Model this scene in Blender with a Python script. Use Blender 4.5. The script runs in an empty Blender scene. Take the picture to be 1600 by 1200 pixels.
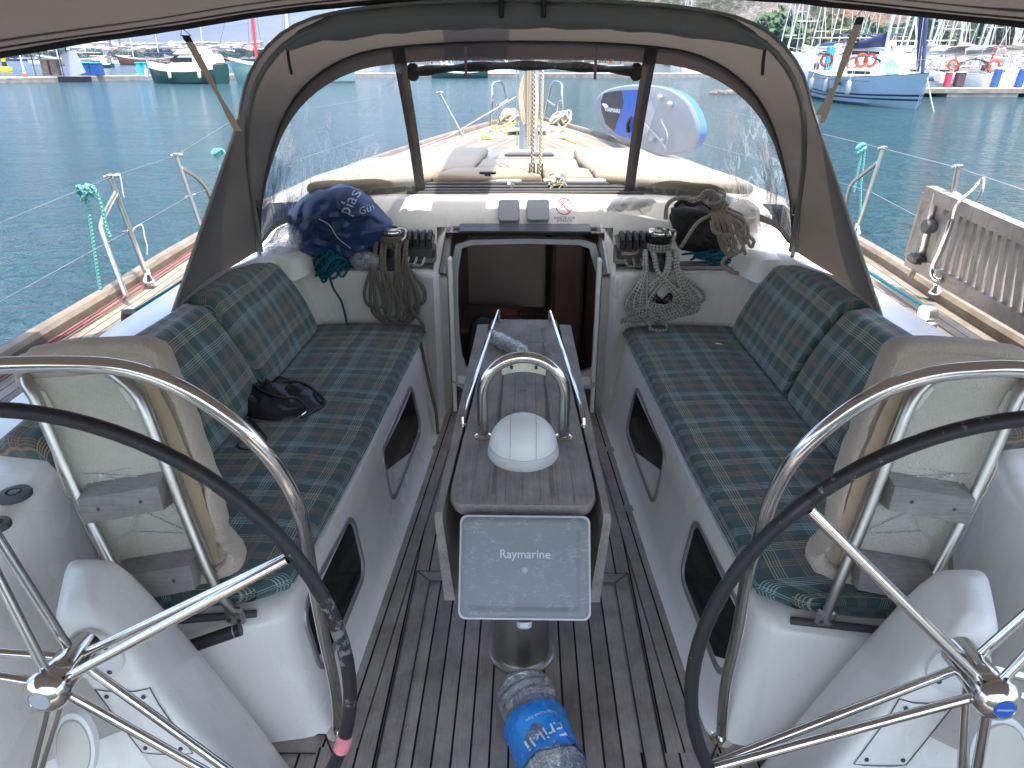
import bpy, math, random
from mathutils import Vector, Matrix, noise
from mathutils.bvhtree import BVHTree
R = math.radians
V = Vector
rnd = random.Random(7)
scene = bpy.context.scene

# ------------------------------------------------------------------ camera
# boat frame: x to starboard, y forward, z up from the cockpit sole (metres)
FPX, CX, CY, HOR, VX, EYE = 1111.0, 800.0, 600.0, 92.0, 822.0, 1.73
pit = math.atan((CY - HOR) / FPX)
yaw = math.atan((VX - CX) / math.hypot(FPX, CY - HOR))
cp, sp, cyw, syw = math.cos(pit), math.sin(pit), math.cos(yaw), math.sin(yaw)
Rt = V((cyw, syw, 0)); Fw = V((-syw * cp, cyw * cp, -sp)); Up = Rt.cross(Fw)
CAM = V((0, 0, EYE))
cam_data = bpy.data.cameras.new('camera')
cam = bpy.data.objects.new('camera', cam_data)
scene.collection.objects.link(cam)
cam.matrix_world = Matrix(((Rt.x, Up.x, -Fw.x, 0), (Rt.y, Up.y, -Fw.y, 0), (Rt.z, Up.z, -Fw.z, EYE), (0, 0, 0, 1)))
cam_data.sensor_fit = 'HORIZONTAL'; cam_data.sensor_width = 36
cam_data.lens = FPX / 1600 * 36
cam_data.clip_start = 0.05; cam_data.clip_end = 60000
scene.camera = cam

# ------------------------------------------------------------------ world, sun, exposure
SUN_TO = V((0.16, -0.235, 1.0)).normalized()
el = math.asin(SUN_TO.z); az = math.atan2(SUN_TO.x, SUN_TO.y)
world = bpy.data.worlds.new('World'); scene.world = world; world.use_nodes = True
wn = world.node_tree; wn.nodes.clear()
sky = wn.nodes.new('ShaderNodeTexSky'); sky.sky_type = 'NISHITA'; sky.sun_disc = False
sky.sun_elevation = el; sky.sun_rotation = az
sky.air_density = 1.3; sky.dust_density = 3.5; sky.ozone_density = 1.5
bg = wn.nodes.new('ShaderNodeBackground'); bg.inputs[1].default_value = 0.15
wo = wn.nodes.new('ShaderNodeOutputWorld')
wn.links.new(sky.outputs[0], bg.inputs[0]); wn.links.new(bg.outputs[0], wo.inputs[0])
sl = bpy.data.lights.new('sun', 'SUN'); sl.energy = 2.0; sl.angle = R(0.53); sl.color = (1.0, 0.93, 0.82)
so = bpy.data.objects.new('sun', sl); scene.collection.objects.link(so)
so.location = (3, -6, 20); so.rotation_euler = SUN_TO.to_track_quat('Z', 'Y').to_euler()
scene.view_settings.view_transform = 'Standard'; scene.view_settings.look = 'None'
scene.view_settings.exposure = 2.25; scene.view_settings.gamma = 1.0
scene.cycles.max_bounces = 10; scene.cycles.transparent_max_bounces = 16
scene.cycles.diffuse_bounces = 5; scene.cycles.glossy_bounces = 4; scene.cycles.transmission_bounces = 6
scene.cycles.sample_clamp_indirect = 6
scene.cycles.use_denoising = True

# ------------------------------------------------------------------ point helpers
def ray(px, py): return Fw + Rt * ((px - CX) / FPX) - Up * ((py - CY) / FPX)
def P(px, py, x=None, y=None, z=None):
    d = ray(px, py)
    if x is not None: t = (x - CAM.x) / d.x
    elif y is not None: t = (y - CAM.y) / d.y
    else: t = (z - CAM.z) / d.z
    return CAM + d * t
def PL(px, py, pt, n):
    d = ray(px, py); n = V(n); t = (V(pt) - CAM).dot(n) / d.dot(n)
    return CAM + d * t

# ------------------------------------------------------------------ materials
def rgb(c): return (c[0], c[1], c[2], 1)
class NT:
    def __init__(s, name):
        s.m = bpy.data.materials.new(name); s.m.use_nodes = True
        s.t = s.m.node_tree; s.t.nodes.clear()
        s.out = s.n('ShaderNodeOutputMaterial'); s.tc = s.n('ShaderNodeTexCoord')
    def n(s, typ, **k):
        o = s.t.nodes.new(typ)
        for a, b in k.items(): setattr(o, a, b)
        return o
    def l(s, a, b): s.t.links.new(a, b)
    def val(s, sock, v):
        if hasattr(v, 'is_linked') or isinstance(v, bpy.types.NodeSocket): s.l(v, sock)
        else: sock.default_value = v
    def math(s, op, a, b=0.0, c=None, clamp=False):
        o = s.n('ShaderNodeMath', operation=op); o.use_clamp = clamp
        s.val(o.inputs[0], a); s.val(o.inputs[1], b)
        if c is not None: s.val(o.inputs[2], c)
        return o.outputs[0]
    def mix(s, f, a, b, mode='MIX'):
        o = s.n('ShaderNodeMix', data_type='RGBA', blend_type=mode)
        s.val(o.inputs[0], f)
        s.val(o.inputs[6], rgb(a) if isinstance(a, tuple) and len(a) == 3 else a)
        s.val(o.inputs[7], rgb(b) if isinstance(b, tuple) and len(b) == 3 else b)
        return o.outputs[2]
    def noise(s, scale, detail=4, rough=0.55, coord=None, stretch=None, out='Fac', dist=0):
        c = coord or s.tc.outputs['Object']
        if stretch:
            mp = s.n('ShaderNodeMapping'); mp.inputs['Scale'].default_value = stretch; s.l(c, mp.inputs[0]); c = mp.outputs[0]
        o = s.n('ShaderNodeTexNoise'); o.inputs['Scale'].default_value = scale
        o.inputs['Detail'].default_value = detail; o.inputs['Roughness'].default_value = rough
        o.inputs['Distortion'].default_value = dist
        s.l(c, o.inputs['Vector']); return o.outputs[out]
    def ramp(s, f, stops, interp='LINEAR'):
        o = s.n('ShaderNodeValToRGB'); o.color_ramp.interpolation = interp
        e = o.color_ramp.elements
        e[0].position = stops[0][0]; e[1].position = stops[-1][0]
        e[0].color = stops[0][1] if len(stops[0][1]) == 4 else rgb(stops[0][1])
        e[1].color = stops[-1][1] if len(stops[-1][1]) == 4 else rgb(stops[-1][1])
        for p, c in stops[1:-1]:
            q = e.new(p); q.color = c if len(c) == 4 else rgb(c)
        s.val(o.inputs[0], f); return o
    def bump(s, h, strength=0.3, dist=0.01, normal=None):
        o = s.n('ShaderNodeBump'); o.inputs['Strength'].default_value = strength; o.inputs['Distance'].default_value = dist
        s.l(h, o.inputs['Height'])
        if normal: s.l(normal, o.inputs['Normal'])
        return o.outputs[0]
    def bsdf(s, color, rough=0.5, metal=0.0, normal=None, spec=0.5, **k):
        b = s.n('ShaderNodeBsdfPrincipled')
        s.val(b.inputs['Base Color'], rgb(color) if isinstance(color, tuple) and len(color) == 3 else color)
        s.val(b.inputs['Roughness'], rough); b.inputs['Metallic'].default_value = metal
        b.inputs['Specular IOR Level'].default_value = spec
        if normal: s.l(normal, b.inputs['Normal'])
        for a, v in k.items(): s.val(b.inputs[a.replace('_', ' ')], v)
        return b.outputs[0]
    def done(s, surf): s.l(surf, s.out.inputs[0]); return s.m

def m_plain(name, c, rough=0.5, metal=0.0, var=0.15, nscale=6, bump=0.0, bscale=60, c2=None, spec=0.5):
    t = NT(name)
    f = t.noise(nscale, 5, 0.6)
    a = c2 or tuple(x * (1 - var) for x in c); b = tuple(min(1, x * (1 + var)) for x in c)
    r = t.ramp(f, [(0.3, a), (0.7, b)])
    nm = t.bump(t.noise(bscale, 4), bump, 0.01) if bump else None
    rr = t.math('ADD', t.math('MULTIPLY', t.noise(nscale * 3, 3), 0.2), rough - 0.1, clamp=True)
    return t.done(t.bsdf(r.outputs[0], rr, metal, nm, spec))

def m_wood(name, dark, light, seam=None, seam_w=0.045, uv=True, grain=1.0, rough=0.75, axis=(40, 3, 40)):
    """weathered teak; with seam: black caulk lines every `seam` m of UV.y"""
    t = NT(name)
    c = t.tc.outputs['UV'] if uv else t.tc.outputs['Object']
    st = (3, 60, 1) if uv else axis
    g = t.noise(3 * grain, 6, 0.65, coord=c, stretch=st)
    g2 = t.noise(1.3, 4, 0.6)
    col = t.ramp(g, [(0.25, dark), (0.75, light)]).outputs[0]
    col = t.mix(t.math('MULTIPLY', g2, 0.55), col, t.mix(0.5, dark, light), 'MIX')
    col = t.mix(0.35, col, t.ramp(t.noise(7, 5, 0.7), [(0.35, tuple(x * 0.55 for x in dark)), (0.62, light)]).outputs[0])
    h = g
    if seam:
        sep = t.n('ShaderNodeSeparateXYZ'); t.l(t.tc.outputs['UV'], sep.inputs[0])
        q = t.math('DIVIDE', sep.outputs[1], seam)
        fr = t.math('FRACT', q)
        wn_ = t.n('ShaderNodeTexWhiteNoise', noise_dimensions='1D'); t.l(t.math('FLOOR', q), wn_.inputs['W'])
        tint = t.math('ADD', t.math('MULTIPLY', wn_.outputs[0], 0.5), 0.74)
        cb = t.n('ShaderNodeCombineColor')
        for i in range(3): t.l(tint, cb.inputs[i])
        col = t.mix(1.0, col, cb.outputs[0], 'MULTIPLY')
        w = seam_w / 2 / 1.0
        line = t.math('MAXIMUM', t.math('LESS_THAN', fr, w), t.math('GREATER_THAN', fr, 1 - w))
        col = t.mix(line, col, (0.006, 0.006, 0.007))
        h = t.math('SUBTRACT', t.math('MULTIPLY', g, 0.35), line)
    nm = t.bump(h, 0.5, 0.003)
    return t.done(t.bsdf(col, rough, 0, nm, 0.3))

def m_plaid():
    t = NT('plaid_fabric')
    sep = t.n('ShaderNodeSeparateXYZ'); t.l(t.tc.outputs['UV'], sep.inputs[0])
    base = (0.034, 0.086, 0.086); dk = (0.022, 0.060, 0.062)
    tan = (0.68, 0.56, 0.33); pale = (0.52, 0.66, 0.66); rust = (0.46, 0.23, 0.13); br = (0.105, 0.085, 0.066)
    def stripes(u, per, ph):
        f = t.math('FRACT', t.math('ADD', t.math('DIVIDE', u, per), ph))
        st = [(0.0, dk + (0.5,))]
        def grp(x, n, col, w, gap, bg, ba, end):
            for i in range(n):
                st.append((x, col + (0.72,))); st.append((x + w, bg + (ba,))); x += w + gap
            st[-1] = (st[-1][0], end)
        grp(0.05, 5, tan, 0.010, 0.022, base, 0.0, base + (0.0,))
        st.append((0.34, br + (0.42,)))
        grp(0.38, 4, rust, 0.011, 0.022, br, 0.42, br + (0.42,))
        st.append((0.54, base + (0.0,)))
        grp(0.70, 5, pale, 0.010, 0.022, base, 0.0, base + (0.0,))
        st.append((0.93, dk + (0.5,)))
        return t.ramp(f, st[:32], 'CONSTANT')
    # the cloth is pulled slightly out of true over the foam
    wx = t.math('MULTIPLY', t.math('SUBTRACT', t.noise(2.4, 3, 0.5), 0.5), 0.035); wy = t.math('MULTIPLY', t.math('SUBTRACT', t.noise(3.1, 3, 0.5), 0.5), 0.030)
    a = stripes(t.math('ADD', sep.outputs[0], wx), 0.225, 0.1); b = stripes(t.math('ADD', sep.outputs[1], wy), 0.25, 0.55)
    # twill: warp threads show through over the weft in fine diagonals
    col = t.mix(t.math('MULTIPLY', a.outputs[1], 0.80), base, a.outputs[0])
    col = t.mix(t.math('MULTIPLY', b.outputs[1], 0.66), col, b.outputs[0])
    tw = t.math('SINE', t.math('MULTIPLY', t.math('ADD', sep.outputs[0], sep.outputs[1]), 2600.0))
    fade = t.noise(2.2, 4, 0.6)
    col = t.mix(t.math('MULTIPLY', fade, 0.26), col, (0.12, 0.13, 0.12))
    h = t.math('ADD', t.math('MULTIPLY', tw, 0.12), t.math('MULTIPLY', t.noise(9, 3, 0.5), 2.5))
    nm = t.bump(h, 0.35, 0.006)
    return t.done(t.bsdf(col, 0.85, 0, nm, 0.25, Sheen_Weight=0.25))

def m_canvas(name, refl, trans, mixf=0.35, ns=5):
    t = NT(name)
    f = t.noise(ns, 5, 0.6); f2 = t.noise(1.2, 3, 0.5, stretch=(1, 1, 2.5))
    c = t.mix(f, tuple(x * 0.82 for x in refl), tuple(x * 1.15 for x in refl))
    wv = t.noise(420, 2, 0.5)
    nm = t.bump(t.math('ADD', t.math('MULTIPLY', wv, 0.10), t.math('MULTIPLY', f2, 3.2)), 0.55, 0.02)
    d = t.n('ShaderNodeBsdfDiffuse'); t.l(c, d.inputs[0]); t.l(nm, d.inputs['Normal'])
    tr = t.n('ShaderNodeBsdfTranslucent'); tr.inputs[0].default_value = rgb(trans); t.l(nm, tr.inputs['Normal'])
    mx = t.n('ShaderNodeMixShader'); mx.inputs[0].default_value = mixf
    t.l(d.outputs[0], mx.inputs[1]); t.l(tr.outputs[0], mx.inputs[2])
    return t.done(mx.outputs[0])

def m_clear(name, haze=0.18, tint=(1, 1, 1), bscale=(7, 7, 1.5), hcol=(0.8, 0.83, 0.86), gl=0.10, strength=0.6, ns=4, thin=11.0, pw=3.0):
    """thin clear plastic: see-through sheet with a gloss and milky creases"""
    t = NT(name)
    n1 = t.noise(ns, 6, 0.62, stretch=bscale, dist=0.8)
    n2 = t.noise(1.6, 3, 0.5)
    ridge = t.math('SUBTRACT', 1.0, t.math('MULTIPLY', t.math('ABSOLUTE', t.math('SUBTRACT', n1, 0.5)), thin), clamp=True)
    ridge = t.math('MULTIPLY', ridge, t.math('POWER', t.math('MULTIPLY', n2, 1.6, clamp=True), pw))
    nm = t.bump(n1, strength, 0.03)
    tp = t.n('ShaderNodeBsdfTransparent'); tp.inputs[0].default_value = rgb(tint)
    g = t.n('ShaderNodeBsdfGlossy'); g.inputs['Roughness'].default_value = 0.12; t.l(nm, g.inputs['Normal'])
    d = t.n('ShaderNodeBsdfDiffuse'); d.inputs[0].default_value = rgb(hcol); t.l(nm, d.inputs['Normal'])
    tr = t.n('ShaderNodeBsdfTranslucent'); tr.inputs[0].default_value = rgb(hcol)
    a = t.n('ShaderNodeMixShader'); a.inputs[0].default_value = 0.5; t.l(d.outputs[0], a.inputs[1]); t.l(tr.outputs[0], a.inputs[2])
    hz = t.math('ADD', t.math('MULTIPLY', ridge, 0.5), haze, clamp=True)
    b = t.n('ShaderNodeMixShader'); t.l(hz, b.inputs[0]); t.l(tp.outputs[0], b.inputs[1]); t.l(a.outputs[0], b.inputs[2])
    fr = t.n('ShaderNodeFresnel'); fr.inputs[0].default_value = 1.4; t.l(nm, fr.inputs['Normal'])
    c = t.n('ShaderNodeMixShader'); t.l(t.math('ADD', t.math('MULTIPLY', fr.outputs[0], 0.8), gl * 0.3, clamp=True), c.inputs[0])
    t.l(b.outputs[0], c.inputs[1]); t.l(g.outputs[0], c.inputs[2])
    return t.done(c.outputs[0])

def m_rope(name, a, b, amt=0.5, freq=60, strands=2):
    t = NT(name)
    sep = t.n('ShaderNodeSeparateXYZ'); t.l(t.tc.outputs['UV'], sep.inputs[0])
    u = t.math('MULTIPLY', sep.outputs[0], float(freq)); v = t.math('MULTIPLY', sep.outputs[1], float(strands))
    w1 = t.math('SINE', t.math('MULTIPLY', t.math('ADD', u, v), 6.2832)); w2 = t.math('SINE', t.math('MULTIPLY', t.math('SUBTRACT', u, v), 6.2832))
    fl = t.math('GREATER_THAN', t.math('MULTIPLY', w1, w2), 1 - amt)
    col = t.mix(fl, a, b)
    col = t.mix(t.math('MULTIPLY', t.noise(14, 4), 0.5), col, tuple(x * 0.55 for x in a))
    nm = t.bump(t.math('ADD', w1, w2), 0.6, 0.002)
    return t.done(t.bsdf(col, 0.85, 0, nm, 0.2))

def m_water():
    t = NT('sea_water')
    co = t.tc.outputs['Object']
    n1 = t.noise(0.75, 5, 0.6, coord=co, stretch=(0.75, 1.25, 1), dist=0.4)
    n2 = t.noise(3.6, 4, 0.6, coord=co, stretch=(0.8, 1.3, 1), dist=0.3)
    n3 = t.noise(0.12, 3, 0.5, coord=co, stretch=(1, 2.5, 1))
    h = t.math('ADD', t.math('ADD', t.math('MULTIPLY', n1, 1.0), t.math('MULTIPLY', n2, 0.75)), t.math('MULTIPLY', n3, 1.5))
    nm = t.bump(h, 1.0, 2.0)
    col = t.mix(n3, (0.020, 0.082, 0.108), (0.036, 0.122, 0.140))
    return t.done(t.bsdf(col, 0.12, 0, nm, 0.5, IOR=1.333))

def m_terry(name, c):
    t = NT(name); f = t.noise(150, 3, 0.7); g = t.noise(6, 4)
    col = t.mix(g, tuple(x * 0.8 for x in c), c)
    col = t.mix(t.math('MULTIPLY', f, 0.5), col, tuple(x * 0.5 for x in c))
    return t.done(t.bsdf(col, 0.95, 0, t.bump(t.math('ADD', f, t.math('MULTIPLY', g, 2)), 0.9, 0.006), 0.1, Sheen_Weight=0.3))

M = {}
def setup_materials():
    m = M
    t = NT('white_gelcoat')
    st = t.noise(3.0, 6, 0.65, stretch=(6, 6, 0.7)); sp_ = t.noise(90, 3, 0.6); bl = t.noise(1.4, 4, 0.55)
    c = t.mix(t.math('MULTIPLY', t.ramp(st, [(0.52, (0, 0, 0)), (0.74, (1, 1, 1))]).outputs[0], 0.28), (0.80, 0.778, 0.738), (0.50, 0.485, 0.44))
    c = t.mix(t.math('MULTIPLY', t.math('GREATER_THAN', sp_, 0.70), 0.30), c, (0.35, 0.33, 0.30))
    rr = t.math('ADD', 0.16, t.math('MULTIPLY', bl, 0.26))
    m['gel'] = t.done(t.bsdf(c, rr, 0, t.bump(bl, 0.06, 0.02), 0.5))
    m['gel_dark'] = m_plain('grey_gelcoat', (0.34, 0.36, 0.38), 0.4, 0, 0.08)
    m['deck_gel'] = m_plain('cream_deck_gelcoat', (0.27, 0.24, 0.19), 0.45, 0, 0.06, 3)
    m['teak_sole'] = m_wood('weathered_teak_planks', (0.185, 0.158, 0.138), (0.43, 0.378, 0.335), seam=0.052, seam_w=0.12)  # shaded copy of the deck teak, light difference put into the colour
    m['teak_deck'] = m_wood('sun_toned_teak_planks', (0.16, 0.138, 0.108), (0.26, 0.228, 0.182), seam=0.048, seam_w=0.10)  # same teak as the sole, toned separately for lying in the sun
    m['teak_rail'] = m_wood('teak_rail_wood', (0.11, 0.09, 0.07), (0.235, 0.197, 0.155), uv=False, axis=(30, 2, 30))
    m['teak_grey'] = m_wood('grey_weathered_teak', (0.10, 0.085, 0.072), (0.29, 0.255, 0.225), uv=False, axis=(60, 3, 60))
    m['teak_table'] = m_wood('table_teak', (0.155, 0.138, 0.122), (0.385, 0.35, 0.318), uv=False, axis=(70, 2.5, 40))
    m['teak_gang'] = m_wood('sun_toned_gangway_teak', (0.14, 0.12, 0.104), (0.36, 0.325, 0.29), uv=False, axis=(60, 60, 3))  # paler copy of the grey teak, sun on the slats put into the colour
    m['block_wood'] = m_wood('grey_wood_block', (0.16, 0.15, 0.14), (0.34, 0.325, 0.31), uv=False, axis=(3, 60, 60))
    m['plaid'] = m_plaid()
    m['canvas'] = m_canvas('taupe_canvas', (0.084, 0.078, 0.072), (0.090, 0.076, 0.063), 0.36)
    m['canvas_roof'] = m_canvas('bimini_canvas', (0.080, 0.073, 0.067), (0.078, 0.066, 0.055), 0.36)
    m['canvas_dark'] = m_canvas('dark_taupe_canvas', (0.105, 0.097, 0.090), (0.08, 0.06, 0.05), 0.25)
    m['canvas_olive'] = m_canvas('olive_grey_canvas', (0.30, 0.292, 0.262), (0.1, 0.09, 0.07), 0.2)
    m['webbing'] = m_canvas('tan_webbing', (0.50, 0.39, 0.28), (0.5, 0.36, 0.25), 0.35, 30)
    m['vinyl'] = m_clear('clear_vinyl_window', 0.17, (0.97, 0.98, 0.99), (9, 9, 1.1), ns=1.5, thin=30.0, pw=4.0, strength=0.4)
    m['pet'] = m_clear('clear_bottle_plastic', 0.24, (0.96, 0.98, 0.99), (18, 18, 18), gl=1.0, strength=1.0, ns=1.2, thin=24.0, pw=2.0)
    m['bagclear'] = m_clear('clear_bag_plastic', 0.16, (0.95, 0.96, 0.97), (12, 12, 12), gl=0.7, strength=1.0, ns=1.4, thin=26.0, pw=2.0)
    m['steel'] = m_plain('polished_steel', (0.66, 0.64, 0.61), 0.13, 1.0, 0.06, 9)
    m['steel_soft'] = m_plain('brushed_steel', (0.50, 0.49, 0.47), 0.34, 1.0, 0.1, 14)
    m['alu'] = m_plain('painted_alloy', (0.50, 0.51, 0.52), 0.4, 0.6, 0.1)
    m['black'] = m_plain('black_plastic', (0.016, 0.016, 0.018), 0.38, 0, 0.3, 12)
    m['rubber'] = m_plain('dark_grey_rubber', (0.055, 0.056, 0.06), 0.6, 0, 0.2, 12)
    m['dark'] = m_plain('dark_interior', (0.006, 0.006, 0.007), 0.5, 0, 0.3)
    m['tint'] = m_plain('tinted_pane', (0.008, 0.009, 0.011), 0.10, 0, 0.2, spec=0.25)
    m['wframe'] = m_plain('grey_window_frame', (0.30, 0.31, 0.32), 0.38, 0.4, 0.08)
    m['white'] = m_plain('white_plastic', (0.72, 0.73, 0.72), 0.4, 0, 0.04)
    m['ltgrey'] = m_plain('pale_grey_plastic', (0.50, 0.51, 0.51), 0.5, 0, 0.06)
    m['cream'] = m_plain('cream_vinyl_pad', (0.225, 0.188, 0.135), 0.6, 0, 0.07, 3, 0.08, 9)
    m['interior'] = m_plain('interior_wood', (0.20, 0.11, 0.08), 0.4, 0, 0.25)
    m['interior_lt'] = m_plain('interior_panel', (0.55, 0.42, 0.37), 0.5, 0, 0.1)
    m['copper'] = m_plain('reddish_bowl', (0.6, 0.24, 0.17), 0.3, 0.3, 0.3)
    m['maroon'] = m_plain('maroon_step', (0.055, 0.03, 0.038), 0.6, 0, 0.2)
    m['r_grey'] = m_rope('grey_brown_rope', (0.20, 0.175, 0.15), (0.12, 0.10, 0.085), 0.6, 90, 3)
    m['r_flk'] = m_rope('black_flecked_rope', (0.46, 0.435, 0.385), (0.015, 0.015, 0.015), 0.55, 30, 2)
    m['r_beige'] = m_rope('beige_rope', (0.44, 0.36, 0.29), (0.27, 0.20, 0.17), 0.5, 45, 3)
    m['r_teal'] = m_rope('teal_rope', (0.012, 0.13, 0.19), (0.03, 0.20, 0.28), 0.5, 80, 3)
    m['r_green'] = m_rope('green_mooring_rope', (0.10, 0.36, 0.33), (0.35, 0.55, 0.5), 0.4, 60, 2)
    m['r_cream'] = m_rope('cream_rope', (0.62, 0.54, 0.40), (0.42, 0.35, 0.24), 0.4, 50, 3)
    m['r_white'] = m_rope('white_cord', (0.70, 0.70, 0.68), (0.4, 0.4, 0.4), 0.3, 90, 2)
    m['r_red'] = m_rope('faded_red_line', (0.26, 0.07, 0.09), (0.32, 0.18, 0.19), 0.3, 60, 2)
    m['r_pink'] = m_rope('pink_line', (0.62, 0.40, 0.52), (0.5, 0.3, 0.45), 0.3, 60, 2)
    m['r_yel'] = m_rope('yellow_line', (0.60, 0.42, 0.10), (0.4, 0.3, 0.1), 0.3, 60, 2)
    m['r_olive'] = m_rope('olive_flecked_rope', (0.42, 0.39, 0.28), (0.10, 0.16, 0.09), 0.45, 45, 2)
    m['bluebag'] = m_plain('navy_plastic_bag', (0.015, 0.045, 0.135), 0.42, 0, 0.2, 3, 0.25, 22, c2=(0.010, 0.028, 0.088))
    m['blackbag'] = m_plain('black_fabric_bag', (0.010, 0.010, 0.011), 0.7, 0, 0.4, 10, 0.6, 22)
    m['leather'] = m_plain('black_handbag_fabric', (0.012, 0.013, 0.018), 0.42, 0, 0.3, 10, 0.6, 16)
    m['whitebag'] = m_plain('white_plastic_bag', (0.62, 0.61, 0.58), 0.4, 0, 0.08, 8, 0.6, 12)
    m['terry'] = m_terry('beige_terry_towel', (0.58, 0.49, 0.40))
    m['mesh'] = m_terry('beige_backing_fabric', (0.62, 0.59, 0.50))
    m['tabp'] = m_plain('cream_vinyl_tab', (0.58, 0.56, 0.49), 0.6, 0, 0.05)
    m['pink'] = m_plain('pink_tape', (0.62, 0.20, 0.22), 0.7, 0, 0.15, 60)
    m['purple'] = m_plain('purple_cap', (0.11, 0.04, 0.20), 0.4)
    m['label_blue'] = m_plain('blue_label_film', (0.015, 0.13, 0.50), 0.25, 0, 0.5, 14, 0.3, 30, c2=(0.03, 0.30, 0.66))
    m['txt_white'] = m_plain('white_lettering', (0.75, 0.78, 0.80), 0.5, 0, 0.02)
    m['txt_bag'] = m_plain('pale_blue_lettering', (0.36, 0.42, 0.52), 0.5, 0, 0.1)
    m['txt_grey'] = m_plain('light_grey_lettering', (0.50, 0.54, 0.56), 0.5, 0, 0.03)
    m['txt_black'] = m_plain('black_lettering', (0.02, 0.02, 0.022), 0.5)
    m['sign_red'] = m_plain('sign_red', (0.60, 0.05, 0.05), 0.5)
    m['sup_blue'] = m_plain('board_blue', (0.006, 0.085, 0.40), 0.4, 0, 0.1)
    m['sup_white'] = m_plain('board_white', (0.21, 0.23, 0.26), 0.4, 0, 0.05)
    m['sup_side'] = m_plain('board_side_blue', (0.015, 0.12, 0.42), 0.35, 0, 0.1)
    m['hull_blue'] = m_plain('pale_blue_hull', (0.25, 0.35, 0.43), 0.25, 0, 0.03)
    m['navy'] = m_plain('navy_paint', (0.012, 0.02, 0.06), 0.4)
    m['navy_cloth'] = m_plain('navy_canvas', (0.015, 0.028, 0.085), 0.8, 0, 0.3, 2)
    m['red_cloth'] = m_plain('red_canvas', (0.48, 0.04, 0.07), 0.8, 0, 0.3, 2)
    m['grey_cloth'] = m_plain('grey_canvas', (0.26, 0.255, 0.26), 0.8, 0, 0.2, 2)
    m['tan_cloth'] = m_plain('tan_canvas', (0.48, 0.37, 0.27), 0.8, 0, 0.15, 2)
    m['cream_cloth'] = m_plain('cream_canvas', (0.60, 0.57, 0.49), 0.8, 0, 0.1, 2)
    m['orange'] = m_plain('orange_lifebuoy', (0.42, 0.06, 0.03), 0.5, 0, 0.1)
    m['green'] = m_plain('green_inflatable', (0.10, 0.52, 0.16), 0.5, 0, 0.5, 1.5, c2=(0.55, 0.6, 0.5))
    m['wood_hull'] = m_plain('varnished_hull', (0.18, 0.07, 0.035), 0.4, 0, 0.2, 1)
    m['dgreen'] = m_plain('dark_green_hull', (0.02, 0.06, 0.055), 0.3, 0, 0.2)
    m['teal_hull'] = m_plain('teal_hull', (0.16, 0.30, 0.30), 0.35, 0, 0.15)
    m['concrete'] = m_plain('stained_concrete', (0.34, 0.31, 0.26), 0.9, 0, 0.3, 1.2, 0.3, 8)
    m['pontoon'] = m_plain('pontoon_planks', (0.20, 0.185, 0.165), 0.85, 0, 0.35, 2)
    m['pont_top'] = m_plain('pontoon_deck', (0.40, 0.37, 0.32), 0.85, 0, 0.2, 2)
    m['blue_box'] = m_plain('blue_plastic_bin', (0.012, 0.075, 0.27), 0.5)
    m['cyan'] = m_plain('light_blue_pedestal', (0.03, 0.35, 0.60), 0.5)
    m['yellow'] = m_plain('yellow_buoy_paint', (0.70, 0.48, 0.02), 0.5)
    m['wall_w'] = m_plain('pale_house_wall', (0.27, 0.25, 0.225), 0.9, 0, 0.15, 0.05)
    m['roof_r'] = m_plain('terracotta_roof', (0.27, 0.12, 0.08), 0.9, 0, 0.25, 0.05)
    m['leaf'] = m_plain('tree_leaves', (0.050, 0.095, 0.035), 0.9, 0, 0.6, 0.25, c2=(0.020, 0.042, 0.02))
    m['leaf2'] = m_plain('olive_leaves', (0.10, 0.115, 0.05), 0.9, 0, 0.5, 0.25, c2=(0.04, 0.055, 0.025))
    m['bark'] = m_plain('tree_bark', (0.10, 0.075, 0.055), 0.9)
    m['debris'] = m_plain('driftwood_brown', (0.13, 0.10, 0.085), 0.9, 0, 0.5, 3)
    t = NT('rocky_hillside')
    f = t.noise(0.035, 8, 0.65); g = t.noise(0.25, 6, 0.7); k = t.noise(0.012, 4, 0.6)
    c = t.ramp(t.math('ADD', t.math('MULTIPLY', f, 0.55), t.math('MULTIPLY', g, 0.45)),
               [(0.38, (0.035, 0.05, 0.03)), (0.48, (0.10, 0.11, 0.07)), (0.54, (0.22, 0.20, 0.18)), (0.64, (0.36, 0.31, 0.27))]).outputs[0]
    c = t.mix(t.ramp(k, [(0.60, (0, 0, 0)), (0.68, (0.7, 0.7, 0.7))]).outputs[0], c, (0.36, 0.19, 0.12))
    m['hill'] = t.done(t.bsdf(c, 0.95, 0, t.bump(t.math('ADD', f, g), 1.0, 6.0), 0.1))
    m['farhill'] = m_plain('far_hill', (0.070, 0.074, 0.062), 0.95, 0, 0.4, 0.002, c2=(0.032, 0.044, 0.034))
    m['water'] = m_water()
    # wheel leather with worn grey flakes
    t = NT('worn_black_wheel_cover')
    a = t.noise(34, 5, 0.7); b = t.noise(3.3, 2, 0.5)
    mk = t.math('GREATER_THAN', t.math('ADD', a, t.math('MULTIPLY', b, 0.42)), 0.85)
    c = t.mix(mk, (0.012, 0.012, 0.015), (0.15, 0.147, 0.14))
    m['wheelskin'] = t.done(t.bsdf(c, 0.52, 0, t.bump(t.math('SUBTRACT', t.noise(120, 3), mk), 0.35, 0.002), 0.5))
    # scratched plotter cover
    t = NT('scratched_grey_cover')
    s1 = t.noise(9, 7, 0.75, stretch=(1, 1, 6), dist=2.5); s2 = t.noise(30, 5, 0.7); n = t.noise(3, 3)
    scr = t.math('LESS_THAN', t.math('ABSOLUTE', t.math('SUBTRACT', s1, 0.5)), 0.006)
    scr = t.math('MULTIPLY', scr, t.math('GREATER_THAN', s2, 0.53))
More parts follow.
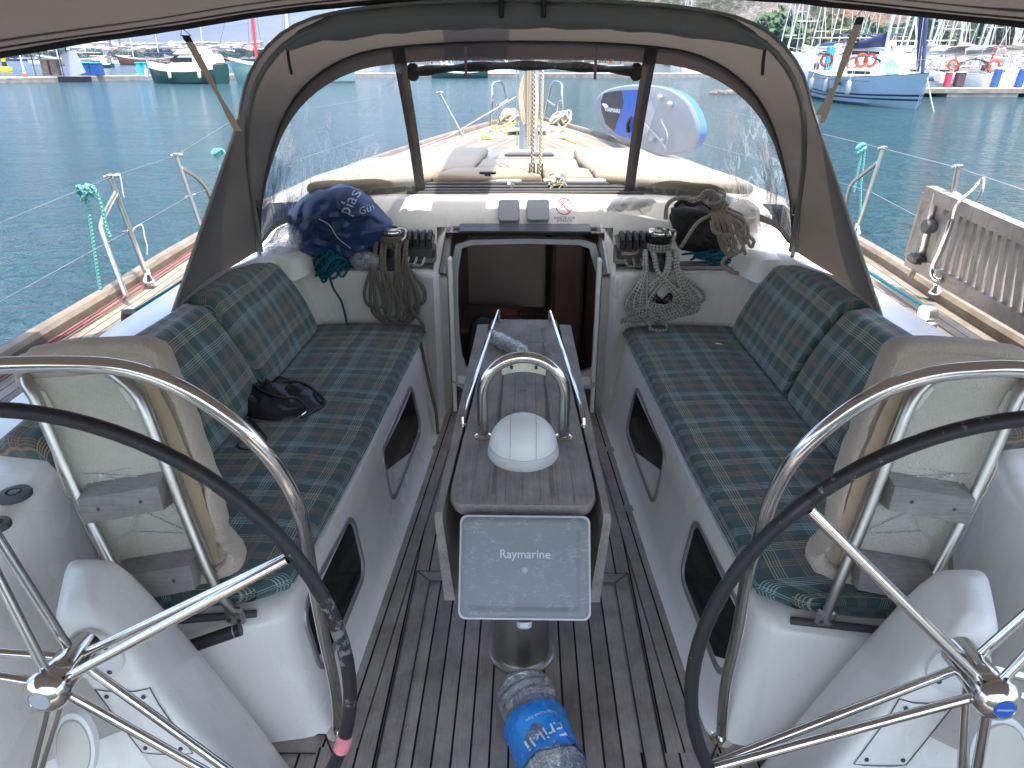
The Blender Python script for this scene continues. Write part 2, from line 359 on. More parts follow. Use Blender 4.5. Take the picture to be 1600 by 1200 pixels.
    c = t.mix(n, (0.155, 0.168, 0.182), (0.225, 0.24, 0.252)); c = t.mix(t.math('MULTIPLY', scr, 0.75), c, (0.5, 0.53, 0.55))
    m['cover'] = t.done(t.bsdf(c, 0.45, 0, None, 0.4))
    t = NT('rusty_spots_rope'); m['rustrope'] = t.done(t.bsdf((0.20, 0.07, 0.04), 0.9))
setup_materials()

# ------------------------------------------------------------------ mesh builder
COL = scene.collection
ORG = {}
class MB:
    def __init__(s): s.v = []; s.f = []; s.uv = []; s.mi = []; s.cur = 0; s.mats = []
    def setm(s, mat):
        if mat not in s.mats: s.mats.append(mat)
        s.cur = s.mats.index(mat); return s
    def add(s, vs, fs, uvs=None):
        b = len(s.v); s.v += [V(p) for p in vs]
        for i, f in enumerate(fs):
            s.f.append([b + k for k in f]); s.mi.append(s.cur)
            s.uv.append([uvs[k] for k in f] if uvs else None)
        return s
    def box(s, c, size, rot=None, bev=0.0):
        sx, sy, sz = [k / 2 for k in size]; c = V(c)
        Rm = rot if rot is not None else Matrix.Identity(3)
        if bev <= 0:
            vs = [c + Rm @ V((x * sx, y * sy, z * sz)) for x in (-1, 1) for y in (-1, 1) for z in (-1, 1)]
            s.add(vs, [(0, 1, 3, 2), (4, 6, 7, 5), (0, 4, 5, 1), (2, 3, 7, 6), (0, 2, 6, 4), (1, 5, 7, 3)])
        else:
            rings = []
            for z, ins in ((-sz, bev), (-sz + bev, 0), (sz - bev, 0), (sz, bev)):
                a, b = sx - ins, sy - ins; q = bev if ins == 0 else bev * 0.6
                pts = [(a - q, -b), (a, -b + q), (a, b - q), (a - q, b), (-a + q, b), (-a, b - q), (-a, -b + q), (-a + q, -b)]
                rings.append([c + Rm @ V((x, y, z)) for x, y in pts])
            s.loft(rings, closed=True, cap=True)
        return s
    def loft(s, rings, closed=False, cap=False, uvs=None, wrap=False):
        n = len(rings[0]); vs = [p for r in rings for p in r]; fs = []
        uvl = [q for r in uvs for q in r] if uvs else None
        m = len(rings); rr = m if wrap else m - 1
        for i in range(rr):
            for j in range(n if closed else n - 1):
                a = i * n + j; b = i * n + (j + 1) % n; i2 = (i + 1) % m
                fs.append((a, b, i2 * n + (j + 1) % n, i2 * n + j))
        s.add(vs, fs, uvl)
        if cap:
            b = len(s.v) - len(vs)
            for r0 in (0, m - 1):
                s.f.append([b + r0 * n + k for k in range(n)]); s.mi.append(s.cur)
                s.uv.append([uvl[r0 * n + k] for k in range(n)] if uvl else None)
        return s
    def tube(s, pts, r, n=8, closed=False, cap=True, uvlen=True):
        pts = [V(p) for p in pts]; m = len(pts)
        if not isinstance(r, (list, tuple)): r = [r] * m
        def tan(i):
            if closed: return (pts[(i + 1) % m] - pts[i - 1]).normalized()
            return (pts[min(i + 1, m - 1)] - pts[max(i - 1, 0)]).normalized()
        t0 = tan(0); nrm = t0.orthogonal().normalized(); rings = []; uvs = []; L = 0
        for i in range(m):
            t = tan(i)
            if t.length < 1e-9: t = t0
            nrm = (nrm - t * nrm.dot(t))
            if nrm.length < 1e-6: nrm = t.orthogonal()
            nrm.normalize(); bn = t.cross(nrm)
            if i: L += (pts[i] - pts[i - 1]).length
            rings.append([pts[i] + (nrm * math.cos(2 * math.pi * k / n) + bn * math.sin(2 * math.pi * k / n)) * r[i] for k in range(n)])
            uvs.append([(L, k / n) for k in range(n)]); t0 = t
        s.loft(rings, closed=True, cap=cap and not closed, uvs=uvs, wrap=closed)
        return s
    def rod(s, a, b, r, n=8, r2=None): return s.tube([a, b], [r, r if r2 is None else r2], n)
    def lathe(s, prof, c, axis=(0, 0, 1), n=24, cap=True, ref=None):
        ax = V(axis).normalized(); e1 = (V(ref) - ax * V(ref).dot(ax)).normalized() if ref else ax.orthogonal().normalized(); e2 = ax.cross(e1); c = V(c)
        rings = [[c + ax * h + (e1 * math.cos(2 * math.pi * k / n) + e2 * math.sin(2 * math.pi * k / n)) * max(r, 1e-4) for k in range(n)] for r, h in prof]
        return s.loft(rings, closed=True, cap=cap)
    def prism(s, pts, n, cap=True):
        """extrude closed outline pts by vector n"""
        pts = [V(p) for p in pts]; n = V(n)
        return s.loft([pts, [p + n for p in pts]], closed=True, cap=cap)
    def poly(s, pts): s.add(pts, [tuple(range(len(pts)))]); return s
    def sphere(s, c, r, n=16, m=10, sc=(1, 1, 1), fn=None):
        rings = []
        for i in range(m + 1):
            ph = math.pi * i / m; ring = []
            for k in range(n):
                th = 2 * math.pi * k / n
                d = V((math.sin(ph) * math.cos(th), math.sin(ph) * math.sin(th), math.cos(ph)))
                q = fn(d) if fn else 1.0
                ring.append(V(c) + V((d.x * sc[0], d.y * sc[1], d.z * sc[2])) * r * q)
            rings.append(ring)
        return s.loft(rings, closed=True)
    def build(s, name, mat=None, parent=None, smooth=True, org=None, ang=40, weld=False):
        me = bpy.data.meshes.new(name)
        if parent is not None: o0 = ORG[parent.name]
        elif org is not None: o0 = V(org)
        else:
            xs = [p.x for p in s.v]; ys = [p.y for p in s.v]; zs = [p.z for p in s.v]
            o0 = V(((min(xs) + max(xs)) / 2, (min(ys) + max(ys)) / 2, min(zs)))
        me.from_pydata([p - o0 for p in s.v], [], s.f)
        for mm in (s.mats or [mat]): me.materials.append(mm)
        if s.mats: me.polygons.foreach_set('material_index', s.mi)
        if any(u is not None for u in s.uv):
            ul = me.uv_layers.new(name='UVMap')
            flat = []
            for f, u in zip(s.f, s.uv):
                for k in range(len(f)): flat += list(u[k]) if u else [0.0, 0.0]
            ul.data.foreach_set('uv', flat)
        import bmesh
        bm = bmesh.new(); bm.from_mesh(me)
        if weld: bmesh.ops.remove_doubles(bm, verts=bm.verts, dist=1e-4)
        bmesh.ops.recalc_face_normals(bm, faces=bm.faces)
        for f in bm.faces: f.smooth = smooth
        if smooth:
            for e in bm.edges:
                if len(e.link_faces) == 2 and e.calc_face_angle(0) > R(ang): e.smooth = False
        bm.to_mesh(me); bm.free()
        o = bpy.data.objects.new(name, me); COL.objects.link(o)
        if parent is not None: o.parent = parent
        else: o.location = o0
        ORG[o.name] = o0
        return o

def tag(o, label=None, cat=None, group=None, kind=None):
    if label: o['label'] = label
    if cat: o['category'] = cat
    if group: o['group'] = group
    if kind: o['kind'] = kind
    return o
def thing(name, loc, label, cat, group=None):
    o = bpy.data.objects.new(name, None); COL.objects.link(o); o.location = V(loc); ORG[o.name] = V(loc)
    o.empty_display_size = 0.1
    return tag(o, label, cat, group)
def one(name, mb, mat, label, cat, group=None, **k):
    return tag(mb.build(name, mat, **k), label, cat, group)
def copy_tree(o, loc=None, rotz=None, label=None, parent=None, scale=None):
    c = o.copy(); COL.objects.link(c); c.parent = parent
    ORG[c.name] = V(loc) if loc is not None else ORG[o.name]
    if loc is not None: c.location = V(loc)
    if rotz is not None: c.rotation_euler = (0, 0, rotz)
    if scale is not None: c.scale = (scale,) * 3
    if label: c['label'] = label
    for ch in list(o.children): copy_tree(ch, parent=c)
    return c
def spline(pts, n=8, closed=False):
    """Catmull-Rom through points"""
    p = [V(q) for q in pts]; out = []; m = len(p)
    rng = range(m) if closed else range(m - 1)
    for i in rng:
        if closed: a, b, c, d = p[i - 1], p[i], p[(i + 1) % m], p[(i + 2) % m]
        else: a, b, c, d = p[max(i - 1, 0)], p[i], p[i + 1], p[min(i + 2, m - 1)]
        for k in range(n):
            t = k / n
            out.append(0.5 * ((2 * b) + (c - a) * t + (2 * a - 5 * b + 4 * c - d) * t * t + (3 * b - a - 3 * c + d) * t ** 3))
    if not closed: out.append(p[-1])
    return out
def resample(pts, n):
    L = [0]
    for i in range(1, len(pts)): L.append(L[-1] + (pts[i] - pts[i - 1]).length)
    out = []; j = 0
    for k in range(n):
        d = L[-1] * k / (n - 1)
        while j < len(pts) - 2 and L[j + 1] < d: j += 1
        t = (d - L[j]) / max(L[j + 1] - L[j], 1e-9); out.append(pts[j].lerp(pts[j + 1], min(max(t, 0), 1)))
    return out
def text_mesh(txt, size=1.0, align='CENTER'):
    c = bpy.data.curves.new('lettering', 'FONT'); c.body = txt; c.size = size; c.align_x = align; c.align_y = 'CENTER'; c.resolution_u = 2
    o = bpy.data.objects.new('lettering', c); COL.objects.link(o)
    dg = bpy.context.evaluated_depsgraph_get(); dg.update()
    me = o.evaluated_get(dg).to_mesh(); vs = [v.co.copy() for v in me.vertices]; fs = [tuple(p.vertices) for p in me.polygons]
    o.evaluated_get(dg).to_mesh_clear(); bpy.data.objects.remove(o); bpy.data.curves.remove(c)
    return vs, fs
def text_on(name, txt, c, ex, ey, size, mat, parent, off=0.0015, bold=0.0, sx=1.0):
    vs, fs = text_mesh(txt, size); ex = V(ex).normalized(); ey = V(ey).normalized(); nz = ex.cross(ey)
    mb = MB(); mb.add([V(c) + ex * v.x * sx + ey * v.y + nz * off for v in vs], fs)
    if bold:
        for d in ((bold, 0), (0, bold), (bold, bold)):
            mb.add([V(c) + ex * (v.x * sx + d[0]) + ey * (v.y + d[1]) + nz * (off + 0.0002 + d[0] * .01 + d[1] * .02) for v in vs], fs)
    return mb.build(name, mat, parent, smooth=False)
def text_surf(name, txt, c, ex, ey, size, mat, parent, bvh, org, off=0.002, sx=1.0):
    """letters laid on a curved body: dropped along -normal onto its surface"""
    vs, fs = text_mesh(txt, size); ex = V(ex).normalized(); ey = V(ey).normalized(); nz = ex.cross(ey); out = []
    for v in vs:
        q = V(c) + ex * v.x * sx + ey * v.y
        h = bvh.ray_cast(q + nz * 0.3 - org, -nz)
        out.append((h[0] + org + nz * off) if h[0] else None)
    fs = [f for f in fs if all(out[k] is not None for k in f)]; out = [o if o is not None else V(c) for o in out]
    used = sorted({k for f in fs for k in f}); ix = {k: i for i, k in enumerate(used)}
    mb = MB(); mb.add([out[k] for k in used], [tuple(ix[k] for k in f) for f in fs]); return mb.build(name, mat, parent, smooth=False)
def bvh_of(o):
    me = o.data; return BVHTree.FromPolygons([v.co for v in me.vertices], [tuple(p.vertices) for p in me.polygons])
def rrect(c, ex, ey, w, h, r, n=4):
    """rounded rectangle outline"""
    ex = V(ex).normalized(); ey = V(ey).normalized(); c = V(c); out = []
    for sx_, sy_, a0 in ((1, 1, 0), (-1, 1, 90), (-1, -1, 180), (1, -1, 270)):
        for k in range(n + 1):
            a = R(a0 + 90 * k / n)
            out.append(c + ex * (sx_ * (w / 2 - r) + r * math.cos(a)) + ey * (sy_ * (h / 2 - r) + r * math.sin(a)))
    return out
def inset_poly(pts, d):
    c = sum(pts, V((0, 0, 0))) / len(pts)
    return [p + (c - p).normalized() * d for p in pts]
#SECTIONS

# ================================================================== THE YACHT WE STAND ON
WZ = -0.45
yacht = thing('sailing_yacht', (0, 4, WZ), 'white sailing yacht with teak decks whose cockpit we look forward through', 'sailing yacht')
def lerp(a, b, t): return a + (b - a) * t
def interp(x, tab):
    if x <= tab[0][0]: return tab[0][1]
    for (a, b), (c, d) in zip(tab, tab[1:]):
        if x <= c: return lerp(b, d, (x - a) / (c - a))
    return tab[-1][1]
BEAM = [(-1.2, 1.72), (0.5, 1.88), (2.5, 1.96), (4.2, 2.00), (5.5, 1.90), (7, 1.58), (8.5, 1.10), (9.6, 0.66), (10.3, 0.36), (10.75, 0.05)]
DKZ = [(-1.2, 0.70), (3, 0.70), (6, 0.76), (8.5, 0.86), (10.75, 0.96)]
def edge(y): return interp(y, BEAM)
def dz(y): return interp(y, DKZ)
ys = [-1.2, -0.4, 0.5, 1.2, 1.8, 2.5, 3.2, 3.8, 4.4, 5, 5.6, 6.3, 7, 7.7, 8.5, 9, 9.6, 10, 10.3, 10.6, 10.75]
# hull
mb = MB(); rings = []
for y in ys:
    b = edge(y); z = dz(y)
    prof = [(b, z - 0.02), (b * 0.995, z - 0.35), (b * 0.96, z - 0.8), (b * 0.85, WZ - 0.05), (b * 0.4, WZ - 0.45), (0, WZ - 0.55)]
    rings.append([V((x, y, zz)) for x, zz in prof] + [V((-x, y, zz)) for x, zz in prof[-2::-1]])
mb.loft(rings, cap=False).build('hull', M['gel'], yacht)
# cockpit sole with planked uv
def benchx(y): return lerp(0.455, 0.548, (3.17 - y) / 1.74)
mb = MB()
cols = 12
for (y0, y1) in [(3.6, 2.4), (2.4, 1.36)]:
    for s in (-1, 1):
        nn = 6; ring0 = []; ring1 = []; u0 = []; u1 = []
        xs0 = [0, 0.1, 0.2, 0.30]; 
        for y, rg, uu in ((y0, ring0, u0), (y1, ring1, u1)):
            bx = benchx(y) + 0.06
            for x in xs0: rg.append(V((s * x, y, 0))); uu.append((y, s * x + 5 + 0.026))
        mb.loft([ring0, ring1], uvs=[u0, u1])
        # margin planks follow the bench
        ring0 = []; ring1 = []; u0 = []; u1 = []
        for y, rg, uu in ((y0, ring0, u0), (y1, ring1, u1)):
            bx = benchx(y)
            for x in (0.30, bx - 0.10): rg.append(V((s * x, y, 0))); uu.append((y, 7 + 0.026 + (x - 0.3)))
        mb.loft([ring0, ring1], uvs=[u0, u1])
        ring0 = []; ring1 = []; u0 = []; u1 = []
        for y, rg, uu in ((y0, ring0, u0), (y1, ring1, u1)):
            bx = benchx(y)
            for q in (-0.104, 0.08): rg.append(V((s * (bx + q), y, 0))); uu.append((y, 9 + (q + 0.104)))
        mb.loft([ring0, ring1], uvs=[u0, u1])
# helm area, planks along y, and a cross margin plank at the bench end
mb.loft([[V((-1.4, 1.36, 0)), V((1.4, 1.36, 0))], [V((-1.4, -0.6, 0)), V((1.4, -0.6, 0))]], uvs=[[(1.36, 3.626), (1.36, 6.426)], [(-0.6, 3.626), (-0.6, 6.426)]])
mb.build('cockpit_sole', M['teak_sole'], yacht, smooth=False)
def plank(a, b, w, z=0.004):   # mitred frame planks lying in the sole
    a = V((a[0], a[1], z)); b = V((b[0], b[1], z)); d = (b - a).normalized(); n = V((-d.y, d.x, 0)) * w; L = (b - a).length
    m = MB(); m.add([a, b, b + n, a + n], [(0, 1, 2, 3)], [(0, 0.004), (L, 0.004), (L, 0.048), (0, 0.048)]); m.build('margin_plank', M['teak_sole'], yacht, smooth=False)
plank((.56, 1.335), (1.1, 1.335), .06); plank((-1.1, 1.335), (-.56, 1.335), .06)
plank((-0.385, 2.045), (-0.18, 2.045), 0.05); plank((0.18, 2.045), (0.385, 2.045), 0.05)
plank((-0.335, 1.2), (-0.335, 2.045), 0.05); plank((0.385, 1.2), (0.385, 2.045), 0.05)
for s in (-1, 1):
    plank((s * 0.5 - 0.07, 2.50), (s * 0.5 + 0.02, 2.50), 0.045)
    plank((s * 0.44 - 0.06, 3.0), (s * 0.44 + 0.02, 3.0), 0.045)
def seam(a, b, w=0.005, z=0.0065):
    a = V((a[0], a[1], z)); b = V((b[0], b[1], z)); d = (b - a).normalized(); n = V((-d.y, d.x, 0)) * w / 2
    MB().poly([a - n, b - n, b + n, a + n]).build('caulk_line', M['black'], yacht, smooth=False)
for s in (-1, 1):
    seam((s * 0.39, 2.10), (s * 0.18, 2.10)); seam((s * 0.335, 2.045), (s * 0.18, 2.045)); seam((s * 0.335, 2.045), (s * 0.335, 1.2)); seam((s * 0.39, 2.10), (s * 0.39, 1.2)); seam((s * 0.39, 2.10), (s * 0.335, 2.045), z=.0068)
    seam((s * 0.56, 1.335), (s * 1.1, 1.335)); seam((s * 0.55, 1.395), (s * 1.1, 1.395)); seam((s * 0.55, 1.395), (s * 0.51, 1.33), z=.0068)

# benches, each a moulded box
def bench(s):
    mb = MB(); rings = []
    # cross-section from floor up the front, over the seat, to the backrest foot
    for y, x0, x1, xe in ((3.46, .445, .505, 1.15), (2.8, .475, .53, 1.15), (2.1, .512, .558, 1.15), (1.50, .546, .60, 1.15), (1.44, .552, .604, 1.15)):
        rings.append([V((s * x, y, z)) for x, z in ((x0 - .03, 0), (x0 - .012, .012), (x0 + .006, .05), (x1 - .012, .33), (x1 - .006, .41), (x1 + .012, .432), (x1 + .04, .436), (xe, .44))])
    # rounded end turning into the end face
    y = 1.405
    rings.append([V((s * x, yy, z)) for x, yy, z in ((.535, y, 0), (.56, y, .012), (.572, y, .05), (.618, y, .33), (.62, y, .40), (.63, y, .42), (.66, y, .428), (1.2, 1.36, .43))])
    rings.append([V((s * x, yy, z)) for x, yy, z in ((.60, 1.385, 0), (.61, 1.385, .012), (.62, 1.388, .05), (.65, 1.388, .33), (.655, 1.388, .39), (.66, 1.39, .41), (.68, 1.39, .415), (1.2, 1.33, .42))])
    rings.append([V((s * x, yy, z)) for x, yy, z in ((1.3, 1.26, 0), (1.3, 1.26, .012), (1.3, 1.26, .05), (1.3, 1.27, .33), (1.3, 1.28, .39), (1.3, 1.29, .40), (1.3, 1.30, .41), (1.3, 1.32, .415))])
    b = mb.loft(rings, uvs=None).build('bench', M['gel'], yacht, ang=60)
    tag(b, 'port bench moulding' if s < 0 else 'starboard bench moulding')
    return b
def bench_window(s, b, y0, y1, z0, z1, far=False):
    def pt(y, z):
        x0 = interp(-y, [(-3.46, .445), (-2.8, .475), (-2.1, .512), (-1.44, .552)]) + 0.006
        x1 = interp(-y, [(-3.46, .493), (-2.8, .518), (-2.1, .546), (-1.44, .592)])
        return V((s * lerp(x0, x1, (z - .05) / .28), y, z))
    n = 7; out = []
    def ring(ins, off):
        r = .07; o = []
        for cy_, cz_, a0 in ((y0 - r, z1 - r, 0), (y1 + r, z1 - r, 90), (y1 + r, z0 + r, 180), (y0 - r, z0 + r, 270)):
            for k in range(n):
                a = R(a0 + 90 * k / (n - 1)); p = pt(cy_ + (r - ins) * math.cos(a), cz_ + (r - ins) * math.sin(a)); p.x -= s * off; o.append(p)
        return o
    f = MB().loft([ring(0, 0), ring(.002, .007), ring(.017, .007), ring(.022, -.001)], closed=True).build('window_frame', M['wframe'], b)
    MB().poly(ring(.018, .001)).build('window_pane', M['tint'], b)
for s in (-1, 1):
    b = bench(s)
    bench_window(s, b, 2.97, 2.33, .13, .385)
    bench_window(s, b, 1.94, 1.47, .13, .39)
    # black trim line along the end of the seat top
    mb = MB(); mb.tube(spline([V((s * .68, 1.40, .438)), V((s * .8, 1.378, .442)), V((s * 1.0, 1.35, .444)), V((s * 1.12, 1.34, .445))], 4), .010)
    mb.build('end_trim', M['rubber'], b)

# coamings: seat back, top, outer face down to the side deck
def coaming(s):
    mb = MB(); rings = []
    for (y, xi, zi, xt, zt, xo, zo, xd) in (
        (-0.9, .95, .40, 1.08, .72, 1.42, .74, 1.56), (0.6, 1.0, .42, 1.10, .78, 1.44, .80, 1.58), (1.30, 1.10, .42, 1.15, .80, 1.46, .82, 1.60), (1.46, 1.10, .44, 1.16, .81, 1.46, .83, 1.60),
        (1.62, 1.12, .44, 1.22, .83, 1.47, .85, 1.61), (2.3, 1.13, .44, 1.30, .86, 1.48, .87, 1.62), (2.9, 1.10, .44, 1.28, .88, 1.46, .88, 1.62),
        (3.3, 1.06, .44, 1.22, .88, 1.44, .87, 1.60), (3.5, 1.03, .44, 1.20, .89, 1.42, .86, 1.58), (3.9, 1.03, .6, 1.2, .92, 1.38, .86, 1.54), (4.35, 1.03, .7, 1.2, .96, 1.34, .84, 1.47)):
        prof = [(xi, zi), (lerp(xi, xt, .85), lerp(zi, zt, .9)), (xt + .01, zt - .005), (xt + .035, zt), (xo - .03, zo), (xo, zo - .02), (lerp(xo, xd, .6), lerp(zo, dz(y), .6)), (xd, dz(y) + .002)]
        rings.append([V((s * a, y, z)) for a, z in prof])
    return mb.loft(rings).build('coaming', M['gel'], yacht, ang=55)
for s in (-1, 1): coaming(s)
# side decks and foredeck in planked teak (uv.y = distance from the rail)
for s in (-1, 1):
    mb = MB(); rings = []; uvs = []
    for y in ys:
        e = edge(y) - .02; inn = interp(y, [(-1.2, 1.5), (3, 1.5), (4.4, 1.30), (5.8, 1.05), (6.25, .80), (6.6, 0.0)]) if y < 6.6 else 0
        e = max(e, 0.03); inn = min(inn, e - .02)
        k = [lerp(e, inn, q / 6) for q in range(7)]
        rings.append([V((s * x, y, dz(y) + .05 * (1 - (x / e) ** 2) * (1 if y > 5 else .2))) for x in k]); uvs.append([(y, e - x) for x in k])
    mb.loft(rings, uvs=uvs).build('side_deck', M['teak_deck'], yacht)
    mb = MB(); rings = []
    for y in ys:
        e = edge(y); z = dz(y)
        rings.append([V((s * (e + a), y, z + b)) for a, b in ((.015, -.03), (.015, .035), (0, .052), (-.045, .052), (-.06, .035), (-.06, -.005))])
    mb.loft(rings, closed=True, cap=True).build('toe_rail', M['teak_rail'], yacht)

# forward ledges carrying the winches, end bulkheads beside the companionway
LEDZ = .765
for s in (-1, 1):
    mb = MB()
    # bulkhead face at the seat's forward end, rounded towards the companionway
    prof = [(1.16, 3.47), (.60, 3.44), (.52, 3.42), (.465, 3.36), (.44, 3.30), (.425, 3.36), (.415, 3.47)]
    zs = [0, .02, .4, .74, .757, .765]; off = [0, 0, .01, .02, .03, .05]
    rings = [[V((s * (x + (.0 if i else 0)), y + o, z)) for i, (x, y) in enumerate(prof)] for z, o in zip(zs, off)]
    mb.loft(rings); mb.poly(rings[-1] + [V((s * .38, 3.60, .765)), V((s * 1.16, 3.60, .765))]); mb.build('cockpit_bulkhead', M['gel'], yacht, ang=70)
    mb = MB()
    rings = [[V((s * x, y, z)) for x in (.40, .46, 1.0, 1.10)] for y, z in ((3.46, LEDZ), (3.52, LEDZ + .002), (3.75, LEDZ + .03), (4.0, LEDZ + .06))]
    mb.loft(rings).build('winch_ledge', M['gel'], yacht)
    mb = MB()  # teak inlay on the ledge
    rings = [[V((s * .56, 3.49, LEDZ + .006)), V((s * 1.05, 3.49, LEDZ + .006))], [V((s * .56, 3.8, LEDZ + .042)), V((s * .90, 3.8, LEDZ + .042))]]
    mb.loft(rings, uvs=[[(.56, 0), (1.05, 0)], [(.56, .31), (.98, .31)]]).build('ledge_inlay', M['teak_sole'], yacht, smooth=False)
    # raised box outboard of the ledge
    mb = MB(); c0 = [(1.0, .765), (1.03, .90), (1.06, .94), (1.2, .95), (1.30, .93), (1.36, .86)]
    r0 = [V((s * (x + .06), 3.44 + .0 * z, z if z > .8 else .74)) for x, z in c0]; rings = []
    for y, k, l in ((3.30, 0.0, .10), (3.34, .55, .08), (3.42, .62, .06), (3.62, .70, .03), (3.66, 1.0, 0), (4.2, 1.15, -.05)):
        rings.append([V((s * (x + l), y, .76 + (z - .76) * k)) for x, z in c0])
    mb.loft(rings).build('coaming_box', M['gel'], yacht, ang=50)
# cockpit-side drop between ledge box and coaming is closed by the coaming itself

# coachroof
CRZ = 1.075
def crw(y): return interp(y, [(3.7, 1.34), (4.2, 1.32), (5.0, 1.16), (5.8, .92), (6.3, .66), (6.6, .40)])
mb = MB(); rings = []
for y, z in ((3.75, CRZ - .02), (3.8, CRZ), (4.4, 1.095), (5.2, 1.10), (5.9, 1.06), (6.4, .95), (6.75, dz(6.75) + .03)):
    w = crw(y); rings.append([V((-w - .16, y, dz(y))), V((-w - .05, y, lerp(dz(y), z, .85))), V((-w, y, z - .01)), V((-w * .6, y, z + .012)), V((0, y, z + .02)), V((w * .6, y, z + .012)), V((w, y, z - .01)), V((w + .05, y, lerp(dz(y), z, .85))), V((w + .16, y, dz(y)))])
mb.loft(rings).build('coachroof', M['deck_gel'], yacht)
# riser (instrument bulkhead) behind the hatch, leaning
mb = MB()
rings = [[V((x, 3.60 if abs(x) > .45 else 3.63, .77 if abs(x) > .45 else .948)) for x in (-1.12, -.9, -.452, -.448, -.2, 0, .2, .448, .452, .9, 1.12)]] + [[V((x, y, z)) for x in (-1.12, -.9, -.452, -.448, -.2, 0, .2, .448, .452, .9, 1.12)] for y, z in ((3.63, .95), (3.70, 1.06), (3.715, 1.078), (3.74, 1.085), (3.80, 1.085))]
mb.loft(rings).build('instrument_riser', M['gel'], yacht, ang=60)
# companionway: plane leaning forward with height
def cwp(px, py, o=0): 
    p = PL(px, py, (0, 3.43, .2), (0, 1, -.16)); p.y -= o; return p
outer = [(716, 383), (735, 374), (823, 372), (912, 373), (930, 381), (940, 430), (946, 636), (712, 636), (705, 430)]
cw_in = [(722, 387), (740, 382), (822, 380), (904, 382), (920, 387), (931, 425), (934, 470), (934, 530), (931, 560), (922, 576), (905, 583), (822, 585), (740, 583), (728, 572), (722, 555), (718, 520), (716, 470), (716, 425)]
cw_out = [(712, 382), (735, 374), (822, 372), (912, 374), (931, 381), (943, 425), (945, 470), (945, 530), (945, 570), (945, 592), (925, 606), (822, 606), (722, 606), (702, 592), (702, 570), (702, 520), (702, 470), (703, 425)]
fr = MB().loft([[cwp(*p) + V((0, .03, 0)) for p in cw_out], [cwp(*p, .012) for p in cw_out], [cwp(*p, .012) for p in cw_in], [cwp(*p) + V((0, .02, 0)) for p in cw_in]], closed=True)
fr.build('companionway_frame', M['gel_dark'], yacht, ang=50)
for s in (-1, 1):  # polished steel strips down both sides
    mb = MB()
    mb.box((s * .405, 3.425, .37), (.055, .03, .76), bev=.006)
    a = V((s * .405, 3.43, .76)); b = V((s * .375, 3.58, .95)); d = (b - a)
    mb.rod(a + V((0, -.01, 0)), b, .022, 8)
    mb.build('companionway_jamb', M['steel_soft'], yacht)
    MB().box((s * .368, 3.44, .42), (.022, .05, .84), bev=.005).build('jamb_liner', M['gel'], yacht)
MB().box((0, 3.425, .19), (.70, .05, .045), bev=.008).build('companionway_sill', M['gel'], yacht)
MB().box((0, 3.44, .085), (.74, .03, .17), bev=.004).build('companionway_step', M['maroon'], yacht)
# sliding hatch edge and garage
mb = MB(); mb.box((0, 3.60, .945), (.74, .04, .022), bev=.005); mb.build('hatch_lip', M['black'], yacht)
MB().box((0, 3.555, .955), (.66, .10, .02), Matrix.Rotation(R(12), 3, 'X'), bev=.006).build('sliding_hatch', M['black'], yacht)
# cabin seen through the companionway
cab = MB(); x, y0, y1, z0, z1 = .395, 3.52, 5.2, -.95, .945
vs = [V((a, b, c)) for a in (-x, x) for b in (y0, y1) for c in (z0, z1)]
cab.add(vs, [(0, 1, 3, 2), (4, 5, 7, 6), (0, 2, 6, 4), (1, 3, 7, 5), (2, 3, 7, 6)])
cab = cab.build('cabin_lining', M['interior'], yacht, smooth=False)
MB().box((-.13, 4.9, .36), (.56, .03, .52), bev=.01).build('cabin_panel', M['interior_lt'], cab)
MB().box((-.22, 4.4, .18), (.42, .5, .05), bev=.02).build('cabin_counter', M['interior_lt'], cab)
MB().lathe([(.01, 0), (.08, .005), (.115, .05), (.12, .055), (.10, .04), (.01, .012)], (-.13, 4.15, .245), n=20).build('cabin_bowl', M['copper'], cab)
MB().box((.28, 4.55, .30), (.20, .3, .9), bev=.02).build('cabin_locker', M['interior'], cab)
MB().tube(spline([V((-.30, 3.9, .1)), V((-.26, 3.9, .34)), V((-.17, 3.92, .3)), V((-.12, 3.95, .12))], 5), .045, 8).build('cabin_cloth', M['rubber'], cab)
# bulkhead around the companionway above the ledge level (closes the sides)
for s in (-1, 1):
    mb = MB(); mb.loft([[V((s * .38, 3.46, .70)), V((s * .455, 3.46, .765))], [V((s * .385, 3.62, .96)), V((s * .47, 3.70, .90))], [V((s * .385, 3.75, 1.0)), V((s * .47, 3.75, 1.0))]])
    mb.build('hatch_side', M['gel'], yacht)
    # wooden hatch slide with grab rail
    a = V((s * .485, 3.50, .80)); b = V((s * .455, 3.78, .925)); d = (b - a).normalized(); Rm = Matrix(((0, 0, 0),) * 3)
    ex = V((1, 0, 0)); ez = ex.cross(d).normalized(); Rm = Matrix((ex, d, ez)).transposed()
    w = MB().box((a + b) / 2, (.085, (b - a).length, .022), Rm, bev=.006).build('hatch_slide', M['teak_grey'], yacht)
    g = [a + ez * .012 + d * .06, a + ez * .04 + d * .09, a + ez * .045 + d * .17, a + ez * .04 + d * .23, a + ez * .012 + d * .26]
    MB().tube(spline(g, 4), .011, 8).build('grab_rail', M['teak_grey'], w)

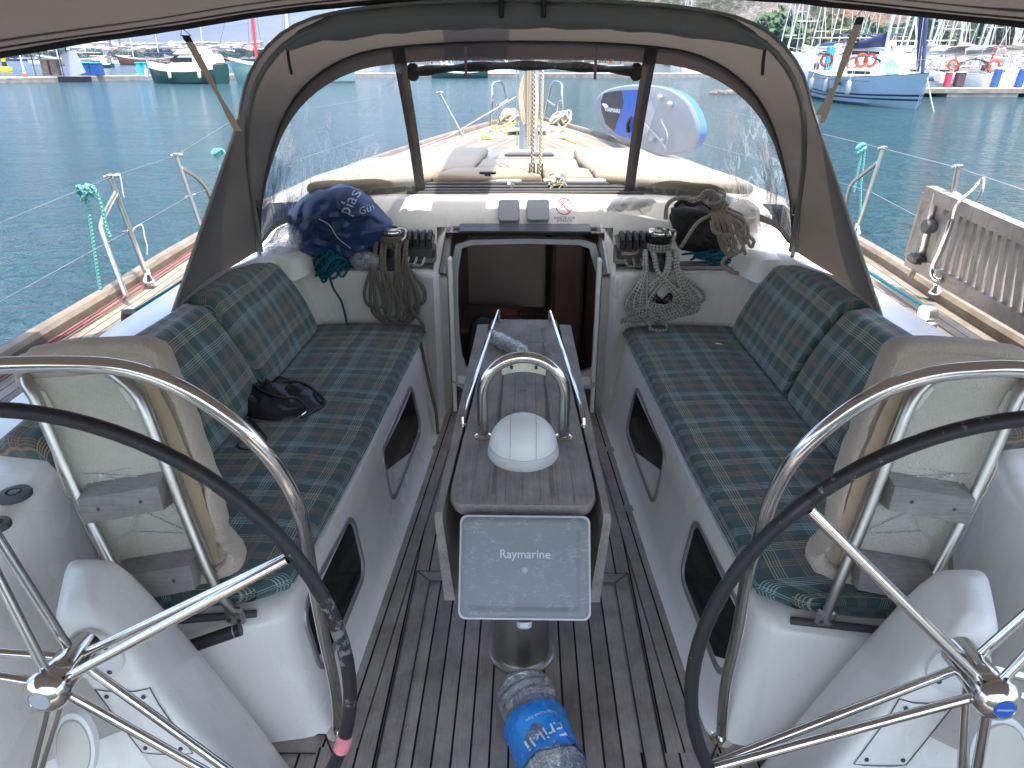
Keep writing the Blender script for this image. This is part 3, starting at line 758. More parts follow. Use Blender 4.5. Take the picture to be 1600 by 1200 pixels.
# instrument covers, sign on the riser
def riser(px, py, o=0):
    p = PL(px, py, (0, 3.63, .95), (0, 1, -.62)); return p - V((0, 1, -.62)).normalized() * o
def slab(pxs, h, name, mat, parent=None, label=None, cat=None, fn=riser, **k):
    mb = MB(); a = [fn(*p) for p in pxs]; b = [fn(*p, h * .8) for p in pxs]; c = inset_poly([fn(*p, h) for p in pxs], .006)
    mb.loft([a, b, c], closed=True, cap=True); o = mb.build(name, mat, parent, ang=30)
    if label: tag(o, label, cat, **k)
    return o
def rr_px(x0, y0, x1, y1, r, n=3):
    o = []
    for cx_, cy_, a0 in ((x1 - r, y0 + r, -90), (x1 - r, y1 - r, 0), (x0 + r, y1 - r, 90), (x0 + r, y0 + r, 180)):
        for k in range(n + 1): a = R(a0 + 90 * k / n); o.append((cx_ + r * math.cos(a), cy_ + r * math.sin(a)))
    return o
slab(rr_px(779, 315, 812, 349, 4), .035, 'instrument_cover', M['gel_dark'], label='square grey instrument cover on the white riser, the one farther from the sign', cat='instrument cover', group='grey instrument covers above the companionway')
slab(rr_px(823, 314, 858, 348, 4), .035, 'instrument_cover', M['gel_dark'], label='square grey instrument cover right beside the no littering sign', cat='instrument cover', group='grey instrument covers above the companionway')
sg = slab([(862, 307), (902, 307), (902, 359.5), (862, 359.5)], .002, 'notice_sign', M['white'], label='white notice with red crossed circle and writing, DO NOT DISCARD TRASH', cat='sign')
mb = MB(); ring = [riser(881.5 + 12.5 * math.cos(R(a)), 322.5 + 12.5 * math.sin(R(a)), .004) for a in range(0, 360, 15)]
mb.tube(ring, .0019, 5, closed=True); mb.rod(riser(873, 314, .004), riser(890, 331, .004), .0018, 5); mb.build('prohibition_ring', M['sign_red'], sg)
mb = MB(); mb.rod(riser(877, 321, .0035), riser(889, 312, .0035), .0016, 5); mb.rod(riser(880, 319, .0035), riser(882, 326, .0035), .001, 5); mb.rod(riser(876, 321, .0035), riser(873, 326, .0035), .001, 5); mb.build('hand_symbol', M['txt_black'], sg)
rex = V((1, 0, 0)); rey = V((0, .527, .85)).normalized()
for i, tx in enumerate(['', 'DENİZE ÇÖP', 'ATMAYIN', 'DO NOT', 'DISCARD TRASH']):
    if tx: text_on('sign_lettering', tx, riser(882, [0, 341, 345.5, 351.5, 356][i], .0005), rex, V((0, .527, .85)), .0185, M['txt_black'], sg, off=.003)

# ================================================================== SPRAYHOOD
hood = thing('sprayhood', (0, 3.3, .93), 'taupe canvas sprayhood with clear windows arching over the companionway', 'sprayhood')
def mirror(l): return l + [(1644 - x, y) for x, y in reversed(l[:-1])]
FB = mirror([(403, 392), (405, 335), (411, 285), (424, 230), (438, 190), (457, 156), (480, 129), (507, 107), (538, 90), (578, 77), (640, 69), (720, 64), (822, 62)])
def frontbow(px, py): return PL(px, py, (0, 3.32, .93), (0, 1, -.16))
def aftbow(px, py): return PL(px, py, (0, 3.30, .93), (0, 1, .62))
AB = mirror([(398, 392), (381, 300), (374, 235), (375, 168), (387, 122), (403, 92), (427, 63), (458, 41), (500, 25), (572, 12), (660, 4), (740, 1), (822, 0)])
fb = resample(spline([frontbow(*p) for p in FB], 6), 61)
ab = resample(spline([aftbow(*p) for p in AB], 6), 61)
# aft fabric edge: leaves the bow low down and runs straight to the coaming
def aftedge():
    L = [P(268, 492, y=2.52), P(322, 335, y=2.56), aftbow(372, 190)]
    up = [aftbow(*p) for p in AB if p[1] < 175][:]
    Rr = [V((-p.x, p.y, p.z)) for p in reversed(L)]
    return resample(spline(L, 6)[:-1] + spline(up, 6) + spline(Rr, 6)[1:], 61)
ae = aftedge()
foot = 9
rings = [ae]; 
for k, t in enumerate((0.12, .35, .6, .82, .96, 1.0)):
    rg = []
    for i in range(61):
        q = ae[i].lerp(fb[i], t); c = V((0, 3.0, 1.2)); d = (q - c); d.y = 0
        d.normalize(); rg.append(q + d * .06 * math.sin(math.pi * t) - d * .012 * (1 if k % 2 else 0))
    rings.append(rg)
MB().loft(rings).build('canvas_top', M['canvas'], hood)
# welt along the aft edge and rolled flap under the aft bow
MB().tube(ae, .006, 6).build('edge_piping', M['canvas_olive'], hood)
roll = [p.lerp(V((0, 3, .9)), .012) + V((0, .03, -.028)) for p in ae[18:43]]
mb = MB(); mb.tube(roll, [.014 + .032 * min(1, min(i, 24 - i) / 3) + .004 * math.sin(i * 2.3) for i in range(25)], 9); mb.build('rolled_flap', M['canvas_olive'], hood)
for i in (18, 42):
    a = roll[0] if i == 18 else roll[-1]
    MB().tube([a, a + V((0, 0, -.05)), a + V((.004, 0, -.09))], .006, 6).build('flap_strap', M['canvas_dark'], hood)
for dx in (-.07, .07):
    a = ab[30] + V((dx, .02, -.02)); MB().box(a, (.018, .11, .07), bev=.004).build('flap_clip', M['black'], hood)
# steel bows
MB().tube(fb, .012, 8).build('front_bow', M['canvas_dark'], hood)
MB().tube([p * 1.0 + (V((0, 3, 1.0)) - p).normalized() * .035 for p in ab], .011, 8).build('aft_bow', M['canvas_olive'], hood)
for s in (-1, 1):
    i0 = 0 if s < 0 else 60
    f = fb[i0]
    mb = MB(); mb.rod(f + V((0, 0, -.05)), f + V((0, 0, .22)), .014, 8)
    mb.box(f + V((0, -.005, .23)), (.05, .04, .035), bev=.006); mb.build('bow_hinge', M['steel_soft'], hood)
    MB().box(f + V((s * -.03, -.02, .19)), (.035, .035, .04), bev=.006).build('hinge_latch', M['black'], hood)
    MB().lathe([(.035, 0), (.03, .015), (.015, .02), (.014, .05)], f + V((0, 0, -.07)), n=14).build('bow_foot', M['steel'], hood)
    # tensioning strap with webbing down the inside
    k = 9 if s < 0 else 51
    a = ab[k]; mb = MB(); b = f + V((s * -.005, -.06, .03)); d = V((s * .0, .012, 0))
    mb.loft([[a + V((s * -.03, .0, 0)), a + V((s * -.018, .012, 0))], [b, b + V((0, .022, 0))]]); mb.build('inner_strap', M['webbing'], hood)
# windshield: from the front bow forward and down to the base line on the coachroof
def basepos(px, py):
    yy = interp(abs(px - 822), [(0, 3.86), (170, 3.85), (280, 3.74), (350, 3.60), (412, 3.36)])
    return P(px, py, y=yy)
BS = mirror([(404, 394), (415, 372), (440, 352), (500, 334), (575, 320), (640, 312), (662, 309), (720, 306), (822, 304)])
bs = resample(spline([basepos(*p) for p in BS], 6), 61)
def fbp(t): i = t * 60; a = int(min(i, 59)); return fb[a].lerp(fb[a + 1], i - a)
def bsp(t): i = t * 60; a = int(min(i, 59)); return bs[a].lerp(bs[a + 1], i - a)
# map arch parameter to base parameter so the zips land as in the photo
def near(l, px, pyf):
    best = min(range(601), key=lambda k: abs(projx(l(k / 600)) - px)); return best / 600
def projx(p):
    q = p - CAM; return CX + FPX * q.dot(Rt) / q.dot(Fw)
tz = near(fbp, 622, None); bz = near(bsp, 658, None)
def bmap(t):
    if t < .5: return interp(t, [(0, 0), (tz, bz), (.5, .5)])
    return 1 - interp(1 - t, [(0, 0), (tz, bz), (.5, .5)])
def W(t, s, out=.0):
    a = fbp(t); b = bsp(bmap(t)); p = a.lerp(b, s); p.y += .05 * math.sin(math.pi * s) * (1 - abs(2 * t - 1)) + out; return p
def sheet(t0, t1, s0, s1, name, mat, nt=24, ns=10, wr=0.0, s0f=None, s1f=None, out=0.0, parent=None):
    rings = []
    for i in range(ns + 1):
        rg = []
        for j in range(nt + 1):
            t = lerp(t0, t1, j / nt); a = s0f(t) if s0f else s0; b = s1f(t) if s1f else s1; s = lerp(a, b, i / ns); p = W(t, s, out)
            if wr: p = p + V((0, wr * noise.noise(V((t * 20, s * 4, 1))), 0))
            rg.append(p)
        rings.append(rg)
    return MB().loft(rings).build(name, mat, parent or hood)
def val(t):   # valance depth: share of the panel taken by canvas under the bow
    return interp(min(t, 1 - t), [(0, .4), (.02, .22), (.06, .09), (.16, .085), (tz, .10), (.5, .11)])
def bot(t): return 1 - interp(min(t, 1 - t), [(0, .5), (.03, .25), (.08, .15), (.2, .06), (.5, .03)])
sheet(0, 1, 0, 1, 'window_valance', M['canvas_dark'], 60, 3, s0f=lambda t: 0, s1f=val)
for (a, b) in ((0, tz), (1 - tz, 1)):
    sheet(a, b, 0, 1, 'side_window', M['vinyl'], 30, 12, wr=.02, s0f=val, s1f=bot)
    sheet(a, b, 0, 1, 'window_skirt', M['canvas'], 30, 2, s0f=bot, s1f=lambda t: 1, out=.002)
for t0 in (tz, 1 - tz):
    mb = MB(); mb.loft([[W(t0 - .008 + .0, s / 12, -.006), W(t0 + .008, s / 12, -.006)] for s in range(0, 13)]); mb.build('zip_flap', M['canvas_dark'], hood)
# rolled-up middle window
mb = MB(); rl = [W(lerp(tz + .015, 1 - tz - .015, k / 16), .155, -.035) + V((0, 0, .01 * math.sin(k * .2))) for k in range(17)]
mb.tube(rl, [.018 + .005 * math.sin(k * 1.7) for k in range(17)], 10); mb.build('rolled_window', M['canvas_dark'], hood)
for k in (0, 16):
    q = rl[k]; MB().box(q + V((0, 0, .0)), (.045, .05, .075), bev=.012).build('roll_end', M['canvas_dark'], hood)
sheet(tz + .02, 1 - tz - .02, .09, .15, 'roll_wrap', M['vinyl'], 20, 3, wr=.02, out=-.05)
for f in (.27, .78):
    a = W(lerp(tz, 1 - tz, f), .06, -.06); mb = MB(); mb.box(a + V((0, -.01, -.045)), (.012, .006, .13)); mb.build('roll_tie', M['webbing'], hood)

# ================================================================== BIMINI
bim = thing('bimini', (0, 1, 1.9), 'grey taupe canvas bimini awning along the top of the view', 'bimini awning')
YB = 2.80
BE = [(-260, 150), (-120, 112), (0, 85), (140, 62), (280, 42), (420, 20), (560, 4), (700, -6), (822, -11), (940, -12), (1100, -8), (1230, 0), (1350, 12), (1470, 25), (1600, 38), (1720, 56), (1860, 84)]
def yedge(px): return interp(px, [(-200, YB - .5), (60, YB - .35), (230, YB), (1430, YB), (1600, YB - .3), (1900, YB - .45)])
be = resample(spline([P(a, b, y=yedge(a)) for a, b in BE], 4), 61)
rings = []
for yy, dzz in ((0, .0), (-.06, .004), (-.10, .008), (-.5, .035), (-1.2, .06), (-2.2, .06), (-3.4, .02)):
    rings.append([p + V((0, yy, dzz - .0)) for p in be])
MB().loft(rings).build('canvas_panel', M['canvas_roof'], bim)
mb = MB()
for j, (dy, dzz, rr) in enumerate(((-.0, -.002, .009), (-.075, -.006, .006))):
    mb.tube([p + V((0, dy, dzz + .004 * noise.noise(p * 9))) for p in be], rr, 6)
mb.build('front_hem', M['canvas_roof'], bim)
mb = MB(); mb.tube([p + V((0, -.052, -.004 + .006 * noise.noise(p * 7))) for p in be], .0045, 5); mb.tube([p + V((0, -.022, -.001)) for p in be], .0022, 5); mb.tube([p + V((0, -.115, .004)) for p in be], .003, 5)
mb.build('hem_seam', M['canvas_dark'], bim)
mb = MB(); mb.tube([p + V((0, -.20, .03)) for p in be], .012, 8); mb.tube([p + V((0, -2.6, .03)) for p in be], .012, 8)
for s in (0, 60):
    mb.rod(be[s] + V((0, -.2, .03)), V((math.copysign(1.5, be[s].x), .4, .8)), .012)
    mb.rod(be[s] + V((0, -2.6, .03)), V((math.copysign(1.5, be[s].x), .4, .8)), .012)
mb.build('bimini_bow', M['steel'], bim)
# straps tying the bimini edge to the sprayhood
def strap(side, top, mid, end, label, loose=None):
    a = P(*top, y=yedge(top[0]) - .01); m_ = P(*mid, y=2.62); e = P(*end, y=2.60)
    t = thing('tie_strap', a, label, 'strap', 'webbing straps between bimini and sprayhood')
    d = (m_ - a).normalized(); w = V((1, 0, 0)) * .014
    b = a + d * .035
    mb = MB(); mb.loft([[b - w, b + w], [b.lerp(m_, .5) - w, b.lerp(m_, .5) + w], [m_ - w * .5, m_ + w * .5], [m_.lerp(e, .5) - w * .9, m_.lerp(e, .5) + w * .9], [e - w, e + w]])
    mb.build('webbing', M['webbing'], t)
    q = MB(); q.tube([a, b - w * 1.3, b + w * 1.3], .0022, 6, closed=True); q.build('ring', M['steel'], t)
    q = MB(); q.box(a + V((0, 0, .008)), (.03, .012, .012), bev=.003); q.build('snap', M['black'], t)
    q = MB(); q.loft([[b - w * 1.02 + V((0, -.002, 0)), b + w * 1.02 + V((0, -.002, 0))], [b + d * .03 - w + V((0, -.002, 0)), b + d * .03 + w + V((0, -.002, 0))]]); q.build('stitching', M['canvas_dark'], t)
    if loose:
        L = [P(x, y_, y=2.56) for x, y_ in loose]; q = MB(); q.loft([[p - w * .7, p + w * .7] for p in spline(L, 4)]); q.build('loose_tail', M['webbing'], t)
strap(-1, (284, 44), (343, 152), (372, 205), 'brown webbing strap from bimini edge to sprayhood on the town side of the view')
strap(1, (1349, 14), (1303, 140), (1280, 180), 'tan webbing strap with loose tail, hanging in front of the pale blue yacht', [(1300, 138), (1296, 160), (1284, 192)])

# ================================================================== CUSHIONS
def cushion(name, secs, label, group, r=.03, cat='cushion', uv0=0.0, caps=True, puff=.012):
    """secs: stations along the length, each (inner_bottom, inner_top, outer_top, outer_bottom)"""
    def section(c, ins):
        c = [V(p) for p in c]; cen = sum(c, V()) / 4; out = []; uv = []; L = 0
        for i in range(4):
            p, a, b = c[i], c[i - 1], c[(i + 1) % 4]
            da = (a - p); db = (b - p); ra = min(r, da.length * .45); 
            for k in range(5):
                t = k / 4
                q0 = p + da.normalized() * ra; q1 = p + db.normalized() * ra
                q = q0 * (1 - t) ** 2 + p * 2 * t * (1 - t) + q1 * t * t
                out.append(q)
            # subdivide the flat to let it puff
            nx = c[(i + 1) % 4]; e0 = p + db.normalized() * ra; e1 = nx - db.normalized() * ra
            for k in range(1, 8):
                t = k / 8; q = e0.lerp(e1, t); n = (q - cen); edge_n = (e1 - e0).normalized(); n = (n - edge_n * n.dot(edge_n)).normalized()
                out.append(q + n * puff * math.sin(math.pi * t))
        res = []
        for q in out: res.append(cen.lerp(q, 1 - ins) if ins else q)
        for i, q in enumerate(out):
            if i: L += (out[i] - out[i - 1]).length
            uv.append(L)
        return res, uv
    full = []
    for i in range(len(secs) - 1):
        n = 6
        for k in range(n): full.append([V(a).lerp(V(b), k / n) for a, b in zip(secs[i], secs[i + 1])])
    full.append([V(p) for p in secs[-1]])
    rings = []; uvs = []; L = uv0; prev = None
    d0 = (sum(full[0], V()) - sum(full[1], V())).normalized(); d1 = (sum(full[-1], V()) - sum(full[-2], V())).normalized()
    seq = [(full[0], .30, d0 * .001), (full[0], .10, d0 * -.001), (full[0], .035, -d0 * .008), (full[0], .0, -d0 * .026)] + [(f, 0, V()) for f in full[1:-1]] + [(full[-1], 0, -d1 * .026), (full[-1], .035, -d1 * .008), (full[-1], .10, V()), (full[-1], .30, d1 * .001)]
    for f, ins, o in seq:
        c = sum(f, V()) / 4 + o
        ring, uv = section(f, ins)
        if prev is not None: L += max((c - prev).length, .012 if ins else 0)
        prev = c
        ring = [q + o + V((0, 0, .004 * noise.noise(q * 5))) for q in ring]
        ring.append(ring[0].copy()); uv.append(uv[-1] + (ring[-1] - ring[-2]).length)
        rings.append(ring); uvs.append([(L, k) for k in uv])
    mb = MB(); mb.loft(rings, uvs=uvs, cap=True)
    return one(name, mb, M['plaid'], label, cat, group, ang=60, weld=False)
CG = 'tartan seat cushions of the cockpit'; BG = 'tartan back cushions of the cockpit'
SZ = .50
def seat(s, label):
    st = []
    for y, xi, xo in ((3.40, .505, 1.07), (2.9, .53, 1.10), (2.2, .565, 1.11), (1.6, .605, 1.10), (1.48, .612, 1.10)):
        st.append([(s * xi, y, .445), (s * xi, y, SZ), (s * xo, y, SZ + .005), (s * xo, y, .445)])
    st.append([(s * .70, 1.425, .445), (s * .70, 1.425, SZ - .005), (s * 1.08, 1.40, SZ - .005), (s * 1.08, 1.40, .445)])
    cushion('seat_cushion', st, label, CG, r=.026)
seat(-1, 'long green tartan seat cushion on the port bench, with a black handbag on it')
seat(1, 'long green tartan seat cushion on the starboard bench, nothing lying on it')
def backc(s, ya, yb, label, zt=.86, dz_=(0, 0), u0=0):
    st = []
    for y, tz_ in ((ya, zt + dz_[0]), ((ya + yb) / 2, zt + .012), (yb, zt + dz_[1])):
        k = interp(y, [(1.45, .02), (2.4, 0), (3.3, -.02)])
        st.append([(s * (1.02 + k), y, SZ + .010), (s * (1.20 + k), y, tz_), (s * (1.33 + k), y, tz_ - .03), (s * (1.15 + k), y, SZ + .010)])
    cushion('back_cushion', st, label, BG, r=.04, uv0=u0, puff=.014)
backc(-1, 3.30, 2.56, 'green tartan back cushion nearest the blue plastic bag', .90, (-.04, .01), .05)
backc(-1, 2.54, 1.52, 'green tartan back cushion behind the black handbag, partly behind a towel covered backrest', .90, (0, -.02), .17)
backc(1, 3.30, 2.56, 'green tartan back cushion nearest the coiled beige rope', .90, (-.04, .01), .11)
backc(1, 2.54, 1.60, 'green tartan back cushion under the slatted gangway, partly behind a towel covered backrest', .90, (0, -.02), .02)

# ================================================================== TABLE
TZ = .72
tb = thing('cockpit_table', (0, 2.15, 0), 'grey weathered teak cockpit table with folded leaves in the middle of the sole', 'table')
def tabp(y, x, z=TZ): return V((x, y, z))
def hw(y): return interp(y, [(1.48, .188), (2.86, .135)])
ylist = [1.485, 1.50, 1.53, 1.58, 1.9, 2.3, 2.7, 2.87]
mb = MB(); rings = []
for y in ylist:
    w = hw(y) - (.035 if y < 1.49 else .018 if y < 1.51 else .004 if y < 1.55 else 0)
    rings.append([V((-w, y, TZ - .03)), V((-w - .006, y, TZ - .015)), V((-w, y, TZ - .002)), V((-w + .01, y, TZ)), V((w - .01, y, TZ)), V((w, y, TZ - .002)), V((w + .006, y, TZ - .015)), V((w, y, TZ - .03))])
top = mb.loft(rings, closed=True, cap=True).build('tabletop', M['teak_table'], tb, ang=50)
for s in (-1, 1):
    mb = MB(); rings = []
    for y in (1.455, 1.475, 1.6, 2.2, 2.80, 2.815):
        x0 = hw(y) + .010; x1 = interp(y, [(1.48, .215), (2.8, .195)]); zb = .42 if y > 1.5 else .44
        rings.append([V((s * x0, y, .718)), V((s * x1, y, .716)), V((s * (x1 + .003), y, .70)), V((s * (x1 - .012), y, zb)), V((s * (x1 - .040), y, zb)), V((s * (x0 + .0), y, .69))])
    mb.loft(rings, closed=True, cap=True).build('table_leaf', M['teak_table'], tb, ang=40)
    # fiddle rail
    pts = [V((s * .105, 2.84, TZ + .018)), V((s * .108, 2.83, TZ + .05)), V((s * .178, 1.98, TZ + .038)), V((s * .183, 1.91, TZ + .022)), V((s * .183, 1.905, TZ))]
    mb = MB(); mb.tube(pts, .0065, 8)
    for y in (2.83, ): mb.rod(V((s * .107, y, TZ)), V((s * .107, y, TZ + .05)), .006, 8)
    mb.lathe([(.010, 0), (.009, .004), (.006, .006)], V((s * .183, 1.905, TZ)), n=10)
    mb.build('fiddle_rail', M['steel'], tb)
    MB().box((s * .075, 2.15, .585), (.018, 1.25, .27), bev=.003).build('locker_side', M['teak_table'], tb)
# dark seams, painted recess shade and a plug hole in the top
mb = MB()
def strip(x0, y0, x1, y1, w=.003, z=TZ + .0012):
    a = V((x0, y0, z)); b = V((x1, y1, z)); d = (b - a).normalized(); n = V((-d.y, d.x, 0)) * w / 2; mb.poly([a - n, b - n, b + n, a + n])
for s in (-1, 1):
    strip(s * .085, 1.86, s * .075, 2.42); 
strip(-.085, 1.86, .085, 1.86); strip(-.075, 2.42, .075, 2.42, .004)
for q in (-.03, .005, .04): strip(q, 1.87, q, 2.41, .0012)
for q in (-.13, -.09, -.045, 0, .045, .09, .13): strip(q, 1.5, q * .96, 1.855, .0008)
mb.build('lid_seam', M['black'], tb, smooth=False)
def blob(px, py, w, h, wob): 
    pts = []
    for k in range(24):
        a = 2 * math.pi * k / 24; x = w * math.cos(a); y = h * math.sin(a) * (1 + .25 * math.cos(2 * a)) + wob * math.sin(x * 60)
        pts.append(P(px, py, z=TZ + .0012) + V((x, y, 0)))
    return pts
MB().poly(blob(826, 532, .075, .028, .006)).poly(blob(824, 551, .085, .030, -.006)).build('recess_shade_patch', M['block_wood'], tb, smooth=False)  # flat darker patches paint the shade of the finger recesses
MB().poly(blob(818, 610, .012, .010, 0)).build('plug_hole', M['black'], tb, smooth=False)
# pedestal leg and base
MB().lathe([(.105, 0), (.105, .008), (.095, .012), (.088, .02), (.088, .42), (.08, .46), (.08, .6)], (0, 1.72, 0), n=28).build('table_leg', M['steel_soft'], tb)
MB().lathe([(.115, .66), (.115, .70)], (0, 1.72, 0)).build('leg_collar', M['black'], tb)
MB().box((0, 1.62, .64), (.30, .12, .08), bev=.006).build('locker_end', M['dark'], tb)
for s in (-1, 1): MB().box((s * .052, 1.545, .655), (.028, .02, .10), bev=.003).build('locker_post', M['teak_table'], tb)
# instrument grab arch
mb = MB(); ar = []
for k in range(21):
    a = math.pi * k / 20; ar.append(V((.118 * math.cos(a), 1.835, .855 + .118 * math.sin(a))))
ar = [V((.118, 1.835, TZ))] + ar + [V((-.118, 1.835, TZ))]
arch = thing('grab_arch', (0, 1.835, TZ), 'polished steel grab arch standing on the table behind the white dome', 'grab rail')
MB().tube(ar, .0165, 14).build('arch_tube', M['steel'], arch)
for s in (-1, 1): MB().lathe([(.026, 0), (.026, .004), (.019, .008)], (s * .118, 1.835, TZ), n=16).build('arch_foot', M['steel'], arch)
pl_ = MB().loft([[V((x, 1.85, .955 - abs(x) * .12)), V((x, 1.845, .925 - x * x * 3 - .0))] for x in (-.062, -.05, -.02, .0, .02, .05, .062)]).build('bracket_plate', M['steel'], arch)
for s in (-1, 1): MB().lathe([(.005, 0), (.004, .003)], (s * .035, 1.843, .937), axis=(0, -1, 0), n=10).build('plate_screw', M['rubber'], pl_)
# white dome (covered compass)
dm = thing('compass', (0, 1.735, TZ), 'round white covered compass dome on the table in front of the steel arch', 'compass')
MB().lathe([(.096, 0), (.100, .006), (.098, .026), (.094, .03)], (0, 1.735, TZ), n=40).build('compass_base', M['ltgrey'], dm)
prof = [(.0945, .03), (.0945, .035)] + [(.094 * math.cos(R(a)), .035 + .085 * math.sin(R(a))) for a in range(6, 91, 7)] + [(.001, .12)]
cap = MB().lathe(prof, (0, 1.735, TZ), n=40).build('dome_cover', M['white'], dm)
mb = MB(); mb.tube([V((.0948 * math.cos(R(a)), 1.735 + .0948 * math.sin(R(a)), TZ + .033)) for a in range(0, 360, 9)], .0013, 5, closed=True)
for x in (-.035, .035):
    rr_ = math.sqrt(.0945 ** 2 - x * x); mb.tube([V((x, 1.735 - rr_ * math.cos(R(a)), TZ + .0352 + .0855 * math.sqrt(max(0, 1 - (x / .0945) ** 2)) * math.sin(R(a)) )) for a in range(0, 181, 10)], .0009, 4)
mb.build('cover_seam', M['gel_dark'], dm)
for x in (-1, 0, 1): MB().box((x * .055, 1.735 - .093 + abs(x) * .016, TZ + .015), (.03, .008, .022), Matrix.Rotation(x * .6, 3, 'Z'), bev=.002).build('base_tab', M['ltgrey'], dm)

# plotter under its cover
pc = V((.006, 1.372, .618))
pt_ = thing('chart_plotter', pc, 'chart plotter under a scratched grey cover with raised lettering, at the end of the table', 'chart plotter')
n_ = (CAM - pc).normalized(); n_ = V((0, n_.y, n_.z - .10)).normalized(); ex = V((1, 0, 0)); ey = n_.cross(ex).normalized()
S = 1.372
def prr(w, h, r, o): return rrect(pc + n_ * o, ex, ey, w, h, r, 5)
sc_ = 1.0
PW, PH = .318, .246
MB().loft([prr(PW - .02, PH - .02, .02, -.045), prr(PW, PH, .018, -.03), prr(PW, PH, .018, -.008), prr(PW - .003, PH - .003, .017, -.001), prr(PW - .012, PH - .012, .014, -.001), prr(PW - .012, PH - .012, .014, -.010)], closed=True, cap=True).build('plotter_housing', M['ltgrey'], pt_)
cv = MB().loft([prr(PW - .010, PH - .010, .016, -.008), prr(PW - .012, PH - .012, .016, .003), prr(PW - .02, PH - .02, .014, .006), prr(PW - .052, PH - .050, .012, .006), prr(PW - .060, PH - .058, .010, .003), prr(PW - .075, PH - .07, .008, .0025)], closed=True, cap=True).build('plotter_cover', M['cover'], pt_)
text_on('plotter_lettering', 'Raymarine', pc + ey * .030 + n_ * .003, ex, ey, .029, M['txt_grey'], cv, off=.0006, bold=.0006)
MB().lathe([(.008, 0), (.006, .002), (.001, .002)], pc - ey * .006 + n_ * .0025, axis=n_, n=16).build('cover_button', M['gel_dark'], cv)
MB().tube([pc - n_ * .04, V((0, 1.50, .60)), V((0, 1.60, .60))], .028, 12).build('plotter_bracket', M['gel_dark'], pt_)
MB().tube(spline([V((.05, 1.45, .60)), V((.06, 1.49, .68)), V((.07, 1.53, .69)), V((.05, 1.57, .64))], 5), .008, 8).build('plotter_cable', M['black'], pt_)
MB().lathe([(.018, 0), (.018, .012), (.012, .016)], pc - ey * (PH / 2 + .004) - n_ * .012, axis=-ey, n=14).build('tilt_knob', M['ltgrey'], pt_)

# ================================================================== WHEELS, PEDESTALS, GUARDS
tilt = R(3)
wn_ax = V((0, -math.cos(tilt), math.sin(tilt)))       # wheel axis pointing aft
wey = V((0, math.sin(tilt), math.cos(tilt)))
def wheel(s, c, Rr, angs, label, capmat, seams):
    c = V(c); t = thing('steering_wheel', c, label, 'steering wheel', 'twin steering wheels')
    def pt(a, r=Rr, d=0): return c + V((1, 0, 0)) * r * math.cos(R(a)) + wey * r * math.sin(R(a)) + wn_ax * d
    MB().tube([pt(a) for a in range(0, 360, 4)], .0122, 14, closed=True).build('wheel_rim', M['wheelskin'], t)
    for a in angs:
        mb = MB()
        for d in (.026, -.034):
            mb.rod(pt(a, .028, d), pt(a, Rr - .012, .0 + d * .12), .0085, 10)
        mb.build('spoke', M['steel'], t)
    for a in seams: 
        mb = MB(); mb.tube([pt(a + q) for q in (-2.2, -1.1, 0, 1.1, 2.2)], .0140, 14); mb.build('rim_tape', M['pink'] if s < 0 else M['black'], t)
    prof = [(.026, -.075), (.030, -.07), (.030, -.01), (.0315, -.006), (.0315, .028), (.030, .031)]
    MB().lathe(prof, c, axis=wn_ax, n=28).build('wheel_hub', M['steel'], t)
    MB().lathe([(.0305, .031), (.0305, .034)], c, axis=wn_ax, n=28).build('hub_ring', M['black'], t)
    k = MB().lathe([(.0335, .034), (.038, .038), (.0375, .047), (.028, .060), (.019, .064), (.018, .0625), (.001, .0625)], c, axis=wn_ax, n=32).build('hub_cap', M['steel'], t)
    MB().lathe([(.0172, .063), (.016, .0645), (.001, .065)], c, axis=wn_ax, n=24).build('cap_badge', M[capmat], k)
    if s > 0: text_on('badge_lettering', 'JEANNEAU', c + wn_ax * .0653, V((1, 0, 0)), wey, .0056, M['txt_white'], k, off=.0004)
    return t
wheel(-1, (-.797, .90, .760), .50, (30, 102, 172, 246, 316), 'port steering wheel in flaking black cover with a band of pink tape', 'gel_dark', (-17.5,))
wheel(1, (.778, .90, .775), .487, (136, 62, 206, 278, -12), 'starboard steering wheel in black cover with a blue badge on its hub', 'sup_blue', (136.8,))

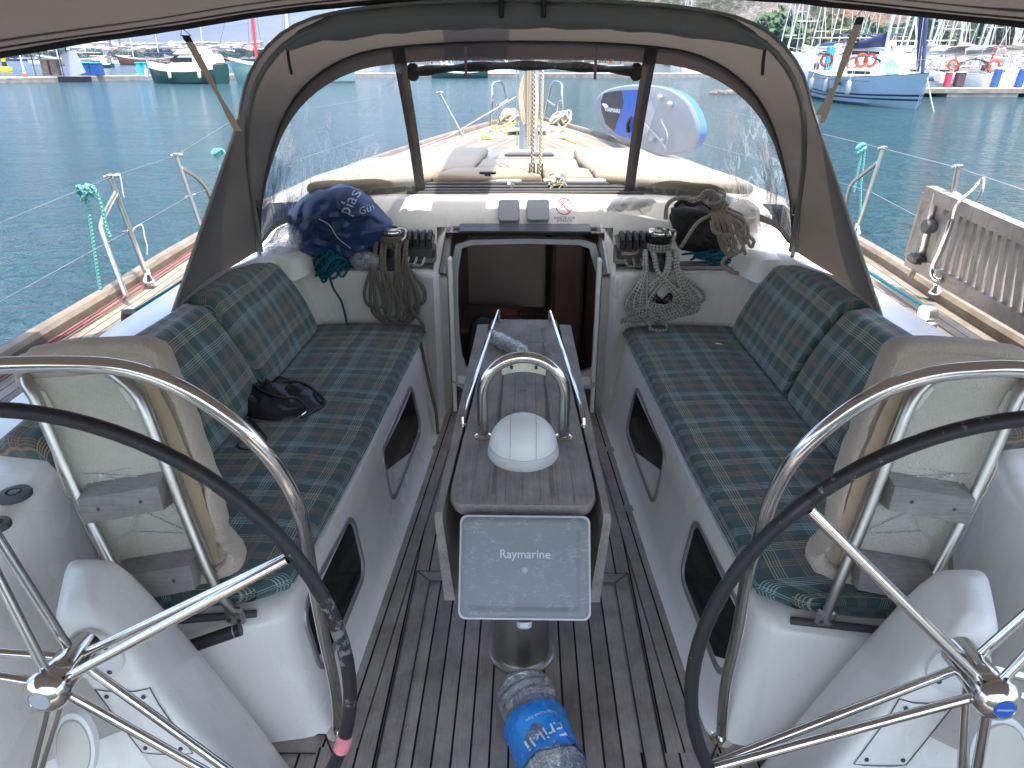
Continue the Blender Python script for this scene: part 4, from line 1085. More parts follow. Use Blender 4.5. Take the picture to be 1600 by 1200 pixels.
def pedestal(s, label):
    t = thing('helm_pedestal', (s * .72, 1.12, 0), label, 'helm pedestal', 'white helm pedestals')
    mb = MB(); rings = []
    for z, x, y, w, d in ((0, .60, 1.17, .115, .15), (.15, .65, 1.17, .105, .15), (.33, .715, 1.17, .094, .148), (.50, .775, 1.165, .084, .142), (.60, .81, 1.16, .078, .135), (.67, .835, 1.155, .072, .125), (.715, .848, 1.15, .062, .11), (.745, .852, 1.14, .045, .085), (.76, .853, 1.13, .022, .05)):
        ring = []
        for k in range(28):
            a = 2 * math.pi * k / 28; e = .45
            ca, sa = math.cos(a), math.sin(a); q = lambda v: math.copysign(abs(v) ** e, v)
            yy = y + d * q(sa); ring.append(V((s * (x + max(0, yy - 1.03) * .45) + w * q(ca), yy, z)))
        rings.append(ring)
    b = mb.loft(rings, closed=True, cap=True).build('pedestal_body', M['gel'], t, ang=70)
    bv = bvh_of(b); org = ORG[b.name]
    def on(x, z, o=.003):
        h = bv.ray_cast(V((x, 0, z)) - org, V((0, 1, 0)))
        return (h[0] + org + h[1] * o) if h[0] else V((x, 1, z))
    # round bearing plate and inset hatch with screws
    hc = V((s * .785, .99, .742))
    pl = MB().lathe([(.060, 0), (.060, .008), (.056, .011), (.03, .012)], on(s * .838, .668, -.004), axis=wn_ax, n=30).build('bearing_plate', M['white'], t)
    for a in (40, 130, 220, 310): MB().lathe([(.006, 0), (.005, .002), (.001, .002)], on(s * .838, .668, .0085) + V((.045 * math.cos(R(a)), 0, .045 * math.sin(R(a)))) , axis=wn_ax, n=8).build('plate_screw', M['rubber'], pl)
    def axis_pt(u, v, o=.003):   # u across, v down the column
        return on(s * (.812 - .33 * v) + u, .615 - v, o)
    q = [axis_pt(a, b_, .0035) for a, b_ in ((-.055, .04), (.055, .04), (.06, .20), (-.06, .20))]
    mb = MB(); mb.loft([q, inset_poly([p + V((0, -.002, .0)) for p in q], .003)], closed=True, cap=True)
    hp = MB().loft([[axis_pt(a, b_, .001 + (.002 if 0 < i < 3 else 0)) for i, a in enumerate((-.052, -.048, .048, .052))] for b_ in (.035, .045, .10, .15, .20, .21)]).build('hatch_plate', M['gel'], t)
    mb = MB(); c_ = [axis_pt(lerp(*e_[0], f_), lerp(*e_[1], f_), .0035) for e_ in (((-.053, .053), (.034, .034)), ((.053, .053), (.034, .211)), ((.053, -.053), (.211, .211)), ((-.053, -.053), (.211, .034))) for f_ in (0, .2, .4, .6, .8)]; mb.tube(c_, .0012, 4, closed=True); mb.build('hatch_gap', M['rubber'], t)
    for a, b_ in ((-.037, .05), (.037, .05), (.037, .195), (-.037, .195)): MB().lathe([(.005, 0), (.004, .002), (.001, .002)], axis_pt(a, b_, .003), axis=(0, -1, .2), n=8).build('hatch_screw', M['rubber'], hp)
    return t
pedestal(-1, 'white helm pedestal carrying the wheel with pink tape')
pedestal(1, 'white helm pedestal carrying the wheel with the blue badge')

def guard(s, label):
    t = thing('wheel_guard', (s * .56, 1.41, 0), label, 'guard rail', 'steel guard rails around the wheels')
    if s < 0: px = [(-130, 578), (0, 571), (100, 569), (180, 573), (250, 592), (320, 628), (390, 682), (440, 742), (470, 805)]
    else: px = [(1780, 592), (1600, 577), (1520, 578), (1450, 587), (1380, 610), (1310, 653), (1245, 712), (1208, 775), (1190, 830)]
    pl0 = (0, 1.15, 1.23); n0 = (0, 1, .20)
    top = [PL(*q, pl0, n0) for q in px]
    low = [P(486, 890, y=1.335), P(505, 990, y=1.375), V((-.505, 1.40, .18)), V((-.515, 1.405, 0))] if s < 0 else [P(1168, 900, y=1.335), P(1152, 990, y=1.375), V((.545, 1.40, .20)), V((.560, 1.405, 0))]
    end = [V((s * 1.10, 1.15, 1.215)), V((s * 1.20, 1.15, 1.15)), V((s * 1.22, 1.16, 1.05)), V((s * 1.12, 1.16, .82))] if 0 else []
    # outboard leg down to the coaming
    out_ = [V((s * 1.13, 1.16, 1.21)), V((s * 1.24, 1.17, 1.14)), V((s * 1.27, 1.18, 1.02)), V((s * 1.25, 1.2, .83))]
    pts = spline([*reversed(out_)] + [p for p in top if abs(p.x) < 1.09] + low, 6)
    MB().tube(pts, .0155, 12).build('guard_tube', M['steel'], t)
    f = pts[-1]; MB().lathe([(.032, 0), (.032, .005), (.02, .009)], V((f.x, f.y, 0)), n=16).build('guard_foot', M['steel'], t)
    f = pts[0]; MB().lathe([(.035, -.03), (.035, -.02), (.02, -.01)], f, n=16).build('guard_foot', M['steel'], t)
    return t
guard(-1, 'arched steel guard rail at the port wheel, nearest the black handbag')
guard(1, 'arched steel guard rail at the starboard wheel, below the slatted gangway')
# second inner leg of the port guard seen near the hub
# ================================================================== HELM BACKRESTS
def backrest(s, label):
    t = thing('deck_chair', (s * 1.0, 1.5, .5), label, 'backrest', 'towel covered backrests behind the wheels')
    p0, nn = V((0, 1.395, .52)), V((0, 1, -.19))
    N = -V(nn).normalized()
    def q(px, py, o=0): return PL(px if s < 0 else 1644 - px, py, p0, nn) + N * o
    outl = [(20, 575), (34, 553), (60, 542), (110, 534), (200, 530), (236, 536), (252, 552), (268, 590), (290, 640), (312, 700), (332, 760), (344, 820), (352, 850), (372, 870), (371, 890), (352, 903), (320, 913), (270, 922), (220, 926), (170, 922), (156, 905), (158, 872), (140, 835), (112, 780), (94, 745), (78, 690), (55, 640), (35, 605)]
    sp = spline([V((a, b, 0)) for a, b in outl], 3, closed=True)
    wob = [V((a.x + 6 * noise.noise(V((i * .75, s, 0))), a.y + 4 * noise.noise(V((i * .75, s, 5))), 0)) for i, a in enumerate(sp)]
    cx_, cy_ = 195, 730
    def ring(k, o, kk=0): return [q(cx_ + (a.x - cx_) * k, cy_ + (a.y - cy_) * k + kk, o) for a in wob]
    mb = MB(); mb.loft([ring(.80, -.075), ring(.94, -.07), ring(1.0, -.05), ring(1.01, -.015), ring(.985, .008), ring(.93, .014), ring(.90, .008), ring(.89, -.004)], closed=True, cap=True)
    mb.build('towel_cover', M['terry'], t, ang=70)
    inner = [(44, 592), (205, 580), (225, 600), (292, 780), (332, 872), (325, 895), (190, 905), (178, 880), (60, 650)]
    inn = [q(*a, .004) for a in inner]
    MB().loft([[p - N * .02 for p in inn], inn], closed=True, cap=True).build('seat_panel', M['mesh'], t, ang=30)
    # folded frame: two tubes joined over the top
    mb = MB()
    L1 = [(66, 612), (100, 690), (150, 800), (205, 905), (222, 945)]; L2 = [(228, 618), (262, 700), (300, 800), (342, 900), (362, 945)]
    a1 = [q(40, 590, -.0), q(52, 596, .022)] + [q(*a, .032) for a in L1]; a2 = [q(172, 584, -.0), q(196, 589, .022)] + [q(*a, .032) for a in L2]
    a2 = a2[:-1] + [P(367, 960, y=1.375) if s < 0 else P(1290, 962, y=1.375)]; a1 = a1[:-1] + [P(225, 945, y=1.40) if s < 0 else P(1425, 950, y=1.40)]
    mb.tube(spline(a1, 4), .0125, 12); mb.tube(spline(a2, 4), .0125, 12); mb.build('backrest_frame', M['steel_soft'], t)
    e = a2[-1]; mb = MB(); mb.box(e + V((0, .0, -.004)), (.05, .02, .05), bev=.008); fl = mb.build('frame_flange', M['steel_soft'], t)
    for d in (-.013, .013): MB().lathe([(.006, 0), (.004, .003)], e + V((d, -.011, -.01)), axis=(0, -1, 0), n=8).build('flange_screw', M['rubber'], fl)
    # wooden spacer blocks
    for (A, B, C_, D) in (((140, 768), (262, 748), (272, 784), (150, 806)), ((198, 886), (312, 868), (318, 905), (205, 928))):
        f_ = [q(*k, .050) for k in (A, B, C_, D)]; bk = [q(k[0] + 0, k[1] - 14, .006) for k in (A, B)] + [q(*k, .006) for k in (C_, D)]
        w = MB().loft([bk, f_], closed=True, cap=True).build('wood_block', M['block_wood'], t, smooth=False)
        for f in (.22, .75):
            p = f_[0].lerp(f_[1], f).lerp(f_[3].lerp(f_[2], f), .5); MB().lathe([(.005, 0), (.003, .002)], p, axis=N, n=8).build('block_screw', M['rubber'], w)
    # tan side of the cushion, showing where the towel has slipped
    sd = MB(); sd.loft([[q(*k, .012) for k in ((226, 592), (252, 650), (292, 750), (330, 850), (340, 880))], [q(*k, .016) for k in ((246, 590), (276, 650), (316, 750), (340, 830), (346, 872))]]); sd.build('cushion_side', M['webbing'], t)
    # cream tabs and cords
    for (A, B) in (((190, 604), (214, 638)), ((70, 612), (86, 645))):
        mb = MB(); w_ = 24 if A[0] > 100 else 5
        mb.loft([[q(A[0], A[1], .016), q(A[0] + w_ * .5, A[1] - 5, .022), q(A[0] + w_, A[1] - 2, .012)], [q(B[0], B[1], .014), q(B[0] + w_ * .5, B[1] - 1, .02), q(B[0] + w_, B[1] - 6, .012)]]); mb.build('vinyl_tab', M['tabp'], t)
    mb = MB()
    for L in ([(128, 738), (162, 740), (246, 744)], [(162, 740), (205, 730)], [(162, 740), (150, 748), (144, 764)], [(162, 740), (178, 746), (192, 756), (194, 770)], [(228, 798), (302, 832)], [(206, 828), (302, 832)], [(220, 802), (206, 828), (188, 842)]):
        mb.tube(spline([q(*k, .009) for k in L], 4), .0013, 5)
    mb.sphere(q(162, 740, .012), .005, 8, 6)
    mb.build('lacing_cord', M['r_white'], t)
    return t
backrest(-1, 'beige towel covered backrest on steel frame beside the black handbag')
backrest(1, 'beige towel covered backrest on steel frame below the slatted gangway')

# discs, leftovers on the aft coaming
def disc(px, py, r, label, z=.805):
    c = P(px, py, z=z); t = thing('compartment_cap', c, label, 'cap', 'round black caps on the port coaming')
    MB().lathe([(r, 0), (r * 1.02, .006), (r * .95, .012), (r * .5, .014), (r * .46, .010), (.001, .010)], c, n=28).build('cap_ring', M['rubber'], t)
    MB().lathe([(r * .36, .010), (r * .33, .013), (.001, .014)], c, n=20).build('cap_centre', M['black'], t)
disc(24, 776, .036, 'larger round black cap on the white coaming at the left')
disc(-4, 824, .028, 'smaller round black cap nearest the port wheel hub')
# winch handle in its holder on the port bench end
e0 = P(292, 1012, y=1.30); e1 = P(376, 983, y=1.33)
t = thing('winch_crank', e0, 'black winch handle hanging beside the port pedestal', 'winch handle')
mb = MB(); mb.rod(e0, e1, .0165, 12); mb.sphere(e0, .0185, 12, 8); mb.rod(e0, P(298, 1032, y=1.31), .013, 10, .010); mb.build('handle_grip', M['black'], t)
MB().rod(e1 - (e1 - e0) * .12, e1 - (e1 - e0) * .10, .0172, 12).build('grip_ring', M['gel_dark'], t)
# oval locker lid by the port pedestal and round vent by the starboard one
def lid(px, py, y, rx, rz, mat, name, label, tiltx=.0):
    c = P(px, py, y=y); ax = V((0, -1, .35)).normalized(); ex = V((1, 0, 0)); e2 = ax.cross(ex) * -1; n = 28
    def rg(k, o): return [c + ex * rx * k * math.cos(2 * math.pi * i / n) + e2 * rz * k * math.sin(2 * math.pi * i / n) + ax * o for i in range(n)]
    t = thing(name, c, label, 'locker lid' if name == 'locker_lid' else 'vent')
    MB().loft([rg(1, -.012), rg(1, .004), rg(.86, .006), rg(.84, .003)], closed=True, cap=True).build('lid_rim', M['white'] , t)
    MB().loft([rg(.82, .004), rg(.80, .008), rg(.05, .009)], closed=True, cap=True).build('lid_face', M[mat], t)
helm_l = tag(MB().loft([[V((-1.35, .75, .0)), V((-1.1, .80, .0)), V((-.66, 1.02, 0)), V((-.60, 1.02, 0))], [V((-1.35, .8, .42)), V((-1.1, .9, .42)), V((-.80, 1.10, .42)), V((-.78, 1.12, .42))], [V((-1.35, 1.3, .44)), V((-1.2, 1.3, .44)), V((-.9, 1.3, .44)), V((-.85, 1.3, .44))]]).build('helm_locker', M['gel'], yacht), 'white helm locker beside the port pedestal')
tag(MB().loft([[V((1.35, .75, .0)), V((1.1, .80, .0)), V((.70, 1.02, 0)), V((.64, 1.02, 0))], [V((1.35, .8, .42)), V((1.1, .9, .42)), V((.84, 1.10, .42)), V((.82, 1.12, .42))], [V((1.35, 1.3, .44)), V((1.2, 1.3, .44)), V((.9, 1.3, .44)), V((.85, 1.3, .44))]]).build('helm_locker', M['gel'], yacht), 'white helm locker beside the starboard pedestal')
lid(118, 1168, .94, .040, .072, 'tabp', 'locker_lid', 'oval beige locker lid under the port wheel hub')
lid(1560, 1178, .92, .055, .075, 'tabp', 'cockpit_vent', 'round beige vent under the starboard wheel hub')

# ================================================================== WINCHES, ROPES, CLUTCHES
def winch(c, label):
    t = thing('winch', c, label, 'winch', 'winches beside the companionway')
    MB().lathe([(.078, 0), (.078, .01), (.07, .03), (.066, .045), (.066, .06)], c, n=32).build('winch_base', M['rubber'], t)
    MB().lathe([(.064, .06), (.062, .072), (.050, .088), (.046, .11), (.048, .14), (.060, .160), (.062, .17)], c, n=32).build('winch_drum', M['black'], t)
    MB().lathe([(.060, .17), (.064, .176), (.064, .19), (.058, .198), (.030, .203), (.028, .196), (.001, .196)], c, n=32).build('winch_top', M['steel'], t)
    mb = MB(); mb.tube(spline([V(c) + V((.04, -.03, .2)), V(c) + V((.068, -.03, .195)), V(c) + V((.066, -.035, .165)), V(c) + V((.05, -.05, .15))], 4), .008, 8); mb.build('stripper_arm', M['steel_soft'], t)
WL = V((-.66, 3.53, LEDZ)); WR = V((.67, 3.53, LEDZ))
winch(WL, 'black winch with steel top beside the blue plastic bag')
winch(WR, 'black winch with steel top wrapped by the black flecked rope')
def hank(name, top, drop, width, n, mat, label, r, y0=3.40, fan=1.0, seed=1, xbias=0.0, hk=(.10, .16)):
    rr = random.Random(seed); mb = MB()
    for i in range(n):
        u = (i + .5) / n * 2 - 1; zb = max(top.z - drop * (1 - .22 * u * u - .10 * rr.random()), .522)
        cx_ = top.x + u * width * .42 * fan + xbias * (.5 + .5 * u); hwd = width * (hk[0] + hk[1] * rr.random()); yy = y0 - .010 - .022 * rr.random()
        side = -1 if (i % 2 == 0) else 1
        xa = top.x - .066 - .010 * rr.random() if u < .25 else top.x + .020 * rr.random() + .03; xb = top.x + .066 + .010 * rr.random() if u > -.25 else top.x - .03 - .02 * rr.random()
        zt = top.z - .02 * rr.random()
        def mid(x0, k, sg): return V((lerp(x0, cx_ + sg * hwd, min(1, k * 1.5)) + sg * .008 * math.sin(math.pi * k), lerp(y0 + .012, yy, min(1, k * 3)), lerp(zt - .06, zb, k)))
        pts = [V((xa, top.y - .03, zt)), V((xa - .004, top.y - .075, zt - .012)), mid(xa, .08, -1), mid(xa, .35, -1), mid(xa, .65, -1), mid(xa, .88, -1), V((cx_ - hwd * .6, yy, zb + .004)), V((cx_, yy - .003, zb - .008)), V((cx_ + hwd * .6, yy, zb + .004)), mid(xb, .88, 1), mid(xb, .65, 1), mid(xb, .35, 1), mid(xb, .08, 1), V((xb + .004, top.y - .075, zt - .012)), V((xb, top.y - .03, zt))]
        mb.tube(spline(pts, 5), r, 7)
    return mb
mb = hank('rope', WL + V((-.0, 0, .14)), .40, .21, 11, 'r_grey', '', .0085, seed=5, xbias=.03)
for k in range(4):   # turns round the drum
    mb.tube([WL + V((.066 * math.cos(R(a)), .066 * math.sin(R(a)), .12 + .014 * k)) for a in range(0, 360, 20)], .008, 7, closed=True)
mb.tube(spline([WL + V((.06, -.04, .12)), V((-.575, 3.40, .70)), V((-.56, 3.36, .60)), V((-.50, 3.33, .52)), V((-.52, 3.30, .49)), V((-.495, 3.25, .38)), V((-.47, 3.22, .25)), V((-.44, 3.18, .12)), V((-.43, 3.15, .01))], 7), .0085, 7)
one('coiled_rope', mb, M['r_grey'], 'grey brown rope hank hanging from the port winch down to the seat', 'rope', 'ropes hanging over the cockpit bulkheads')
mb = hank('rope', WR + V((0, 0, .10)), .33, .26, 13, 'r_flk', '', .0098, seed=9, fan=.22, xbias=.03, hk=(.27, .34))
for i in range(9):    # untidy tail piled on the cushion
    a = V((.50 + .02 * rnd.random(), 3.36, .53)); 
    pts = [V((.49 + .03 * rnd.random(), 3.38, .525 + .02 * rnd.random())), V((.55 + .05 * rnd.random(), 3.36 - .04 * rnd.random(), .55 + .05 * rnd.random())), V((.64 + .06 * rnd.random(), 3.38, .56 + .05 * rnd.random())), V((.60 + .04 * rnd.random(), 3.35, .54)), V((.52, 3.35 + .03 * rnd.random(), .53))]
    mb.tube(spline(pts, 7, closed=True), .007, 7, closed=True)
mb.tube(spline([V((.66, 3.35, .56)), V((.62, 3.33, .52)), V((.67, 3.31, .51)), V((.71, 3.33, .515)), V((.69, 3.36, .54))], 7, closed=True), .0075, 7, closed=True)
for k in range(3):
    mb.tube([WR + V((.057 * math.cos(R(a)), .057 * math.sin(R(a)), .10 + .013 * k)) for a in range(0, 360, 20)], .0075, 7, closed=True)
one('coiled_rope', mb, M['r_flk'], 'white rope with black flecks hanking from the starboard winch onto the seat', 'rope', 'ropes hanging over the cockpit bulkheads')
# clutches
def clutch(c, rot, label):
    t = thing('rope_clutch', c, label, 'rope clutch', 'rope clutch banks beside the companionway')
    for k in range(5):
        x = c.x + (k - 2) * .034
        mb = MB(); pr = [(-.06, 0), (-.06, .03), (-.03, .055), (.0, .066), (.03, .06), (.05, .04), (.055, 0)]
        for sx_ in (-.013, .013): pass
        mb.loft([[V((x - .013, c.y + a, c.z + b)) for a, b in pr], [V((x + .013, c.y + a, c.z + b)) for a, b in pr]], closed=True, cap=True)
        cl = mb.build('clutch_body', M['black'], t, ang=30)
        mb = MB(); mb.tube([V((x, c.y + .02, c.z + .066)), V((x, c.y - .035, c.z + .070)), V((x, c.y - .065, c.z + .045))], [.013, .012, .008], 8); mb.build('clutch_lever', M['rubber'], cl)
    MB().box(c + V((0, .01, -.04)), (.185, .15, .09), bev=.012).build('clutch_plate', M['rubber'], t)
clutch(V((-.545, 3.575, .865)), 0, 'bank of black rope clutches left of the companionway hatch')
clutch(V((.555, 3.575, .865)), 0, 'bank of black rope clutches right of the companionway hatch')
def lines(s):
    mb = MB()
    for k in range(3):
        x = s * (.50 + k * .04); mb.tube(spline([V((x, 3.66, .85)), V((x, 3.55, .84)), V((x + s * .01, 3.49, .80)), V((x + s * .03, 3.50, .785)), V((s * .60, 3.51, .79))], 6), .0065, 7)
    return mb
one('control_lines', lines(-1), M['r_white'], 'thin lines led out of the port rope clutches', 'rope')
one('control_lines', lines(1), M['r_flk'], 'thin lines led out of the starboard rope clutches', 'rope')
# sockets on the starboard bulkhead
for px, py, lb in ((1021, 472, 'round black socket with open cap on the starboard bulkhead'), (1046, 472, 'round black socket with a grey centre on the starboard bulkhead')):
    c = P(px, py, y=3.44); t = thing('panel_socket', c, lb, 'socket', 'round black sockets on the starboard bulkhead')
    MB().lathe([(.040, 0), (.040, .008), (.034, .014), (.02, .016), (.018, .008), (.001, .008)], c, axis=(0, -1, 0), n=26).build('socket_ring', M['black'], t)
    MB().lathe([(.011, .008), (.01, .012), (.001, .012)], c, axis=(0, -1, 0), n=14).build('socket_centre', M['gel_dark'], t)
    MB().box(c + V((0, -.006, .042)), (.03, .012, .014), bev=.003).build('socket_hinge', M['black'], t)

# ================================================================== BAGS, ROPES AND BOTTLES
def lump(c, outline_r, sc, seed, crease=.25, n=40, m=26, flat=None):
    def fn(d):
        q = noise.noise(d * 1.7 + V((seed, 0, 0))) * .28 + crease * (abs(noise.noise(d * 3.3 + V((0, seed, 0)))) - .25) + .08 * noise.noise(d * 8 + V((0, 0, seed))) + .03 * abs(noise.noise(d * 17))
        return 1 + q
    mb = MB(); mb.sphere(c, outline_r, n, m, sc, fn)
    if flat is not None: mb.v = [V((p.x, p.y, max(p.z, flat))) for p in mb.v]
    return mb
# navy bag: body traced as crumpled folds with real depth
def bagfrom(outl, cy, depth, y, seed, name, parent, mat, amp=.02, n=14):
    pts = [P(a, b, y=y) for a, b in outl]; sp = resample(spline(pts + [pts[0]], 2), 73)[:-1]; c = sum(sp, V()) / len(sp)
    rings = []
    for i in range(n + 1):
        ph = math.pi * i / n; k = math.sin(ph) ** .55 if 0 < i < n else .02
        dy = -math.cos(ph) * depth
        rg = []
        for j, p in enumerate(sp):
            d = (p - c); q = c + d * k + V((0, dy, 0)); w = .7 * noise.noise(q * 7 + V((seed, 0, 0))) + 1.3 * (.35 - abs(noise.noise(q * 11 + V((0, seed, 0))))) + .4 * (.3 - abs(noise.noise(q * 24 + V((0, 0, seed))))) + .12 * noise.noise(q * 50)
            q += d.normalized() * amp * w * .6 * k + V((0, amp * w * 1.1, 0))
            rg.append(q)
        rings.append(rg)
    mb = MB(); mb.loft(rings, closed=True, cap=True); return mb.build(name, mat, parent, ang=18)
t = thing('plastic_bag', P(545, 410, y=3.58), 'large navy blue plastic bag with pale lettering on the port winch ledge', 'bag')
bb = bagfrom([(460, 392), (452, 345), (472, 312), (520, 291), (560, 297), (592, 330), (614, 352), (608, 375), (585, 400), (560, 418), (525, 412), (500, 402)], 0, .13, 3.56, 3, 'bag_body', t, M['bluebag'], .036, 30)
bvb = bvh_of(bb); ob = ORG[bb.name]
def bt(txt, px, py, size, ang, sx=1.0):
    c = P(px, py, y=3.30); a = R(ang); ex = V((math.cos(a), 0, math.sin(a))); ey = V((-math.sin(a), 0, math.cos(a)))
    text_surf('bag_lettering', txt, c, ex, ey, size, M['txt_bag'], bb, bvb, ob, off=.007, sx=sx)
bt('Güvenle', 572, 336, .046, 14, .9); bt('plas', 534, 326, .085, 62, .8); None
mb = MB(); mb.tube(spline([P(498, 342, y=3.40), P(515, 352, y=3.39), P(528, 372, y=3.39), P(548, 388, y=3.40)], 6), .0018, 5); mb.build('draw_string', M['r_white'], t)
t = thing('plastic_bag', P(445, 395, y=3.45), 'crumpled clear plastic bag tucked beside the navy bag', 'bag')
bagfrom([(412, 385), (428, 366), (450, 352), (468, 365), (472, 385), (450, 398), (425, 400)], 0, .05, 3.42, 8, 'bag_body', t, M['bagclear'], .022, 20)
t = thing('plastic_bag', P(560, 415, y=3.46), 'small clear plastic bag under the navy bag beside the teal rope', 'bag')
bagfrom([(545, 405), (560, 392), (590, 398), (600, 412), (580, 422), (555, 420)], 0, .04, 3.43, 11, 'bag_body', t, M['bagclear'], .022, 20)
# teal rope pile
def tangle(c, rx, ry, rz, n, r, seed, turns=1.0):
    rr = random.Random(seed); mb = MB()
    for i in range(n):
        cx_ = V(c) + V((rr.uniform(-.35, .35) * rx, rr.uniform(-.3, .3) * ry, rr.uniform(-.2, .6) * rz)); ph = rr.uniform(0, 6.28); a = rr.uniform(.45, 1) * rx; b = rr.uniform(.4, .9) * ry; tl = rr.uniform(-.5, .5)
        pts = [cx_ + V((a * math.cos(ph + q), b * math.sin(ph + q), rz * .5 * math.sin(q * 1.5 + ph) + a * math.cos(ph + q) * tl * .4)) for q in [k * 6.283 / 9 for k in range(9)]]
        mb.tube(spline(pts, 5, closed=True), r, 6, closed=True)
    return mb
c = P(520, 425, y=3.45); mb = tangle(c + V((0, 0, .02)), .085, .07, .10, 11, .0058, 4)
mb.tube(spline([c + V((-.0, -.07, .0)), c + V((.02, -.09, -.06)), c + V((.05, -.09, -.12)), c + V((.065, -.09, -.2)), c + V((.068, -.09, -.25))], 7), .006, 7)
one('rope_tangle', mb, M['r_teal'], 'tangled teal rope dropping over the port bulkhead', 'rope', 'teal ropes on the winch ledges')
c = P(1118, 398, y=3.62); mb = tangle(c, .14, .10, .04, 12, .0058, 14)
mb.tube(spline([c + V((.06, -.05, 0)), c + V((.16, -.04, .01)), c + V((.26, -.07, .0)), c + V((.33, -.13, -.02))], 6), .0058, 7)
mb.tube(spline([c + V((-.20, .02, .17)), c + V((-.16, 0, .10)), c + V((-.10, .0, .04)), c + V((0, .0, .02))], 6), .0058, 7)
one('rope_tangle', mb, M['r_teal'], 'teal rope flaked beneath the black bag on the starboard ledge', 'rope', 'teal ropes on the winch ledges')
t = thing('fabric_bag', P(1090, 380, y=3.66), 'slumped black fabric bag on the starboard ledge behind the winch', 'bag')
bk = bagfrom([(1048, 325), (1070, 318), (1100, 322), (1128, 335), (1140, 360), (1138, 388), (1110, 396), (1075, 392), (1052, 385), (1046, 350)], 0, .10, 3.66, 21, 'bag_body', t, M['blackbag'], .036, 26)
mb = MB(); mb.tube(spline([P(1055, 322, y=3.60), P(1066, 314, y=3.58), P(1080, 320, y=3.57), P(1098, 316, y=3.58), P(1112, 326, y=3.58)], 5), .012, 8); mb.build('bag_strap', M['blackbag'], t)
# thick beige rope, knotted
mb = MB(); yk = 3.52
def rp(L, y=3.52, r=.0095, n=6): mb.tube(spline([P(a, b, y=y + d) for a, b, d in L], n), r, 8)
rp([(1040, 342, .06), (1042, 322, .04), (1052, 312, 0), (1068, 309, 0), (1082, 312, -.02), (1098, 306, -.03), (1112, 300, 0)], r=.0105)
for k in range(5):   # the wrapped knot
    rp([(1096 + k * 7, 306 + k * 3, .02), (1103 + k * 7, 299 + k * 4, -.02), (1116 + k * 5, 301 + k * 5, -.04), (1114 + k * 4, 316 + k * 4, -.03), (1102 + k * 5, 317 + k * 3, .0)], 3.50)
rp([(1098, 312, 0), (1108, 318, -.05), (1124, 316, -.06), (1132, 304, -.04), (1122, 298, -.02)], 3.50)
for k, (dx, w, b) in enumerate(((0, 7, 392), (6, 9, 398), (14, 8, 388), (24, 9, 394), (32, 8, 380), (42, 8, 386))):
    x = 1120 + dx
    rp([(1112 + k * 2, 332, -.03), (x - w + 4, 350, -.05 - k * .006), (x - w + 10, 372, -.06), (x - w + 14, b - 8, -.055), (x + 12, b, -.055), (x + w + 8, b - 10, -.06), (x + w, 368, -.065), (x + w - 6, 348, -.055), (1118 + k * 2, 331, -.035)], 3.50, .0085)
rp([(1112, 335, -.02), (1092, 346, -.05), (1082, 358, -.06), (1073, 372, -.05), (1064, 386, -.03)])
rp([(1112, 345, -.06), (1116, 362, -.09), (1138, 367, -.09), (1162, 354, -.08), (1160, 342, -.06), (1135, 330, -.04)], 3.50)
rp([(1150, 396, -.05), (1135, 402, -.06), (1129, 414, -.07), (1146, 426, -.075), (1170, 425, -.07), (1178, 412, -.06), (1166, 398, -.05), (1160, 380, -.05)], 3.52)
one('knotted_rope', mb, M['r_beige'], 'thick beige knotted rope heaped over the black bag', 'rope')
mb = MB(); mb.tube(spline([P(972, 396, y=3.50), P(990, 396, y=3.51), P(1003, 388, y=3.53)], 5), .009, 8); one('rope_end', mb, M['r_beige'], 'short beige rope end by the rope clutches right of the hatch', 'rope')
t = thing('plastic_bag', P(1180, 350, y=3.62), 'white plastic bag lying in the corner of the starboard windshield', 'bag')
bagfrom([(1142, 325), (1160, 310), (1185, 314), (1205, 335), (1200, 352), (1180, 364), (1160, 350)], 0, .07, 3.60, 31, 'bag_body', t, M['whitebag'], .022, 20)
t = thing('plastic_bag', P(960, 350, y=3.72), 'white crumpled shape added for window light on the riser right of the no littering sign', 'bag')
bagfrom([(905, 352), (925, 340), (950, 320), (975, 308), (1010, 308), (1028, 320), (1030, 345), (990, 358), (940, 359)], 0, .03, 3.70, 41, 'bag_body', t, M['whitebag'], .022, 20)  # solid stand-in for sunlight refracted by the crumpled window onto the riser

# black handbag on the port seat
t = thing('handbag', P(420, 640, z=SZ), 'small black fabric handbag with long strap on the port seat cushion', 'handbag')
def onseat(px, py, h=0): p = P(px, py, z=SZ + .008 + h); return p
mb = MB(); outl = [(352, 596), (372, 592), (405, 600), (432, 602), (470, 612), (498, 625), (508, 634), (478, 652), (440, 660), (412, 658), (385, 650), (362, 628)]
sp = resample(spline([onseat(*q) for q in outl] + [onseat(*outl[0])], 4), 41)[:-1]; c = sum(sp, V()) / len(sp); rings = []
for i in range(11):
    ph = math.pi / 2 * i / 10; k = math.cos(ph) ** .7 if i < 10 else .03; rg = []
    for p in sp:
        q = c + (p - c) * k; w = noise.noise(q * 12) + .8 * abs(noise.noise(q * 26 + V((3, 0, 0)))); q.z = SZ + .004 + .075 * math.sin(ph) * (.8 + .7 * w) * (1 if i else 0); rg.append(q)
    rings.append(rg)
hb = mb.loft(rings, closed=True, cap=True).build('bag_body', M['leather'], t, ang=30)
mb = MB(); mb.tube(spline([onseat(408, 610, .07), onseat(440, 596, .07), onseat(475, 600, .06), (onseat(500, 618, .04)), onseat(506, 632, .01), onseat(485, 645, .012), onseat(470, 652, .02)], 6), .0065, 7); mb.tube(spline([onseat(365, 604, .05), onseat(385, 596, .07), onseat(410, 612, .075), onseat(440, 622, .08), onseat(462, 622, .07), onseat(480, 638, .03)], 6), .006, 7)
mb.build('shoulder_strap', M['leather'], t)
